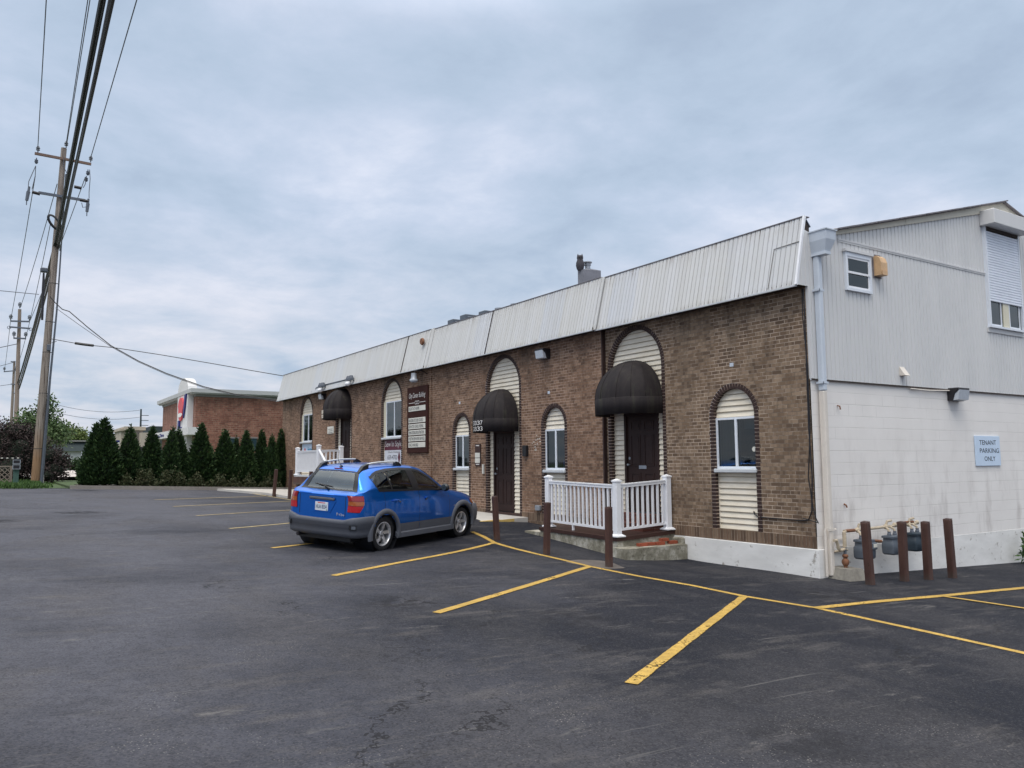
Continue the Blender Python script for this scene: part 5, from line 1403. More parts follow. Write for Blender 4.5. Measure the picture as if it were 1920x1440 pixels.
for px0, px1 in (((55, 350), (50, 376)), ((166, 373), (163, 397))):      # fused cutouts at the lower arm ends
    a, b = on_y(px0, YP - .25), on_y(px1, YP - .25); mb = MB(); mb.tube([a, a.lerp(b, .35), a.lerp(b, .36), b], [.05, .06, .085, .07], 8); mb.tube([b, b + Vector((0, 0, -.22))], .025, 6); mb.build('fuse_cutout', 'porcelain', T1)
for a, b in (((60, 360), (75, 364)), ((150, 375), (166, 378)), ((139, 350), (153, 353))):
    A, Bq = on_y(a, YP - .25), on_y(b, YP - .25); mb = MB(); mb.tube([A, Bq], .075, 6); mb.build('bracket', 'lamp_black', T1)
mb = MB()
for L in ([(67, 311), (62, 322), (54, 340), (53, 350)], [(67, 311), (66, 330), (60, 355)], [(168, 318), (169, 335), (167, 360), (167, 372)], [(161, 332), (160, 345), (156, 352)], [(120, 295), (119, 312), (126, 326)], [(153, 380), (155, 389), (161, 388)]):
    mb.tube([on_y(p, YP - .3) for p in L], .018, 5)
mb.build('jumper_wire', 'wire_grey', T1)
# cable coil and the riser head hung on the left side
cc = on_y((102, 417), YP - .35); mb = MB(); u_ = (on_y((112, 432), YP - .35) - on_y((92, 404), YP - .35)) / 2; v_ = Vector((.16, -.05, .10))
for k in range(3):
    L = [cc + u_ * cos(a) * (1 - .06 * k) + v_ * sin(a) * (1 - .1 * k) + Vector((0, -.03 * k, 0)) for a in np.linspace(0, 2 * pi, 25)]; mb.tube(L, .04, 6)
mb.build('cable_coil', 'wire', T1)
a, b = on_y((82, 512), YP - .1), on_y((79, 600), YP - .15); mb = MB(); mb.tube([a, a.lerp(b, .35), b], [.045, .065, .05], 8); mb.build('riser', 'lamp_black', T1)
hd = on_y((82.5, 507), YP - .1); mb = MB(); mb.bbox(hd.x - .16, hd.x + .16, hd.y - .14, hd.y + .14, hd.z - .10, hd.z + .12, .04); mb.build('riser_head', 'duct', T1)
# conduit down the right side
off = Vector((.24, -.08, 0)); mb = MB(); mb.tube([on_pole(.92) + Vector((.17, -.08, 0)), on_pole(.62) + Vector((.26, -.08, 0)), on_pole(.50) + Vector((.28, -.08, 0)), on_pole(.3) + off, on_pole(.12) + off, on_pole(0) + off], [.03, .035, .04, .05, .075, .085], 8); mb.build('conduit', 'duct', T1)
q = on_y((91.5, 652), YP - .12); mb = MB(); mb.bbox(q.x - .09, q.x + .09, q.y - .09, q.y + .09, q.z - .16, q.z + .16, .03); mb.build('splice_box', 'porcelain', T1)
mb = MB()
for f in (.10, .26, .38, .47, .585): 
    p = on_pole(f); mb.lathe([(.20 - f * .07, -.015), (.205 - f * .07, 0), (.20 - f * .07, .015)], p, 'z', 14); mb.obox(p + Vector((.2, -.08, 0)), (.07, 0, 0), (0, .02, 0), (0, 0, .015))
mb.build('band', 'lamp_black', T1)

def wire(pts, r, label, m='wire', grp='overhead wires', cat='wire', n=5, nm='wire'):
    mb = MB(); mb.tube(pts, r, n); o = mb.build(nm, m, origin=pts[0]); tag(o, label, cat, grp); return o
def cat_(a, b, sag, n=24): return [a.lerp(b, i / n) - UP * (4 * sag * (i / n) * (1 - i / n)) for i in range(n + 1)]
def overhead(pole_px, top_px, r, label, m='wire', d=.2, rise=0.0, nm='wire', yend=-20.0):
    A = on_y(pole_px, YP - d); Bq = on_z(top_px, A.z + rise); u = (Bq - A); E_ = A + u * ((yend - A.y) / u.y)
    return wire([A.lerp(E_, i / 12) for i in range(13)], r, label, m, nm=nm)
overhead((71, 277), (87, -2), .020, 'thin conductor coming off the left end of the top crossarm', 'wire_grey')
overhead((124, 270), (165, -2), .018, 'left one of the two close conductors meeting at the pole top', 'wire_grey')
overhead((125, 272), (169, -2), .018, 'right one of the two close conductors meeting at the pole top', 'wire_grey')
overhead((170, 296), (257, -2), .020, 'thin conductor coming off the right end of the top crossarm', 'wire_grey')
overhead((103, 455), (190, -2), .050, 'thick black cable, leftmost of the bundle crossing in front of the pole', nm='cable', d=.45)
overhead((106, 457), (197, -2), .032, 'black cable in the middle of the bundle crossing in front of the pole', nm='cable', d=.45)
overhead((110, 459), (211, -2), .060, 'thickest black cable, right edge of the bundle crossing in front of the pole', nm='cable', d=.45)
overhead((112, 470), (205, -2), .022, 'slim cable beside the thickest one in front of the pole', 'wire_grey', nm='cable', d=.45)

Y2, Y3 = 67.0, 104.0
t2 = on_y((37, 580), Y2); b2 = on_y((31, 800), Y2); b2.z -= 2.5; t3 = on_y((27, 677), Y3); b3 = on_y((21, 800), Y3); b3.z -= 3.0
def far_pole(b, t, Y, label, arms, ins):
    T = thing('utility_pole', label, 'utility pole', b, POLEGRP)
    mb = MB(); mb.tube([b, t], [.19, .12], 12); mb.build('shaft', 'wood_pole', T, smooth=True)
    for a, c_ in arms: arm_px(a, c_, .06, .25, 'crossarm', 'porcelain', T, Y)
    for p in ins: insul(p, T, Y, 2.0)
    return T
T2 = far_pole(b2, t2, Y2, 'grey timber utility pole, second of the row beyond the shrub', [((20, 602), (55, 603)), ((17, 613), (57, 616)), ((25, 634), (49, 635))], [(20, 601), (55, 602), (26, 633), (48, 634), (37, 578)])
T3 = far_pole(b3, t3, Y3, 'small grey utility pole farthest away in the row', [((7, 697), (29, 695)), ((20, 720), (30, 721)), ((20, 678), (29, 679))], [(8, 696), (29, 695)])
mb = MB()
for px in ((17, 614), (57, 617)):
    p = on_y(px, Y2 - .3); mb.lathe([(.10, -.03), (.14, 0), (.10, .03)], p, 'y', 12)
mb.build('coil', 'porcelain', T2)
Pq = lambda px, d=.2: on_y(px, YP - d)
Q2 = lambda px: on_y(px, Y2 - .2); Q3 = lambda px: on_y(px, Y3 - .2)
wire(cat_(Pq((66, 330)), Q2((20, 600)), .25), .020, 'conductor from the left arm of the near pole to the second pole', 'wire_grey')
wire(cat_(Pq((107, 345)), Q2((38, 577)), .25), .020, 'conductor from behind the near pole to the tip of the second pole', 'wire_grey')
wire(cat_(Pq((95, 417)), Q2((48, 634)), .3), .018, 'conductor from below the cable coil to the second pole', 'wire_grey')
wire(cat_(Pq((160, 332)), Q2((56, 602)), .25), .020, 'conductor from the right arm of the near pole to the second pole', 'wire_grey')
for i, (a, b, r, lab) in enumerate([((103, 455), (33, 718), .055, 'upper thick cable sagging from the near pole to the second pole'), ((106, 457), (35, 722), .04, 'middle thick cable sagging from the near pole to the second pole'), ((110, 459), (36, 728), .055, 'lower thick cable sagging from the near pole to the second pole')]):
    wire(cat_(Pq(a, .45), Q2(b), .35), r, lab, nm='cable')
wire(cat_(Q2((20, 600)), Q3((8, 697)), .3), .02, 'conductor from the second pole to the left arm of the farthest pole', 'wire_grey')
wire(cat_(Q2((48, 634)), Q3((29, 695)), .3), .02, 'conductor from the second pole to the right arm of the farthest pole', 'wire_grey')
wire(cat_(Q2((36, 728)), Q3((25, 735)), .3), .05, 'thick cable from the second to the farthest pole', nm='cable')
wire([Pq((73, 552)), Pq((0, 545)), Pq((-160, 530))], .016, 'thin wire leaving the near pole to the left edge of the photo', 'wire_grey')
for a, b, Y, lab in (((36, 644), (-40, 660), Y2, 'thin wire leaving the second pole to the left, upper'), ((27, 679), (-40, 697), Y3, 'thin wire leaving the farthest pole to the left, topmost'), ((25, 720), (-40, 729), Y3, 'thin wire leaving the farthest pole to the left, lowest')):
    wire([on_y(a, Y), on_y(b, Y)], .03, lab, 'wire_grey')
# service drops to the far corner of the brick building
def drop(pxs, r, label, m='wire', nm='cable'):
    n = len(pxs); return wire([on_y(p, YP - .25 + (29.3 - YP + .25) * max(0, min(1, (p[0] - 95) / 430.0))) for p in pxs], r, label, m, nm=nm)
drop([(94, 556), (104, 568), (117, 580), (130, 584), (165, 614), (208, 648), (260, 677), (312, 700), (382, 725), (440, 739), (480, 745), (524, 751)], .024, 'sagging black service cable from the near pole to the far soffit of the brick building')
drop([(104, 577), (150, 610), (208, 650), (260, 679), (312, 702), (382, 727), (440, 741), (524, 753)], .014, 'thin wire beside the sagging service cable', 'wire_grey')
drop([(94, 635), (141, 643.5), (175, 648), (215, 652), (300, 665), (400, 682), (479, 696), (538, 706)], .018, 'taut service cable from the near pole to the far roof corner of the brick building')
drop([(97, 643), (106, 640)], .016, 'short stay joining the taut service cable at the near pole', 'wire_grey')
drop([(141, 643.5), (158, 646), (175, 648)], .065, 'black and orange splice sleeve on the taut service cable', nm='splice_sleeve')
for a, b, Y, lab in (((100, 757), (262, 769), 150, 'faint distant wire, upper of two left of the tall lamp mast'), ((100, 772), (262, 782), 150, 'faint distant wire, lower of two left of the tall lamp mast')):
    wire(cat_(on_y(a, Y), on_y(b, Y), .8, 12), .035, lab, 'wire_grey')

# ================================================================== VEGETATION
class LeafBag:
    def __init__(s): s.v = []; s.f = []
    def leaf(s, p, d, up, L, W):
        d = d.normalized(); r = d.cross(up)
        if r.length < .05: r = Vector((1, 0, 0))
        r = r.normalized() * W; n = len(s.v)
        s.v += [p, p + d * L * .5 + r, p + d * L, p + d * L * .5 - r]; s.f.append((n, n + 1, n + 2, n + 3))
def rv(a=1.0): return Vector((random.uniform(-a, a), random.uniform(-a, a), random.uniform(-a, a)))
def conifer_mesh(name, h, r, seed, twin=0.0):
    """upright conifer: flat sprays all over a narrow cone, ragged outline, thin tip"""
    random.seed(seed); L = LeafBag(); mb = MB()
    cones = [(0.0, 0.0, h, r)]
    if twin: cones.append((twin, .1, h * .88, r * .8))
    bumps = [(random.uniform(0, 2 * pi), random.uniform(.05, .9), random.uniform(-.12, .16)) for _ in range(22)]
    for (cx, cy, hh, rr) in cones:
        N = int(2300 * hh * rr / 1.6)
        for _ in range(N):
            t = 1 - sqrt(random.random()); t = min(.995, t); a = random.uniform(0, 2 * pi)
            prof = (1 - t ** 1.25) * (.80 + .35 * min(1, t * 5)) 
            k = 1.0
            for ba, bt, bm in bumps:
                da = abs((a - ba + pi) % (2 * pi) - pi); k += bm * exp(-(da / .6) ** 2 - ((t - bt) / .09) ** 2)
            R = rr * prof * k * random.uniform(.62, 1.04)
            p = Vector((cx + R * cos(a), cy + R * sin(a), hh * t * .97 + .04))
            out = Vector((cos(a), sin(a), random.uniform(.7, 2.2)))
            for _k in range(3):
                d = out + rv(.75); L.leaf(p + rv(.03), d, rv(), random.uniform(.09, .19), random.uniform(.018, .04))
        for _ in range(14):
            L.leaf(Vector((cx + random.uniform(-.02, .02), cy + random.uniform(-.02, .02), hh * random.uniform(.92, .985))), Vector((random.uniform(-.3, .3), random.uniform(-.3, .3), 1)), rv(), .13, .02)
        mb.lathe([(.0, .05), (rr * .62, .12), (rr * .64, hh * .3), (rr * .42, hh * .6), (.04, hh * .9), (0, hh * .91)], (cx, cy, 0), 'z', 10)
    me = bpy.data.meshes.new(name); me.from_pydata([tuple(v) for v in L.v], [], L.f); me.materials.append(M['arbor'])
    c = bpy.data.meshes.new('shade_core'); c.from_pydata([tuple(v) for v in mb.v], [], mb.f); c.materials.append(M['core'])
    tr = MB(); tr.tube([(0, 0, -.1), (0, 0, h * .5)], [.07, .04], 8); k = bpy.data.meshes.new('trunk'); k.from_pydata([tuple(v) for v in tr.v], [], tr.f); k.materials.append(M['bark'])
    return me, c, k
CONIF = [conifer_mesh('crown', 3.0, .56, 11), conifer_mesh('crown', 3.0, .50, 23), conifer_mesh('crown', 3.0, .60, 35)]
def conifer(px, top, wpx, Y, var, label):
    b = on_y((px, 906), Y); z = ground_z(b.x, Y) + .10; h = on_y((px + (906 - top) * -.0, top), Y).z - z
    t = thing('arborvitae', label, 'tree', (b.x, Y, z), 'conifers in a row along the kerb')
    me, c, k = CONIF[var % 3]; dist = (b - CAM).dot(CF); w = wpx / 1500 * dist / (2 * [.56, .50, .60][var % 3])
    t.scale = (w, w, h / 3.0); t.rotation_euler = (.035 * sin(px * 1.7), .04 * sin(px * 2.3), px * .7)
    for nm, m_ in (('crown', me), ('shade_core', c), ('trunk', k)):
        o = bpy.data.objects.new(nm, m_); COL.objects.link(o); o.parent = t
    return t
for i, (px, top, w, Y, lab) in enumerate([
    (176, 792, 50, 28.6, 'slim conifer at the left end of the row, leaning against the tallest one'), (196, 781, 54, 28.3, 'tallest dark conifer near the left end of the row'),
    (240, 795, 46, 28.7, 'narrow tipped conifer right of the tallest one, before the grey stone building'), (281, 798, 44, 28.9, 'conifer with a free standing tip before the dark roof of the canopy building'),
    (315, 799, 36, 28.4, 'slim conifer directly before the pale canopy'), (337, 800, 38, 28.8, 'blunt topped conifer below the white pylon'),
    (373, 793, 50, 28.5, 'broad conifer before the corner of the red brick building'), (424, 803, 46, 28.6, 'broad bright tipped conifer before the red brick wall, left of the dark window'),
    (442, 816, 24, 29.3, 'small dark conifer squeezed in behind the others at the dark window'), (460, 806, 42, 28.5, 'conifer right of the dark window of the red brick wall'),
    (490, 803, 32, 28.8, 'narrow conifer, third from the brown brick corner'), (507, 813, 32, 28.4, 'short conifer, second from the brown brick corner'), (529, 803, 34, 28.9, 'conifer half hidden by the brown brick corner')]):
    conifer(px, top, w * 1.12, Y, i, lab)

def blob_plant(name, label, cat, blobs, m, nleaf, leaf, core=True, base=None, trunk=None, group=None, gap=.55):
    """blobs: (centre, rx, ry, rz); leaves thrown through the outer shell of each, in clumps"""
    base = base or blobs[0][0]; t = thing(name, label, cat, base, group); L = LeafBag(); mb = MB()
    tot = sum(b[1] * b[3] for b in blobs)
    for (c, rx, ry, rz) in blobs:
        c = Vector(c); n = int(nleaf * rx * rz / tot / 7)
        for _ in range(n):
            u = rv(); u.normalize(); k = random.uniform(gap, 1.05); q = c + Vector((u.x * rx, u.y * ry, u.z * rz)) * k
            if q.z < base[2]: continue
            for _k in range(7):
                L.leaf(q + rv(leaf * 1.4), u * .6 + rv(1), rv(), leaf * random.uniform(.7, 1.3), leaf * random.uniform(.22, .36))
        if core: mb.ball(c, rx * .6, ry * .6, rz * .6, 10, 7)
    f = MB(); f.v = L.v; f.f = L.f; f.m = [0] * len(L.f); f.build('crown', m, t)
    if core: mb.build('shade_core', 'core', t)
    if trunk:
        k = MB(); top = Vector(blobs[0][0]); b_ = Vector(base); k.tube([b_ - UP * .2, b_.lerp(top, .5) + Vector((.05, 0, 0)), top], [trunk, trunk * .7, trunk * .3], 8)
        for (c, rx, ry, rz) in blobs[1:]: k.tube([b_.lerp(top, .55), Vector(c)], [trunk * .4, trunk * .15], 6)
        k.build('trunk', 'bark', t)
    return t
random.seed(5)
def bl(px, Y, rx, rz, ry=None):
    c = on_y(px, Y); return (c, rx, ry or rx, rz)
gz = ground_z(-11, 33)
YS = YP + 2.0
blob_plant('purple_shrub', 'large purple brown leaved shrub behind the near utility pole', 'shrub', [bl((6, 835), YS + 1, 1.2, 1.25), bl((-20, 830), YS + 1, 1.2, 1.3), bl((36, 850), YS + .5, 1.05, 1.2), bl((20, 880), YS, 1.0, .9), bl((60, 866), YS + .4, .9, 1.0), bl((88, 856), YS + .2, .75, .72), bl((100, 882), YS, .78, .58), bl((114, 866), YS + .2, .42, .6), bl((45, 813), YS + 1, .7, .55), bl((82, 892), YS - .3, .8, .42), bl((24, 812), YS + 1, .8, .6), bl((72, 838), YS + .6, .6, .6)],
           'purple', 17000, .11, base=Vector((-11, YS, gz)), trunk=.1)
blob_plant('leafy_tree', 'light green leafy tree rising behind the near utility pole', 'tree', [bl((70, 806), 50, 1.3, 1.2), bl((90, 782), 50, .7, 1.1), bl((56, 790), 51, .8, .8), bl((105, 818), 49, .9, .7), bl((40, 806), 51, 1.0, .9), bl((87, 757), 50, .35, .5), bl((118, 806), 49, .5, .5), bl((100, 800), 49, .6, .5)],
           'green', 5200, .20, core=False, base=Vector((on_y((75, 870), 50).x, 50, 1.1)), trunk=.16, gap=.2)
blob_plant('distant_tree', 'yellow green tree low behind the white building', 'tree', [bl((128, 818), 95, 2.0, 1.1), bl((112, 822), 95, 1.6, 1.2), bl((146, 822), 96, 1.1, .9)], 'lime', 5000, .26, base=Vector((on_y((128, 868), 95).x, 95, 1.2)), trunk=.2)
# weeds along the bed
random.seed(9)
def weeds(label, pxs, Y, hmin, hmax, n, m='weed', nm='weeds'):
    L = LeafBag()
    for _ in range(n):
        px = random.uniform(*pxs); p = on_y((px, 908), Y + random.uniform(-.35, .35)); p.z = ground_z(p.x, p.y) + .1
        cl = .5 + .5 * sin(px * .19 + 1.3 * sin(px * .057)); 
        if random.random() > .25 + .75 * cl: continue
        h = random.uniform(hmin, hmax) * (.35 + .75 * cl * random.uniform(.6, 1.2)); lean = Vector((random.uniform(-.35, .35), random.uniform(-.35, .35), 1))
        for k in range(11):
            f = random.random(); q = p + lean * (h * f); L.leaf(q, rv() + Vector((0, 0, .3)), rv(), random.uniform(.06, .14), random.uniform(.016, .035))
    f = MB(); f.v = [tuple(v) for v in L.v]; f.f = L.f; f.m = [0] * len(L.f); o = f.build(nm, m); tag(o, label, 'weeds', kind='stuff')
weeds('tangle of weeds and low growth at the foot of the conifers', (225, 528), 27.75, .15, .62, 1500)
weeds('paler weeds sprawling between the second and fourth conifer', (262, 340), 27.6, .4, .85, 260)
random.seed(21)
L = LeafBag()
for _ in range(5200):
    px = random.uniform(-30, 100); edge = 917 - max(0, (px - 60)) * .02; p = on_ground((px, random.uniform(905, edge)))
    if px > 62 and random.random() < (px - 62) / 45: continue
    z = ground_z(p.x, p.y); h = random.uniform(.05, .26) * (1.0 if px < 75 else .5)
    L.leaf(Vector((p.x, p.y, z)), Vector((random.uniform(-.6, .6), random.uniform(-.6, .6), 1)), rv(), h, random.uniform(.010, .026))
f = MB(); f.v = [tuple(v) for v in L.v]; f.f = L.f; f.m = [0] * len(L.f); tag(f.build('grass', 'grass'), 'green grass and weeds round the foot of the near utility pole', 'grass', kind='stuff')
for px, lab in (((132, 872), 'clipped dark hedge before the white building'), ((150, 872), 'small clipped bush right of the dark hedge')):
    c = on_y(px, 70); blob_plant('clipped_bush', lab, 'bush', [(c, .8 if px[0] < 140 else .5, .7, .55)], 'arbor', 900, .14, base=Vector((c.x, 70, c.z - .6)), group='bushes before the white building')
# plant at the right edge by the gable wall
random.seed(31); c = on_ground((1912, 1056)); c.y = -.10; c = on_y((1913, 1056), -.16)
t = thing('wall_plant', 'green narrow leaved plant growing at the foot of the white wall, right edge', 'plant', c)
L = LeafBag(); st = MB()
for s_ in range(6):
    d = Vector((random.uniform(-.25, .45), random.uniform(-.5, .0), 1)).normalized(); h = random.uniform(.35, .62); st.tube([c + Vector((s_ * .05, 0, -.05)), c + Vector((s_ * .05, 0, 0)) + d * h], .006, 5)
    for k in range(20):
        q = c + Vector((s_ * .05, 0, 0)) + d * h * random.uniform(.15, 1); L.leaf(q, rv() + d * .5, rv(), random.uniform(.09, .17), random.uniform(.012, .022))
f = MB(); f.v = L.v; f.f = L.f; f.m = [0] * len(L.f); f.build('leaves', 'weed' if False else 'grass', t); st.build('stem', 'arbor', t)

# things at the foot of the pole
p = on_ground((74, 907)); mb = MB(); mb.bbox(p.x - .17, p.x + .17, p.y - .17, p.y + .17, p.z - .1, p.z + .42, .03); tag(mb.build('stub_post', 'slab', origin=p), 'short whitish concrete stub post beside the near utility pole', 'post')
Yl = 31.6; a, b = on_y((-14, 913), Yl), on_y((19, 912), Yl); zt = on_y((5, 876), Yl).z
t = thing('lattice_fence', 'weathered grey lattice fence panel at the left edge', 'fence', (a.x, Yl, a.z))
mb = MB(); L_ = b.x - a.x; H_ = zt - a.z
n = 9
for i in range(-n, n + 1):
    for s_ in (-1, 1):
        x0 = a.x + i * .2; pts = []
        for f_ in (0, 1):
            xx = x0 + s_ * f_ * H_; pts.append((xx, f_))
        (xa, fa), (xb, fb) = pts; 
        # clip to the panel
        def cl(xv, xw, fv, fw):
            if xv < a.x: fv += (a.x - xv) / (xw - xv) * (fw - fv) if xw != xv else 0; xv = a.x
            if xv > b.x: fv += (b.x - xv) / (xw - xv) * (fw - fv) if xw != xv else 0; xv = b.x
            return xv, fv
        if max(xa, xb) < a.x or min(xa, xb) > b.x: continue
        q0 = cl(xa, xb, 0.0, 1.0); q1 = cl(xb, xa, 1.0, 0.0)
        A_, B_ = Vector((q0[0], Yl + s_ * .006, a.z + q0[1] * H_)), Vector((q1[0], Yl + s_ * .006, a.z + q1[1] * H_)); d = B_ - A_
        if d.length < .1: continue
        mb.obox((A_ + B_) / 2, d / 2, (0, .005, 0), d.cross(Vector((0, 1, 0))).normalized() * .018)
mb.build('lattice', 'wood_pole', t)
mb = MB(); mb.box(b.x - .04, b.x + .05, Yl - .05, Yl + .05, a.z - .2, zt + .05); mb.box(a.x, b.x, Yl - .03, Yl + .03, zt, zt + .06); mb.build('frame', 'wood_pole', t)
Ym = 31.0; p = on_y((29, 907), Ym); zz = [on_y((29, v), Ym).z for v in (896, 880, 871, 870, 862)]
t = thing('mailbox_stand', 'two dark framed boxes stacked on a green post beside the lattice fence', 'mailbox', (p.x, Ym, zz[0] - .4))
mb = MB(); mb.box(p.x - .1, p.x + .1, Ym - .08, Ym + .08, zz[0] - .6, zz[1]); mb.build('post', weathered('green post', srgb(70, 96, 88), .6, .15, 4), t)
for za, zb in ((zz[1], zz[2]), (zz[3], zz[4])):
    mb = MB(); mb.bbox(p.x - .13, p.x + .13, Ym - .16, Ym + .2, za, zb, .02); bx = mb.build('box', 'lamp_black', t)
    mb = MB()
    for q in ((p.x - .14, p.x - .115), (p.x + .115, p.x + .14)): mb.box(q[0], q[1], Ym - .175, Ym - .16, za, zb)
    mb.box(p.x - .115, p.x + .115, Ym - .175, Ym - .16, za, za + .025); mb.box(p.x - .115, p.x + .115, Ym - .175, Ym - .16, zb - .025, zb); mb.build('frame', 'steel', bx)
Yt = 32.2; a, b = on_y((-12, 858), Yt), on_y((39, 858), Yt)
t = thing('picnic_table', 'dark table with its lit edge painted pale under the purple shrub, left edge', 'table', (a.x, Yt, ground_z(a.x, Yt)))
mb = MB(); mb.box(a.x, b.x, Yt, Yt + .8, a.z - .04, a.z); mb.build('top', 'lamp_black', t)
mb = MB()
for i in range(5): mb.box(a.x + i * (b.x - a.x) / 5 + .06, a.x + (i + .7) * (b.x - a.x) / 5, Yt - .012, Yt - .001, a.z - .04, a.z)
mb.build('lit_edge', 'sign_white', t)  # pale strips stand in for light along the table edge
for x in (a.x + .2, b.x - .2):
    mb = MB(); mb.box(x - .04, x + .04, Yt + .1, Yt + .7, ground_z(x, Yt), a.z - .04); mb.build('leg', 'lamp_black', t)

# ================================================================== BEYOND THE HEDGE
# red brick store: near corner found from its parapet
ZT = 6.7; K = on_z((368, 729), ZT); kx, ky = K.x, K.y
t = thing('brick_store', 'red brick store with grey parapet and a white pylon, seen over the conifers', 'building', (kx, ky, 1))
zb_ = on_y((380, 743.5), ky).z; sy1 = on_x((305, 790), kx).y
mb = MB(); mb.quad((kx, ky, -.5), (kx + 30, ky, -.5), (kx + 30, ky, zb_), (kx, ky, zb_)); mb.build('front_wall', 'brick_far', t)
mb = MB(); mb.quad((kx, sy1, -.5), (kx, ky, -.5), (kx, ky, zb_), (kx, sy1, zb_)); mb.quad((kx + 12, sy1, -.5), (kx, sy1, -.5), (kx, sy1, zb_), (kx + 12, sy1, zb_)); mb.build('side_wall', 'brick_far_side', t)
mb = MB(); mb.box(kx - .06, kx + 30, ky - .06, sy1 + .05, zb_ + .001, ZT - .28); mb.build('frieze', 'far_trim', t)
mb = MB(); mb.box(kx - .42, kx + 30, ky - .42, sy1 + .4, ZT - .279, ZT); mb.box(kx - .30, kx + 30, ky - .30, sy1 + .3, ZT - .36, ZT - .28); mb.build('parapet_cap', 'cap_grey', t)
for pxa, pxb in ((432, 446), (471, 481)):
    a, b = on_y((pxa, 822), ky), on_y((pxb, 846), ky); mb = MB(); mb.box(a.x, b.x, ky - .03, ky + .1, b.z, a.z); w_ = mb.build('window', 'room', t)
    mb = MB(); mb.box(a.x - .06, b.x + .06, ky - .06, ky - .031, a.z, a.z + .08); mb.build('window_frame', 'far_trim', w_)
# pylon on the side wall
def on_side(px): return on_x(px, kx - .38)
pa, pb2 = on_side((350.5, 800)), on_side((331.5, 800)); pt = on_side((340, 711)).z
mb = MB(); yy0, yy1 = pa.y, pb2.y; mid = (yy0 + yy1) / 2; hw = (yy1 - yy0) / 2
prof = [(yy0, -.5), (yy1, -.5), (yy1, pt - hw * .55)] + [(mid + hw * cos(a), pt - hw * .55 + hw * .55 * sin(a)) for a in np.linspace(.05, pi - .05, 12)] + [(yy0, pt - hw * .55)]
mb.prism([(kx - .38, y, z) for y, z in prof], (.6, 0, 0)); mb.build('pylon', 'far_white', t)
ec = on_side((339.5, 768)); eh = abs(on_side((339.5, 745)).z - on_side((339.5, 784)).z)
s_ = hw * .5
e0 = kx - .39
mb = MB(); mb.prism([(e0, mid + .05 * hw + s_ * cos(a) * (1 if sin(a) > 0 else .75), ec.z + .55 * eh * sin(a)) for a in np.linspace(0, 2 * pi, 21)[:-1]], (-.12, 0, 0)); mb.build('emblem', 'emblem_red', t)
mb = MB(); mb.prism([(e0 - .121, mid + .05 * hw + s_ * .8 * cos(a), ec.z - .28 * eh + .10 * eh * sin(a)) for a in np.linspace(0, 2 * pi, 15)[:-1]], (-.02, 0, 0)); mb.build('emblem_band', 'chalk', t)
zt_ = on_side((345, 743)).z
mb = MB(); mb.prism([(e0, mid - hw * .42, ec.z - .25 * eh), (e0, mid - hw * .62, zt_), (e0, mid - hw * .88, zt_ + .1), (e0, mid - hw * .70, ec.z), (e0, mid - hw * .45, ec.z - .45 * eh)], (-.10, 0, 0))
zz1, zz0 = on_side((336, 770)).z, on_side((336, 777)).z
mb.prism([(e0, mid + hw * .25, ec.z - .52 * eh), (e0, mid + hw * .55, ec.z - .52 * eh), (e0, mid + hw * .60, ec.z - 1.02 * eh), (e0, mid - hw * .05, ec.z - 1.02 * eh), (e0, mid - hw * .05, ec.z - .85 * eh), (e0, mid + hw * .25, ec.z - .85 * eh)], (-.10, 0, 0)); mb.build('emblem', 'emblem_blue', t)
# canopy with navy lettering
ca, cb = on_x((352, 810), kx - .7), on_x((287, 815), kx - .7); ztop, zbot = on_x((350, 801), kx - .7).z, on_x((350, 815), kx - .7).z
mb = MB(); mb.box(kx - .7, kx - .001, ca.y, cb.y, zbot, ztop); mb.build('canopy', 'far_white', t)
la = on_x((307, 812), kx - .72); lb = on_x((289, 812), kx - .72)
lettering('Drive-Thru', lb.y - la.y, (ztop - zbot) * .55, (kx - .71, lb.y, zbot + (ztop - zbot) * .22), LEFTDIR, UP, 'emblem_blue', t, bold=.05)
mb = MB(); mb.quad((kx - .2, cb.y, -.5), (kx - .2, sy1 + .1, -.5), (kx - .2, sy1 + .1, zbot), (kx - .2, cb.y, zbot)); mb.build('shopfront', 'meter_grey', t)
mb = MB(); yq = on_x((356, 812), kx).y; zq = on_x((356, 810), kx).z; mb.box(kx - .3, kx, yq - .3, yq + .3, zq - .1, zq + .25); mb.build('wall_lamp', 'lamp_black', t)
# other far buildings
def far_box(name, label, pxl, pxr, pyt, Y, depth, m, trim=None, cat='building', base=-.5):
    a, b = on_y((pxl, pyt), Y), on_y((pxr, pyt), Y); t = thing(name, label, cat, (a.x, Y, .5))
    mb = MB(); mb.box(a.x, b.x, Y, Y + depth, base, a.z); mb.build('wall', m, t)
    if trim: mb = MB(); mb.box(a.x - .3, b.x + .3, Y - .3, Y + depth, a.z + .001, a.z + .5); mb.build('cornice', trim, t)
    return t, a, b
t, a, b = far_box('stone_shop', 'low grey stone building with beige cornice between the first conifers', 238, 268, 806.5, 112, 10, 'far_grey', 'far_beige')
mb = MB(); c1, c2 = on_y((227, 808), 113), on_y((237.9, 808), 113); mb.box(c1.x, c2.x, 113, 120, -.5, c1.z); mb.box(c1.x - .2, c2.x, 112.7, 120, c1.z + .001, c1.z + .3); mb.build('wing', 'far_beige', t)
c1, c2 = on_y((265, 811), 110), on_y((300, 811), 110); mb = MB(); mb.box(c1.x, c2.x, 110, 111.9, -.5, c1.z); mb.build('wing', 'far_beige', t)
c1, c2 = on_y((254, 838), 109), on_y((285, 838), 109); mb = MB(); mb.box(c1.x, c2.x, 108, 109.9, -.5, c1.z); mb.build('porch', 'lamp_black', t)
t, a, b = far_box('dark_roof_shop', 'dark flat roofed block behind the pale canopy', 284, 322, 799, 140, 10, 'far_dark', None)
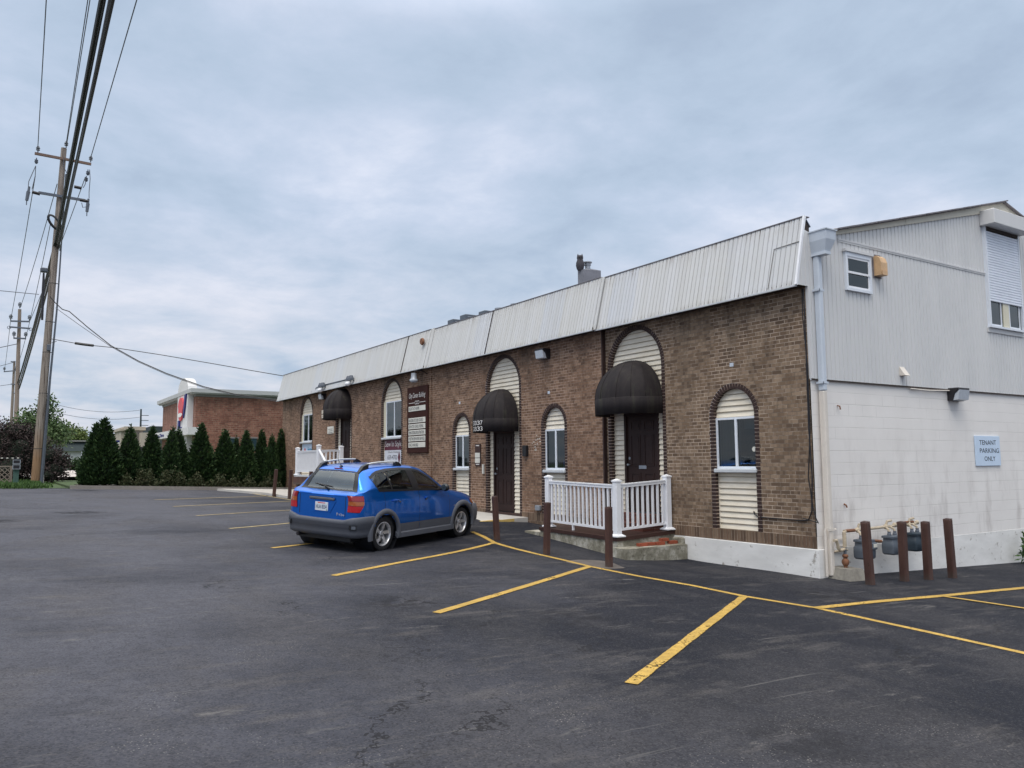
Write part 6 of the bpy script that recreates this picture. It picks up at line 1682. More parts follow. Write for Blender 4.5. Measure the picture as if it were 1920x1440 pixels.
t, a, b = far_box('white_house', 'low white building with a dark green mansard behind the purple shrub', 95, 153, 846, 78, 9, 'far_white', None)
zt = on_y((120, 828), 78).z; mb = MB(); mb.prism([(a.x - .4, 77.6, a.z), (b.x + .2, 77.6, a.z), (b.x + .35, 78.2, zt), (a.x - .4, 78.2, zt)], (0, 8, 0)); mb.build('roof', 'far_dark', t)
mb = MB(); mb.box(a.x - .5, b.x + .45, 77.9, 86, zt + .001, zt + .14); mb.build('roof_cap', 'far_trim', t)
c1, c2 = on_y((156, 855), 90), on_y((172, 826), 90)
c1, c2 = on_y((213.5, 833), 100), on_y((224.5, 825.5), 100)
t = thing('pylon_sign', 'small blue and white roadside sign left of the stone building', 'sign', (c1.x, 100, 1)); zc = (c1.z + c2.z) / 2
mb = MB(); mb.box(c1.x, c2.x, 100, 100.3, c1.z, zc); mb.build('panel', 'far_white', t); mb = MB(); mb.box(c1.x, c2.x, 100, 100.3, zc + .001, c2.z); mb.build('panel', 'emblem_blue', t)
mb = MB(); mb.box((c1.x + c2.x) / 2 - .12, (c1.x + c2.x) / 2 + .12, 100.05, 100.25, -.5, c1.z); mb.build('pole', 'far_trim', t)
c1 = on_y((264.5, 801), 150); c2 = on_y((264.5, 767), 150)
t = thing('lamp_mast', 'thin dark mast rising above the stone building', 'mast', (c1.x, 150, 1)); mb = MB(); mb.tube([(c1.x, 150, 0), (c2.x, 150, c2.z)], [.22, .14], 8); mb.build('shaft', 'far_dark', t)
mb = MB()
for k in range(3): mb.box(c1.x, c1.x + 1.2, 149.9, 150.1, c2.z - 1.2 - k * .9, c2.z - 1.1 - k * .9)
mb.build('arm', 'far_dark', t)
# ================================================================== THE BLUE CAR (x forward from the rear axle, y left, z up)
def car_paint():
    m, t, b = mat('metallic blue car paint', (0.0, 0.085, 0.48), 0.28, 0.82, 0.5, 0.9)
    fl = t.noise(t.coord(), 900, 1)
    t.put(b.inputs['Base Color'], t.mix(t.math('MULTIPLY', fl, 0.5), (0.000, 0.130, 0.58), (0.002, 0.215, 0.88)))
    dirt = t.noise(t.mapping(t.coord(), (1, 1, 2)), 2.0, 5)
    t.put(b.inputs['Coat Roughness'], t.ramp(dirt, [(0.3, 0.03), (0.8, 0.14)]))
    return m
M['paint'] = car_paint()
M['cladding'] = weathered('grey plastic cladding', srgb(86, 89, 97), 0.5, 0.08, 6, bump=0.03)
M['tyre'] = weathered('tyre rubber', (0.014, 0.014, 0.016), 0.85, 0.3, 9)
M['alloy'] = weathered('silver alloy', (0.66, 0.66, 0.68), 0.28, 0.08, 9, metal=0.65, bump=0)
M['rubber'] = mat('black window rubber', (0.012, 0.013, 0.016), 0.35)[0]
M['lamp_red'] = mat('red lamp glass', (0.42, 0.010, 0.018), 0.15, 0, 0.6, 0.6)[0]
M['lamp_dark_red'] = mat('dark red lamp glass', (0.26, 0.008, 0.014), 0.15, 0, 0.6, 0.6)[0]
M['lamp_amber'] = mat('amber lamp glass', (0.34, 0.085, 0.012), 0.15, 0, 0.6, 0.6)[0]
M['plate'] = mat('licence plate white', srgb(206, 214, 222), 0.4)[0]
M['plate_ink'] = mat('plate characters', srgb(52, 66, 104), 0.5)[0]
M['rail_silver'] = weathered('satin silver', (0.62, 0.64, 0.66), 0.3, 0.05, 5, metal=0.6, bump=0)
M['seat'] = weathered('dark grey seat cloth', (0.03, 0.031, 0.034), 0.9, 0.2, 9)

ST = np.array([  # x, floor z, half width, belt z, belt half width, crown z, crown half width
    [-0.800, .44, .715, 1.00, .68, 1.018, .64], [-0.775, .40, .785, 1.03, .73, 1.045, .66], [-0.70, .35, .838, 1.062, .775, 1.078, .685], [-0.63, .33, .858, 1.075, .795, 1.105, .685],
    [-0.50, .30, .877, 1.085, .81, 1.30, .60], [-0.40, .28, .886, 1.088, .815, 1.415, .54], [-0.30, .27, .887, 1.085, .818, 1.468, .54], [-0.1, .25, .888, 1.08, .822, 1.497, .55], [0.2, .23, .888, 1.07, .825, 1.515, .555],
    [0.7, .21, .885, 1.055, .828, 1.525, .56], [1.1, .21, .885, 1.04, .828, 1.505, .56], [1.45, .21, .886, 1.03, .825, 1.45, .555], [1.8, .22, .887, 1.01, .815, 1.28, .60],
    [2.1, .22, .888, .985, .80, 1.11, .64], [2.3, .23, .886, .965, .785, 1.02, .65], [2.6, .24, .880, .92, .765, .975, .62], [2.9, .25, .860, .875, .745, .925, .58],
    [3.2, .27, .80, .775, .69, .83, .50], [3.36, .29, .72, .67, .62, .725, .42], [3.46, .33, .60, .55, .52, .60, .34], [3.49, .38, .52, .48, .45, .52, .30]])
def pchip(xs, ys, x):
    h = np.diff(xs); d = np.diff(ys) / h; m = np.zeros(len(xs)); m[0] = d[0]; m[-1] = d[-1]
    for i in range(1, len(xs) - 1):
        if d[i - 1] * d[i] > 0:
            w1, w2 = 2 * h[i] + h[i - 1], h[i] + 2 * h[i - 1]; m[i] = (w1 + w2) / (w1 / d[i - 1] + w2 / d[i])
    i = int(np.clip(np.searchsorted(xs, x) - 1, 0, len(xs) - 2)); t = (x - xs[i]) / h[i]
    return ((2 * t**3 - 3 * t**2 + 1) * ys[i] + (t**3 - 2 * t**2 + t) * h[i] * m[i] + (-2 * t**3 + 3 * t**2) * ys[i + 1] + (t**3 - t**2) * h[i] * m[i + 1])
_sec = {}
SUB = 6
def section(x):
    """half outline from the floor centre to the crown: list of (y, z, profile index)"""
    k = round(x, 4)
    if k in _sec: return _sec[k]
    zb, W, zs, Wb, zr, Wr = [pchip(ST[:, 0], ST[:, j], x) for j in range(1, 7)]
    g = zr - zs; d = zs - zb
    P = [(0, zb), (.60 * W, zb), (.93 * W, zb + .02), (.985 * W, zb + .17 * d), (W, zb + .45 * d), (W * .72 + Wb * .28, zb + .80 * d), (Wb, zs), (Wb * .88 + Wr * .12, zs + .20 * g), (Wb * .42 + Wr * .58, zs + .60 * g), (Wr, zs + .88 * g), (Wr * .82, zs + .965 * g), (Wr * .45, zr - .006), (0, zr)]
    P = [np.array(p) for p in P]; out = []
    for i in range(len(P) - 1):
        p0, p1, p2, p3 = P[max(0, i - 1)], P[i], P[i + 1], P[min(len(P) - 1, i + 2)]
        if i == 0: p0 = np.array((-P[1][0], P[1][1]))
        if i == len(P) - 2: p3 = np.array((-P[-2][0], P[-2][1]))
        for s_ in range(SUB):
            t = s_ / SUB; q = .5 * (2 * p1 + (p2 - p0) * t + (2 * p0 - 5 * p1 + 4 * p2 - p3) * t * t + (3 * p1 - p0 - 3 * p2 + p3) * t**3)
            out.append((float(max(0, q[0])), float(q[1]), i + t))
    out.append((0.0, float(P[-1][1]), float(len(P) - 1)))
    _sec[k] = out; return out
def side_y(x, z):
    s_ = [(y, zz) for y, zz, i in section(x) if 1.9 <= i <= 9.01]
    for (ya, za), (yb, zb) in zip(s_[:-1], s_[1:]):
        if za <= z <= zb: return ya + (yb - ya) * (z - za) / max(1e-6, zb - za)
    return s_[-1][0] if z > s_[-1][1] else s_[0][0]
def crown_z(x, y):
    s_ = [(yy, zz) for yy, zz, i in section(x) if i >= 8.9]; y = abs(y)
    for (ya, za), (yb, zb) in zip(s_[:-1], s_[1:]):
        if yb <= y <= ya: return za + (zb - za) * (ya - y) / max(1e-6, ya - yb)
    return s_[0][1]
def lin(pts, x):
    pts = sorted(pts)
    if x <= pts[0][0]: return pts[0][1]
    for (a, va), (b, vb) in zip(pts[:-1], pts[1:]):
        if x <= b: return va + (vb - va) * (x - a) / (b - a)
    return pts[-1][1]
def inside(poly, x, z):
    r = False
    for (xa, za), (xb, zb) in zip(poly, poly[1:] + poly[:1]):
        if (za > z) != (zb > z) and x < (xb - xa) * (z - za) / (zb - za) + xa: r = not r
    return r
DLO_TOP = [(-.25, 1.318), (-.15, 1.362), (0, 1.400), (.3, 1.435), (.7, 1.445), (1.1, 1.422), (1.35, 1.372), (1.6, 1.270), (1.8, 1.150), (1.93, 1.048)]
DLO_BOT = [(-.25, 1.300), (-.22, 1.20), (-.17, 1.108), (.5, 1.090), (1.2, 1.070), (1.93, 1.040)]
DLO = [p for p in DLO_BOT] + DLO_TOP[::-1]
RG_HALF = [(-.64, .662), (-.52, .585), (-.415, .515)]
CAR = thing('blue_hatchback', 'blue five door hatchback with grey cladding and silver roof rails parked nose in', 'car', (0, 0, 0))
CAR.location = CAR_POS
def cbuild(mb, name, m, parent=None, smooth=False):
    return mb.build(name, m, parent or CAR, smooth=smooth, local=True)
xs = sorted(set([round(float(v), 4) for v in list(np.arange(-.80, -.35, .022)) + list(np.arange(-.35, 2.5, .042)) + list(np.arange(2.5, 3.49, .04)) + [3.49]]))
mb = MB(); n = len(section(xs[0])); grid = []
for x in xs:
    s_ = section(x); grid.append((x, s_))
vs = []
for x, s_ in grid:
    for y, z, i in s_: vs.append((x, y, z))
N = len(vs); vs += [(x, -y, z) for x, y, z in vs]
fs = []
for a in range(len(xs) - 1):
    for k in range(n - 1):
        q = [a * n + k, (a + 1) * n + k, (a + 1) * n + k + 1, a * n + k + 1]
        cx = sum(vs[i][0] for i in q) / 4; cy = sum(vs[i][1] for i in q) / 4; cz = sum(vs[i][2] for i in q) / 4
        pi_ = (grid[a][1][k][2] + grid[a][1][k + 1][2]) / 2
        if 5.9 < pi_ < 9.4 and inside(DLO, cx, cz): continue
        if pi_ > 9.0 and -.622 < cx < -.43 and cy < lin(RG_HALF, cx) - .01: continue
        if pi_ > 8.9 and 1.50 < cx < 2.18: continue
        if pi_ < 6 and cy > .55 and cz < .72 and min(math.hypot(cx, cz - .31), math.hypot(cx - 2.6, cz - .31)) < .375: continue
        fs.append(q[::-1]); fs.append([i + N for i in q])
# rear and front caps
for a, rev in ((0, False), (len(xs) - 1, True)):
    for k in range(n - 1):
        q = [a * n + k, a * n + k + 1, a * n + k + 1 + N, a * n + k + N]
        fs.append(q[::-1] if rev else q)
mb.add(vs, fs)
body = cbuild(mb, 'body', 'paint', smooth='all')
try: body.data.set_sharp_from_angle(angle=radians(50))
except Exception: pass

def side_patch(name, m, xa, xb, z0, z1, off, nx=24, nz=5, parent=None, side=None, smooth='all'):
    """a panel laid on the flank between the curves z0(x) and z1(x); both flanks unless side is given"""
    out = []
    for sg in ((-1, 1) if side is None else (side,)):
        mb = MB(); vs = []; nv = nz + 1
        for i in range(nx + 1):
            x = xa + (xb - xa) * i / nx; a, b = z0(x), z1(x)
            for j in range(nv): z = a + (b - a) * j / nz; vs.append((x, sg * (side_y(x, z) + off), z))
        fs = []
        for i in range(nx):
            for j in range(nz):
                q = [i * nv + j, (i + 1) * nv + j, (i + 1) * nv + j + 1, i * nv + j + 1]; fs.append(q if sg < 0 else q[::-1])
        mb.add(vs, fs); out.append(cbuild(mb, name, m, parent, smooth))
    return out
T_ = lambda x: lin(DLO_TOP, x); B_ = lambda x: lin(DLO_BOT, x)
side_patch('window_frame', 'rubber', -.28, 1.96, lambda x: max(T_(x) - .026, B_(x) - .02), lambda x: T_(x) + .018, .006, 60, 2)
side_patch('window_frame', 'rubber', -.26, 1.95, lambda x: B_(x) - .022, lambda x: min(B_(x) + .020, T_(x) + .01), .006, 60, 2)
side_patch('window_pillar', 'rubber', .87, 1.09, lambda x: B_(x), lambda x: T_(x), .005, 6, 8)
side_patch('window_pillar', 'rubber', .215, .262, lambda x: B_(x), lambda x: T_(x), .005, 3, 8)
side_patch('window_pillar', 'rubber', 1.80, 1.93, lambda x: B_(x), lambda x: T_(x), .005, 4, 4)
for a, b in ((-.24, .218), (.258, .875), (1.085, 1.805)):
    side_patch('side_window', 'car_glass', a, b, lambda x: B_(x) + .005, lambda x: max(B_(x) + .006, T_(x) - .005), -.002, 24, 6)
def crown_patch(name, m, pts_half, x0, x1, off, nx=14, ny=20, ring=None):
    mb = MB(); vs = []; nv = ny + 1
    for i in range(nx + 1):
        x = x0 + (x1 - x0) * i / nx; w = lin(pts_half, x)
        for j in range(nv):
            y = -w + 2 * w * j / ny; e = .004
            dzx = (crown_z(min(3.4, x + e), y) - crown_z(max(-.8, x - e), y)) / (2 * e); nrm = Vector((-dzx, 0, 1)).normalized()
            vs.append(Vector((x, y, crown_z(x, y))) + nrm * off)
    fs = []
    for i in range(nx):
        for j in range(ny):
            if ring and ring[0] <= i < nx - ring[1] and ring[2] <= j < ny - ring[2]: continue
            fs.append([i * nv + j, (i + 1) * nv + j, (i + 1) * nv + j + 1, i * nv + j + 1])
    mb.add(vs, fs); return cbuild(mb, name, m, None, 'all')
rw = crown_patch('rear_window', 'hatch_glass', RG_HALF, -.632, -.420, -.001)
crown_patch('rear_window_frame', 'rubber', [(a, b + .015) for a, b in RG_HALF], -.648, -.405, .005, 14, 24, (2, 1, 2))
crown_patch('windshield', 'car_glass', [(1.45, .56), (2.25, .66)], 1.49, 2.20, .002)
# interior
mb = MB(); mb.box(-.72, 2.2, -.80, .80, .36, .62); mb.box(-.68, .12, -.78, .78, .62, .80); cbuild(mb, 'cabin_floor', 'seat')
for x, y in ((1.05, -.36), (1.05, .36), (.18, -.36), (.18, .36)):
    mb = MB(); rear = x < .5
    hw = .24 if not rear else .33
    for z0, z1, xa, xb, w in ((.60, .72, x - .05, x + .48, hw), (.70, 1.13, x - .14, x + .02, hw)): mb.bbox(xa, xb, y - w, y + w, z0, z1, .05)
    sh = mb.v; s_ = cbuild(mb, 'seat', 'seat')
    mb = MB(); mb.bbox(x - .16, x - .06, y - .135, y + .135, 1.15, 1.34 if not rear else 1.28, .035); mb.tube([(x - .1, y - .06, 1.1), (x - .1, y - .06, 1.2)], .008, 5); mb.tube([(x - .1, y + .06, 1.1), (x - .1, y + .06, 1.2)], .008, 5); cbuild(mb, 'headrest', 'seat', s_)
mb = MB(); mb.bbox(1.75, 2.25, -.75, .75, .70, 1.0, .05); cbuild(mb, 'dashboard', 'seat')
mb = MB(); mb.tube([Vector((1.62 + .06 * sin(a), .36 + .18 * cos(a), .96 + .17 * sin(a))) for a in np.linspace(0, 2 * pi, 21)], .017, 6); cbuild(mb, 'steering_wheel', 'black')
# rear door, front door shut lines and rub strip
for x in (1.06, -.02, 2.10):
    side_patch('door_gap', 'rubber', x - .004, x + .004, lambda xx: .34 if x > .5 else .74, lambda xx: B_(xx) - .02, .0012, 1, 10)
side_patch('rub_strip', 'paint', .18, 2.05, lambda x: .60, lambda x: .628, .007, 20, 2)
for x in (.22, 1.25):
    for sg in (-1, 1):
        mb = MB(); y = sg * side_y(x, .90)
        mb.bbox(x - .02, x + .17, min(y, y + sg * .022), max(y, y + sg * .022), .892, .928, .008); mb.ball((x + .075, y, .898), .06, .006, .045, 10, 6); hnd = cbuild(mb, 'door_handle', 'paint')
        k = MB(); k.lathe([(.016, -.002), (.016, .024), (0, .025)] if sg > 0 else [(.016, .002), (.016, -.024), (0, -.025)], (x + .02 if x > 1 else x + .20, y, .878), 'y', 10); cbuild(k, 'key_lock', 'cladding', hnd)
# grey cladding
side_patch('door_cladding', 'cladding', .36, 1.055, lambda x: .315, lambda x: .470, .010, 16, 3)
side_patch('door_cladding', 'cladding', 1.065, 2.24, lambda x: .315, lambda x: .470, .010, 16, 3)
for sg in (-1, 1):
    mb = MB(); mb.prism([(.34, sg * .86, .33), (2.26, sg * .86, .33), (2.26, sg * .905, .295), (.34, sg * .905, .295)], (0, 0, -.085)); mb.add([(.34, sg * .905, .21), (2.26, sg * .905, .21), (2.26, sg * .70, .20), (.34, sg * .70, .20)], [(0, 1, 2, 3)]); cbuild(mb, 'sill_cladding', 'cladding')
    for wx in (0.0, 2.6):
        mb = MB(); vs = []; rings = [(.362, .870), (.368, .903), (.400, .915), (.448, .905), (.470, .870)]; a0 = -12; a1 = 192; n_ = 40
        for i in range(n_ + 1):
            a = radians(a0 + (a1 - a0) * i / n_)
            for r, y in rings: vs.append((wx + r * cos(a), sg * y, .315 + r * sin(a)))
        fs = [[i * 5 + j, (i + 1) * 5 + j, (i + 1) * 5 + j + 1, i * 5 + j + 1] for i in range(n_) for j in range(4)]
        mb.add(vs, fs); cbuild(mb, 'wheel_arch', 'cladding', None, 'all')
        mb = MB(); mb.lathe([(.385, sg * .88), (.385, sg * .45), (0, sg * .45)], (wx, 0, .315), 'y', 28); cbuild(mb, 'wheel_well', 'rubber')
def bumper(name, path, prof, front=False):
    """profile swept round a plan curve"""
    mb = MB(); P = [Vector((x, y, 0)) for x, y in path]; vs = []
    for i, p in enumerate(P):
        t = (P[min(i + 1, len(P) - 1)] - P[max(0, i - 1)]).normalized(); nrm = Vector((-t.y, t.x, 0))
        if front: nrm = -nrm if nrm.x < 0 or (abs(nrm.x) < .2 and nrm.y * p.y < 0) else nrm
        w = abs(p.y) / .9 if not front else 0
        for z, o in prof:
            zz = z + (.075 * max(0, (w - .62) / .38) ** .6 if z > .55 and w > .62 else 0); vs.append(p + nrm * o + UP * zz)
    m_ = len(prof); fs = [[i * m_ + j, (i + 1) * m_ + j, (i + 1) * m_ + j + 1, i * m_ + j + 1] for i in range(len(P) - 1) for j in range(m_ - 1)]
    mb.add(vs, fs); return cbuild(mb, name, 'cladding', None, 'all')
half = [(-.37, .889), (-.50, .887), (-.60, .876), (-.70, .852), (-.775, .805), (-.825, .72), (-.852, .55), (-.866, .28), (-.870, 0)]
path = half + [(x, -y) for x, y in half[-2::-1]]
path = path[::-1]
RB = bumper('rear_bumper', path, [(.585, -.10), (.600, -.035), (.594, .0), (.575, .014), (.53, .020), (.522, .012), (.47, .016), (.462, .006), (.37, -.004), (.31, -.02), (.28, -.08), (.275, -.25)])
fh = [(2.99, .880), (3.15, .86), (3.30, .80), (3.42, .68), (3.50, .50), (3.54, .25), (3.55, 0)]
fpath = fh + [(x, -y) for x, y in fh[-2::-1]]
bumper('front_bumper', fpath, [(.60, -.12), (.60, -.02), (.55, .01), (.45, .012), (.33, 0), (.26, -.05), (.24, -.2)])
# bumper fog lamps
for sg in (-1, 1):
    mb = MB(); c = Vector((-.812, sg * .745, .478)); nrm = Vector((-.82, sg * .57, 0)).normalized(); tn = Vector((-nrm.y, nrm.x, 0))
    mb.obox(c + nrm * .014, tn * .070, UP * .040, nrm * .012); lp = cbuild(mb, 'fog_lamp_bezel', 'rubber', RB)
    mb = MB(); mb.obox(c + nrm * .027 + tn * (-.015 * sg), tn * .038, UP * .026, nrm * .004); cbuild(mb, 'fog_lamp', 'porcelain', lp)
# tail lamps: laid round the rear corner, in three bands
def tail(sg):
    def pt(u, z):
        """u 0 on the flank .. 1 on the tail face"""
        arc = [(-.585, None), (-.64, None), (-.70, None), (-.745, None), (-.775, None), (-.790, None), (-.8005, None)]
        k = u * 8.0
        if k <= 6:
            i = int(min(5, k)); f_ = k - i; x = arc[i][0] + (arc[i + 1][0] - arc[i][0]) * f_; return Vector((x, sg * side_y(max(-.7999, x), z), z)), Vector((-.5, sg, 0)).normalized()
        y = side_y(-.7999, z) - (k - 6) * .055; return Vector((-.801, sg * y, z)), Vector((-1, 0, 0))
    o = None
    for nm, z0, z1, m_ in (('lens', .940, 1.030, 'lamp_dark_red'), ('lens', .862, .934, 'lamp_amber'), ('lens', .745, .855, 'lamp_red'), ('bezel', .737, 1.037, 'rubber')):
        mb = MB(); vs = []; nu, nz = 16, 4; off = .012 if nm != 'bezel' else .004
        for i in range(nu + 1):
            for j in range(nz + 1):
                z = z0 + (z1 - z0) * j / nz; shrink = .0 if nm != 'bezel' else -.01
                ua = .10 + .40 * max(0, (.89 - z) / .15) ** 1.2 * .6 + shrink; ub = 1.0 - .10 * max(0, (z - .75) / .3) - shrink * 0
                p, q = pt(ua + (ub - ua) * i / nu, z); vs.append(p + q * off)
        fs = [[i * 5 + j, (i + 1) * 5 + j, (i + 1) * 5 + j + 1, i * 5 + j + 1] for i in range(nu) for j in range(nz)]
        mb.add(vs, fs)
        if o is None: o = thing_part = cbuild(mb, 'tail_lamp', m_, None, 'all')
        else: cbuild(mb, nm, m_, o, 'all')
for sg in (-1, 1): tail(sg)
# hatch furniture
xr = -.803
mb = MB(); mb.bbox(xr - .035, xr, -.30, .30, .920, .972, .014); cbuild(mb, 'hatch_handle', 'cladding')
mb = MB(); mb.prism([(xr, -.33, .915), (xr, .33, .915), (xr, .20, .700), (xr, -.20, .700)], (-.006, 0, 0)); cbuild(mb, 'plate_recess', 'paint')
mb = MB(); mb.bbox(xr - .022, xr - .0061, -.152, .152, .725, .880, .003); PL = cbuild(mb, 'licence_plate', 'plate')
BK = Vector((0, -1, 0))
lettering('HUA 8554', .255, .072, (xr - .0235, .128, .760), BK, UP, 'plate_ink', PL, 'lettering', bold=.01, local=True)
mb = MB(); mb.box(xr - .0245, xr - .0222, -.09, .09, .858, .872); cbuild(mb, 'plate_header', 'emblem_red', PL)
mb = MB(); mb.box(xr - .0245, xr - .0222, -.145, -.115, .735, .753); cbuild(mb, 'plate_sticker', mat('green sticker', srgb(60, 130, 110), .5)[0], PL)
mb = MB(); mb.prism([(xr - .003, -.355, .715), (xr - .003, -.380, .715), (xr - .003, -.3675, .655)], (-.006, 0, 0)); cbuild(mb, 'badge', 'rail_silver')
lettering('Vibe', .13, .042, (xr - .004, -.405, .665), BK, UP, 'rail_silver', CAR, 'badge', local=True, shear=.2)
for sg in (-1, 1): 
    q = (2.36, sg * (side_y(2.36, .70) + .004), .690)
    if sg < 0: lettering('Vibe', .085, .032, (2.26, -(side_y(2.3, .70) + .003), .675), (1, 0, 0), UP, 'rail_silver', CAR, 'badge', local=True, shear=.2)
# hatch seam round the tail face
mb = MB()
for sg in (-1, 1): mb.box(xr - .001, xr + .003, sg * .545 - .004, sg * .545 + .004, .64, 1.0)
cbuild(mb, 'hatch_seam', 'rubber')
# wiper
def rg(x, y, o=.02): return Vector((x - o * .8, y, crown_z(x, y) + o * .6))
mb = MB(); mb.tube([rg(-.66, -.02), rg(-.625, -.0), rg(-.590, .16), rg(-.580, .30)], [.022, .016, .010, .008], 6); mb.tube([rg(-.595, -.06, .012), rg(-.572, .38, .012)], .008, 5); cbuild(mb, 'rear_wiper', 'rubber')
# roof rails, antenna, exhaust
for sg in (-1, 1):
    def rr(x, h): return Vector((x, sg * .50, crown_z(x, .50) + h))
    mb = MB(); L = [rr(x, .062 + .010 * sin((x + .20) / .95 * pi)) for x in np.linspace(-.16, .70, 14)]
    vs = []; fs = []
    for p in L:
        for dy, dz in ((-.022, -.012), (.022, -.012), (.022, .010), (.012, .018), (-.012, .018), (-.022, .010)): vs.append(p + Vector((0, dy, dz)))
    for i in range(len(L) - 1):
        for k in range(6): fs.append((i * 6 + k, i * 6 + (k + 1) % 6, (i + 1) * 6 + (k + 1) % 6, (i + 1) * 6 + k))
    fs += [tuple(range(5, -1, -1)), tuple(range(len(vs) - 6, len(vs)))]
    mb.add(vs, fs); RL = cbuild(mb, 'roof_rail', 'rail_silver', None, True)
    for xa, xb, hb in ((-.42, -.14, .080), (.86, .68, .076)):
        mb = MB()
        pts = [rr(xa, -.01), rr(xa, .012), rr(xa + (xb - xa) * .45, .058), rr(xb, hb), rr(xb, -.01)]
        mb.prism([p + Vector((0, -.034, 0)) for p in pts], (0, .068, 0))
        mb.build('rail_foot', 'rubber', RL, local=True)
mb = MB(); az = crown_z(-.30, .0); mb.prism([(-.34, -.02, az - .005), (-.24, -.02, az - .005), (-.30, -.02, az + .03)], (0, .04, 0)); mb.tube([(-.30, 0, az + .02), (-.42, 0, az + .17)], [.006, .003], 5); cbuild(mb, 'antenna', 'rubber')
mb = MB(); mb.bbox(-.385, -.365, -.10, .10, crown_z(-.37, 0) - .004, crown_z(-.37, 0) + .012, .003); cbuild(mb, 'brake_light', 'lamp_dark_red')
mb = MB(); mb.tube([(-.55, .52, .27), (-.84, .54, .26)], .032, 10); cbuild(mb, 'exhaust', 'lamp_black')
mb = MB(); mb.box(-.7, 3.2, -.62, .62, .20, .34); cbuild(mb, 'underbody', 'rubber')
# mirrors, headlamps
for sg in (-1, 1):
    mb = MB(); mb.ball((1.80, sg * .955, 1.085), .06, .10, .075, 12, 8); mb.tube([(1.84, sg * .82, 1.05), (1.82, sg * .90, 1.06)], .03, 6); mr = cbuild(mb, 'door_mirror', 'rubber', None, True)
    mb = MB(); mb.lathe([(0, -.001), (.056, 0), (.056, .006)], (1.743, sg * .958, 1.085), 'x', 14); cbuild(mb, 'mirror_glass', 'meter_dark', mr)
    side_patch('headlamp', 'lens', 2.98, 3.38, lambda x: lin([(2.98, .735), (3.38, .58)], x), lambda x: lin([(2.98, .80), (3.15, .755), (3.38, .655)], x), .008, 14, 3, None, sg)
    side_patch('side_marker', 'lamp_amber', 2.97, 3.12, lambda x: lin([(2.97, .715), (3.12, .66)], x), lambda x: lin([(2.97, .80), (3.12, .765)], x), .012, 8, 3, None, sg)
# wheels
def wheel_parts():
    ty = MB(); ty.lathe([(.205, -.095), (.235, -.108), (.285, -.110), (.306, -.098), (.312, -.07), (.313, 0), (.312, .07), (.306, .098), (.285, .110), (.235, .108), (.205, .095)], (0, 0, 0), 'y', 44)
    ri = MB(); ri.lathe([(.198, .09), (.212, -.085), (.222, -.094), (.222, -.104), (.208, -.106), (.196, -.088), (.190, -.03), (.190, .07)], (0, 0, 0), 'y', 40)
    ri.lathe([(.0, -.075), (.042, -.075), (.058, -.066), (.062, -.02)], (0, 0, 0), 'y', 20)
    for k in range(5):
        a = 2 * pi * k / 5 + .3; r_, t_ = Vector((cos(a), 0, sin(a))), Vector((-sin(a), 0, cos(a)))
        tw = -.045
        pts = [(.040, -.034), (.040, .034), (.12, .030 + tw * .3), (.20, .040 + tw), (.208, -.036 + tw), (.12, -.036 + tw * .2)]
        ri.prism([r_ * q + t_ * w + Vector((0, -.055 - .03 * (q > .1), 0)) for q, w in pts], (0, .03, 0))
    br = MB(); br.lathe([(0, .0), (.186, .0), (.186, .03)], (0, 0, 0), 'y', 30); hub = MB()
    for k in range(5):
        a = 2 * pi * k / 5; hub.lathe([(.012, -.079), (.0, -.080)], (.036 * cos(a), 0, .036 * sin(a)), 'y', 8)
    return ty, ri, br, hub
first = None
for wx, sg in ((0, -1), (2.6, -1), (0, 1), (2.6, 1)):
    if first is None:
        ty, ri, br, hub = wheel_parts()
        w = ri.build('wheel', 'alloy', CAR, smooth=True, local=True); t1 = ty.build('tyre', 'tyre', w, smooth=True, local=True); b1 = br.build('brake_disc', 'rubber', w, local=True); h1 = hub.build('wheel_nut', 'rubber', w, local=True); first = (w, t1, b1, h1)
    else:
        w = first[0].copy(); COL.objects.link(w); w.parent = CAR
        for q in first[1:]:
            c_ = q.copy(); COL.objects.link(c_); c_.parent = w
    w.location = (wx, sg * .745, .312); w.rotation_euler = (0, .5 * wx, 0) if sg < 0 else (0, 0, pi)
_done = set()
for ch in list(CAR.children_recursive):                          # the tail a little shorter, the roof a little higher
    if ch.type != 'MESH' or ch.data.name in _done or ch.name.split('.')[0] in ('wheel', 'tyre', 'brake_disc', 'wheel_nut', 'wheel_arch', 'wheel_well'): continue
    _done.add(ch.data.name)
    for v in ch.data.vertices:
        if v.co.x < 0: v.co.x *= .915
        if v.co.z > 1.1: v.co.z += .035 * min(1, (v.co.z - 1.1) / .3)
CAR.rotation_mode = 'XYZ'
CAR.rotation_euler = CAR_ROT
CAR.location = CAR_POS

# ================================================================== SKY, SUN, CAMERA
world = bpy.data.worlds.new('World'); scene.world = world; world.use_nodes = True
t = NT(world); bg = t.n['Background']
SUN_EL, SUN_AZ = radians(60), Vector((-0.80, -0.60, 0)).normalized()
sky = t.new('ShaderNodeTexSky', sky_type='NISHITA'); sky.sun_disc = False; sky.sun_elevation = SUN_EL
sky.sun_rotation = math.atan2(SUN_AZ.x, SUN_AZ.y); sky.air_density = 1.0; sky.dust_density = 2.0
d = t.coord('Generated'); o = t.sep(d)
zc = t.math('MAXIMUM', o[2], 0.0)
den = t.math('ADD', zc, 0.16)
uv = t.comb(t.math('DIVIDE', o[0], den), t.math('DIVIDE', o[1], den), 0.0)
n1 = t.noise(t.mapping(uv, (1, 1, 1), (3.1, 1.7, 0)), 0.95, 9, 0.58, 0.25)
n2 = t.noise(t.mapping(uv, (1, 1, 1), (9.2, 4.4, 0)), 2.6, 8, 0.6, 0.2)
n3 = t.noise(t.mapping(uv, (1, 1, 1), (0.4, 7.7, 0)), 0.30, 3, 0.5)
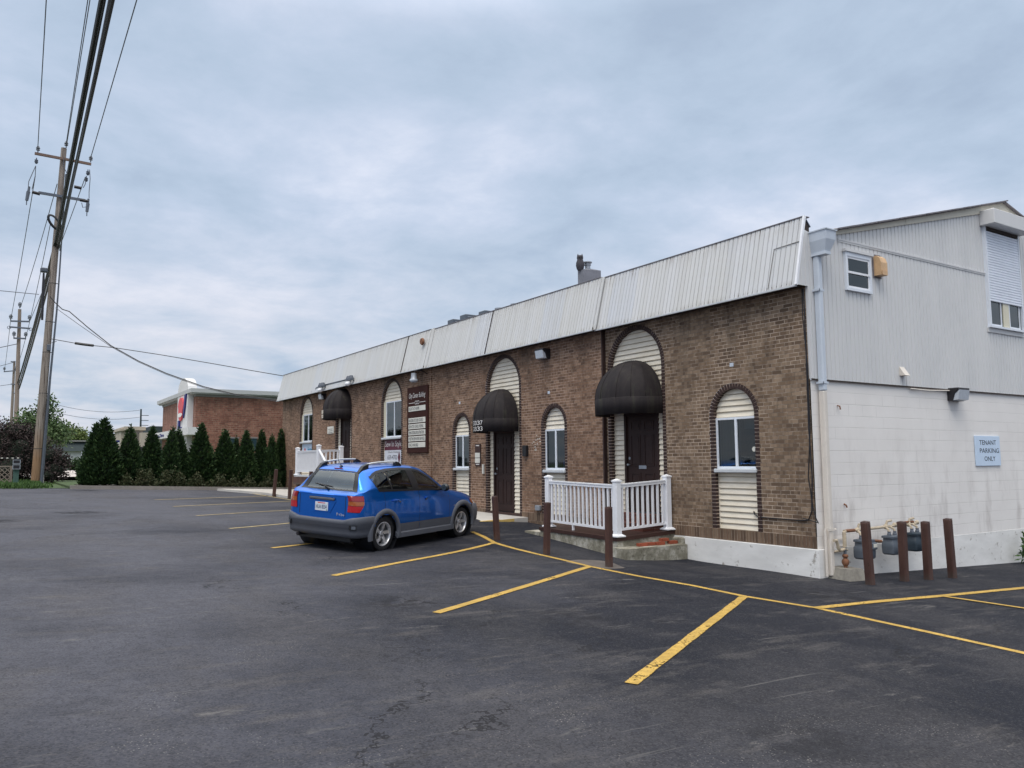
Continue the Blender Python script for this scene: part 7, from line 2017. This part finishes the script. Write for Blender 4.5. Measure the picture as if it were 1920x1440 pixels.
k = t.math('ADD', t.math('MULTIPLY', n1, 0.52), t.math('ADD', t.math('MULTIPLY', n2, 0.36), t.math('MULTIPLY', n3, 0.12)))
cloud = t.ramp(k, [(0.39, srgb(171, 188, 210)), (0.455, srgb(182, 199, 220)), (0.50, srgb(190, 205, 226)), (0.55, srgb(201, 213, 233)), (0.64, srgb(226, 232, 247))])
low = t.ramp(zc, [(0.0, 0.85), (0.10, 0.75), (0.30, 0.0)])
lowc = t.ramp(t.math('ADD', t.math('MULTIPLY', n2, 0.6), t.math('MULTIPLY', n1, 0.4)), [(0.36, srgb(176, 194, 216)), (0.50, srgb(208, 214, 226)), (0.62, srgb(226, 225, 232))])
cloud = t.mix(low, cloud, lowc)
# an overcast sky is far brighter overhead than near the horizon
gain = t.ramp(zc, [(0.50, 0.0), (0.85, 1.0)])
gain = t.math('ADD', t.math('MULTIPLY', gain, 2.3), 1.0)
cloud = t.mix(t.ramp(zc, [(0.50, 0.0), (0.8, 1.0)]), cloud, (0.66, 0.64, 0.61))
vm = t.new('ShaderNodeVectorMath', operation='SCALE'); t.put(vm.inputs[0], cloud); t.put(vm.inputs['Scale'], gain)
sk = t.new('ShaderNodeVectorMath', operation='SCALE'); t.put(sk.inputs[0], sky.outputs[0]); sk.inputs['Scale'].default_value = 0.008
ad = t.new('ShaderNodeVectorMath', operation='ADD'); t.put(ad.inputs[0], vm.outputs[0]); t.put(ad.inputs[1], sk.outputs[0])
SKY_STRENGTH = 0.10
un = t.new('ShaderNodeVectorMath', operation='SCALE'); t.put(un.inputs[0], ad.outputs[0]); un.inputs['Scale'].default_value = 1.0 / SKY_STRENGTH
t.put(bg.inputs['Color'], un.outputs[0]); bg.inputs['Strength'].default_value = SKY_STRENGTH

sun = bpy.data.lights.new('sun', 'SUN'); sun.energy = 1.5; sun.angle = radians(32); sun.color = (1.0, 0.97, 0.93)
so = bpy.data.objects.new('sun', sun); COL.objects.link(so)
sd = Vector((SUN_AZ.x * cos(SUN_EL), SUN_AZ.y * cos(SUN_EL), sin(SUN_EL))); so.rotation_euler = sd.to_track_quat('Z', 'Y').to_euler(); so.location = (-20, -20, 40)

cam = bpy.data.cameras.new('camera'); co = bpy.data.objects.new('camera', cam); COL.objects.link(co)
cam.sensor_width = 36; cam.lens = FPX / 1920 * 36; cam.clip_start = 0.1; cam.clip_end = 2000
co.matrix_world = Matrix(((CR.x, CU.x, -CF.x, CAM.x), (CR.y, CU.y, -CF.y, CAM.y), (CR.z, CU.z, -CF.z, CAM.z), (0, 0, 0, 1)))
scene.camera = co
vs_ = scene.view_settings; vs_.view_transform = 'Standard'; vs_.look = 'None'; vs_.exposure = 0.0; vs_.gamma = 1.0; vs_.use_curve_mapping = False
scene.cycles.max_bounces = 8; scene.cycles.transparent_max_bounces = 12
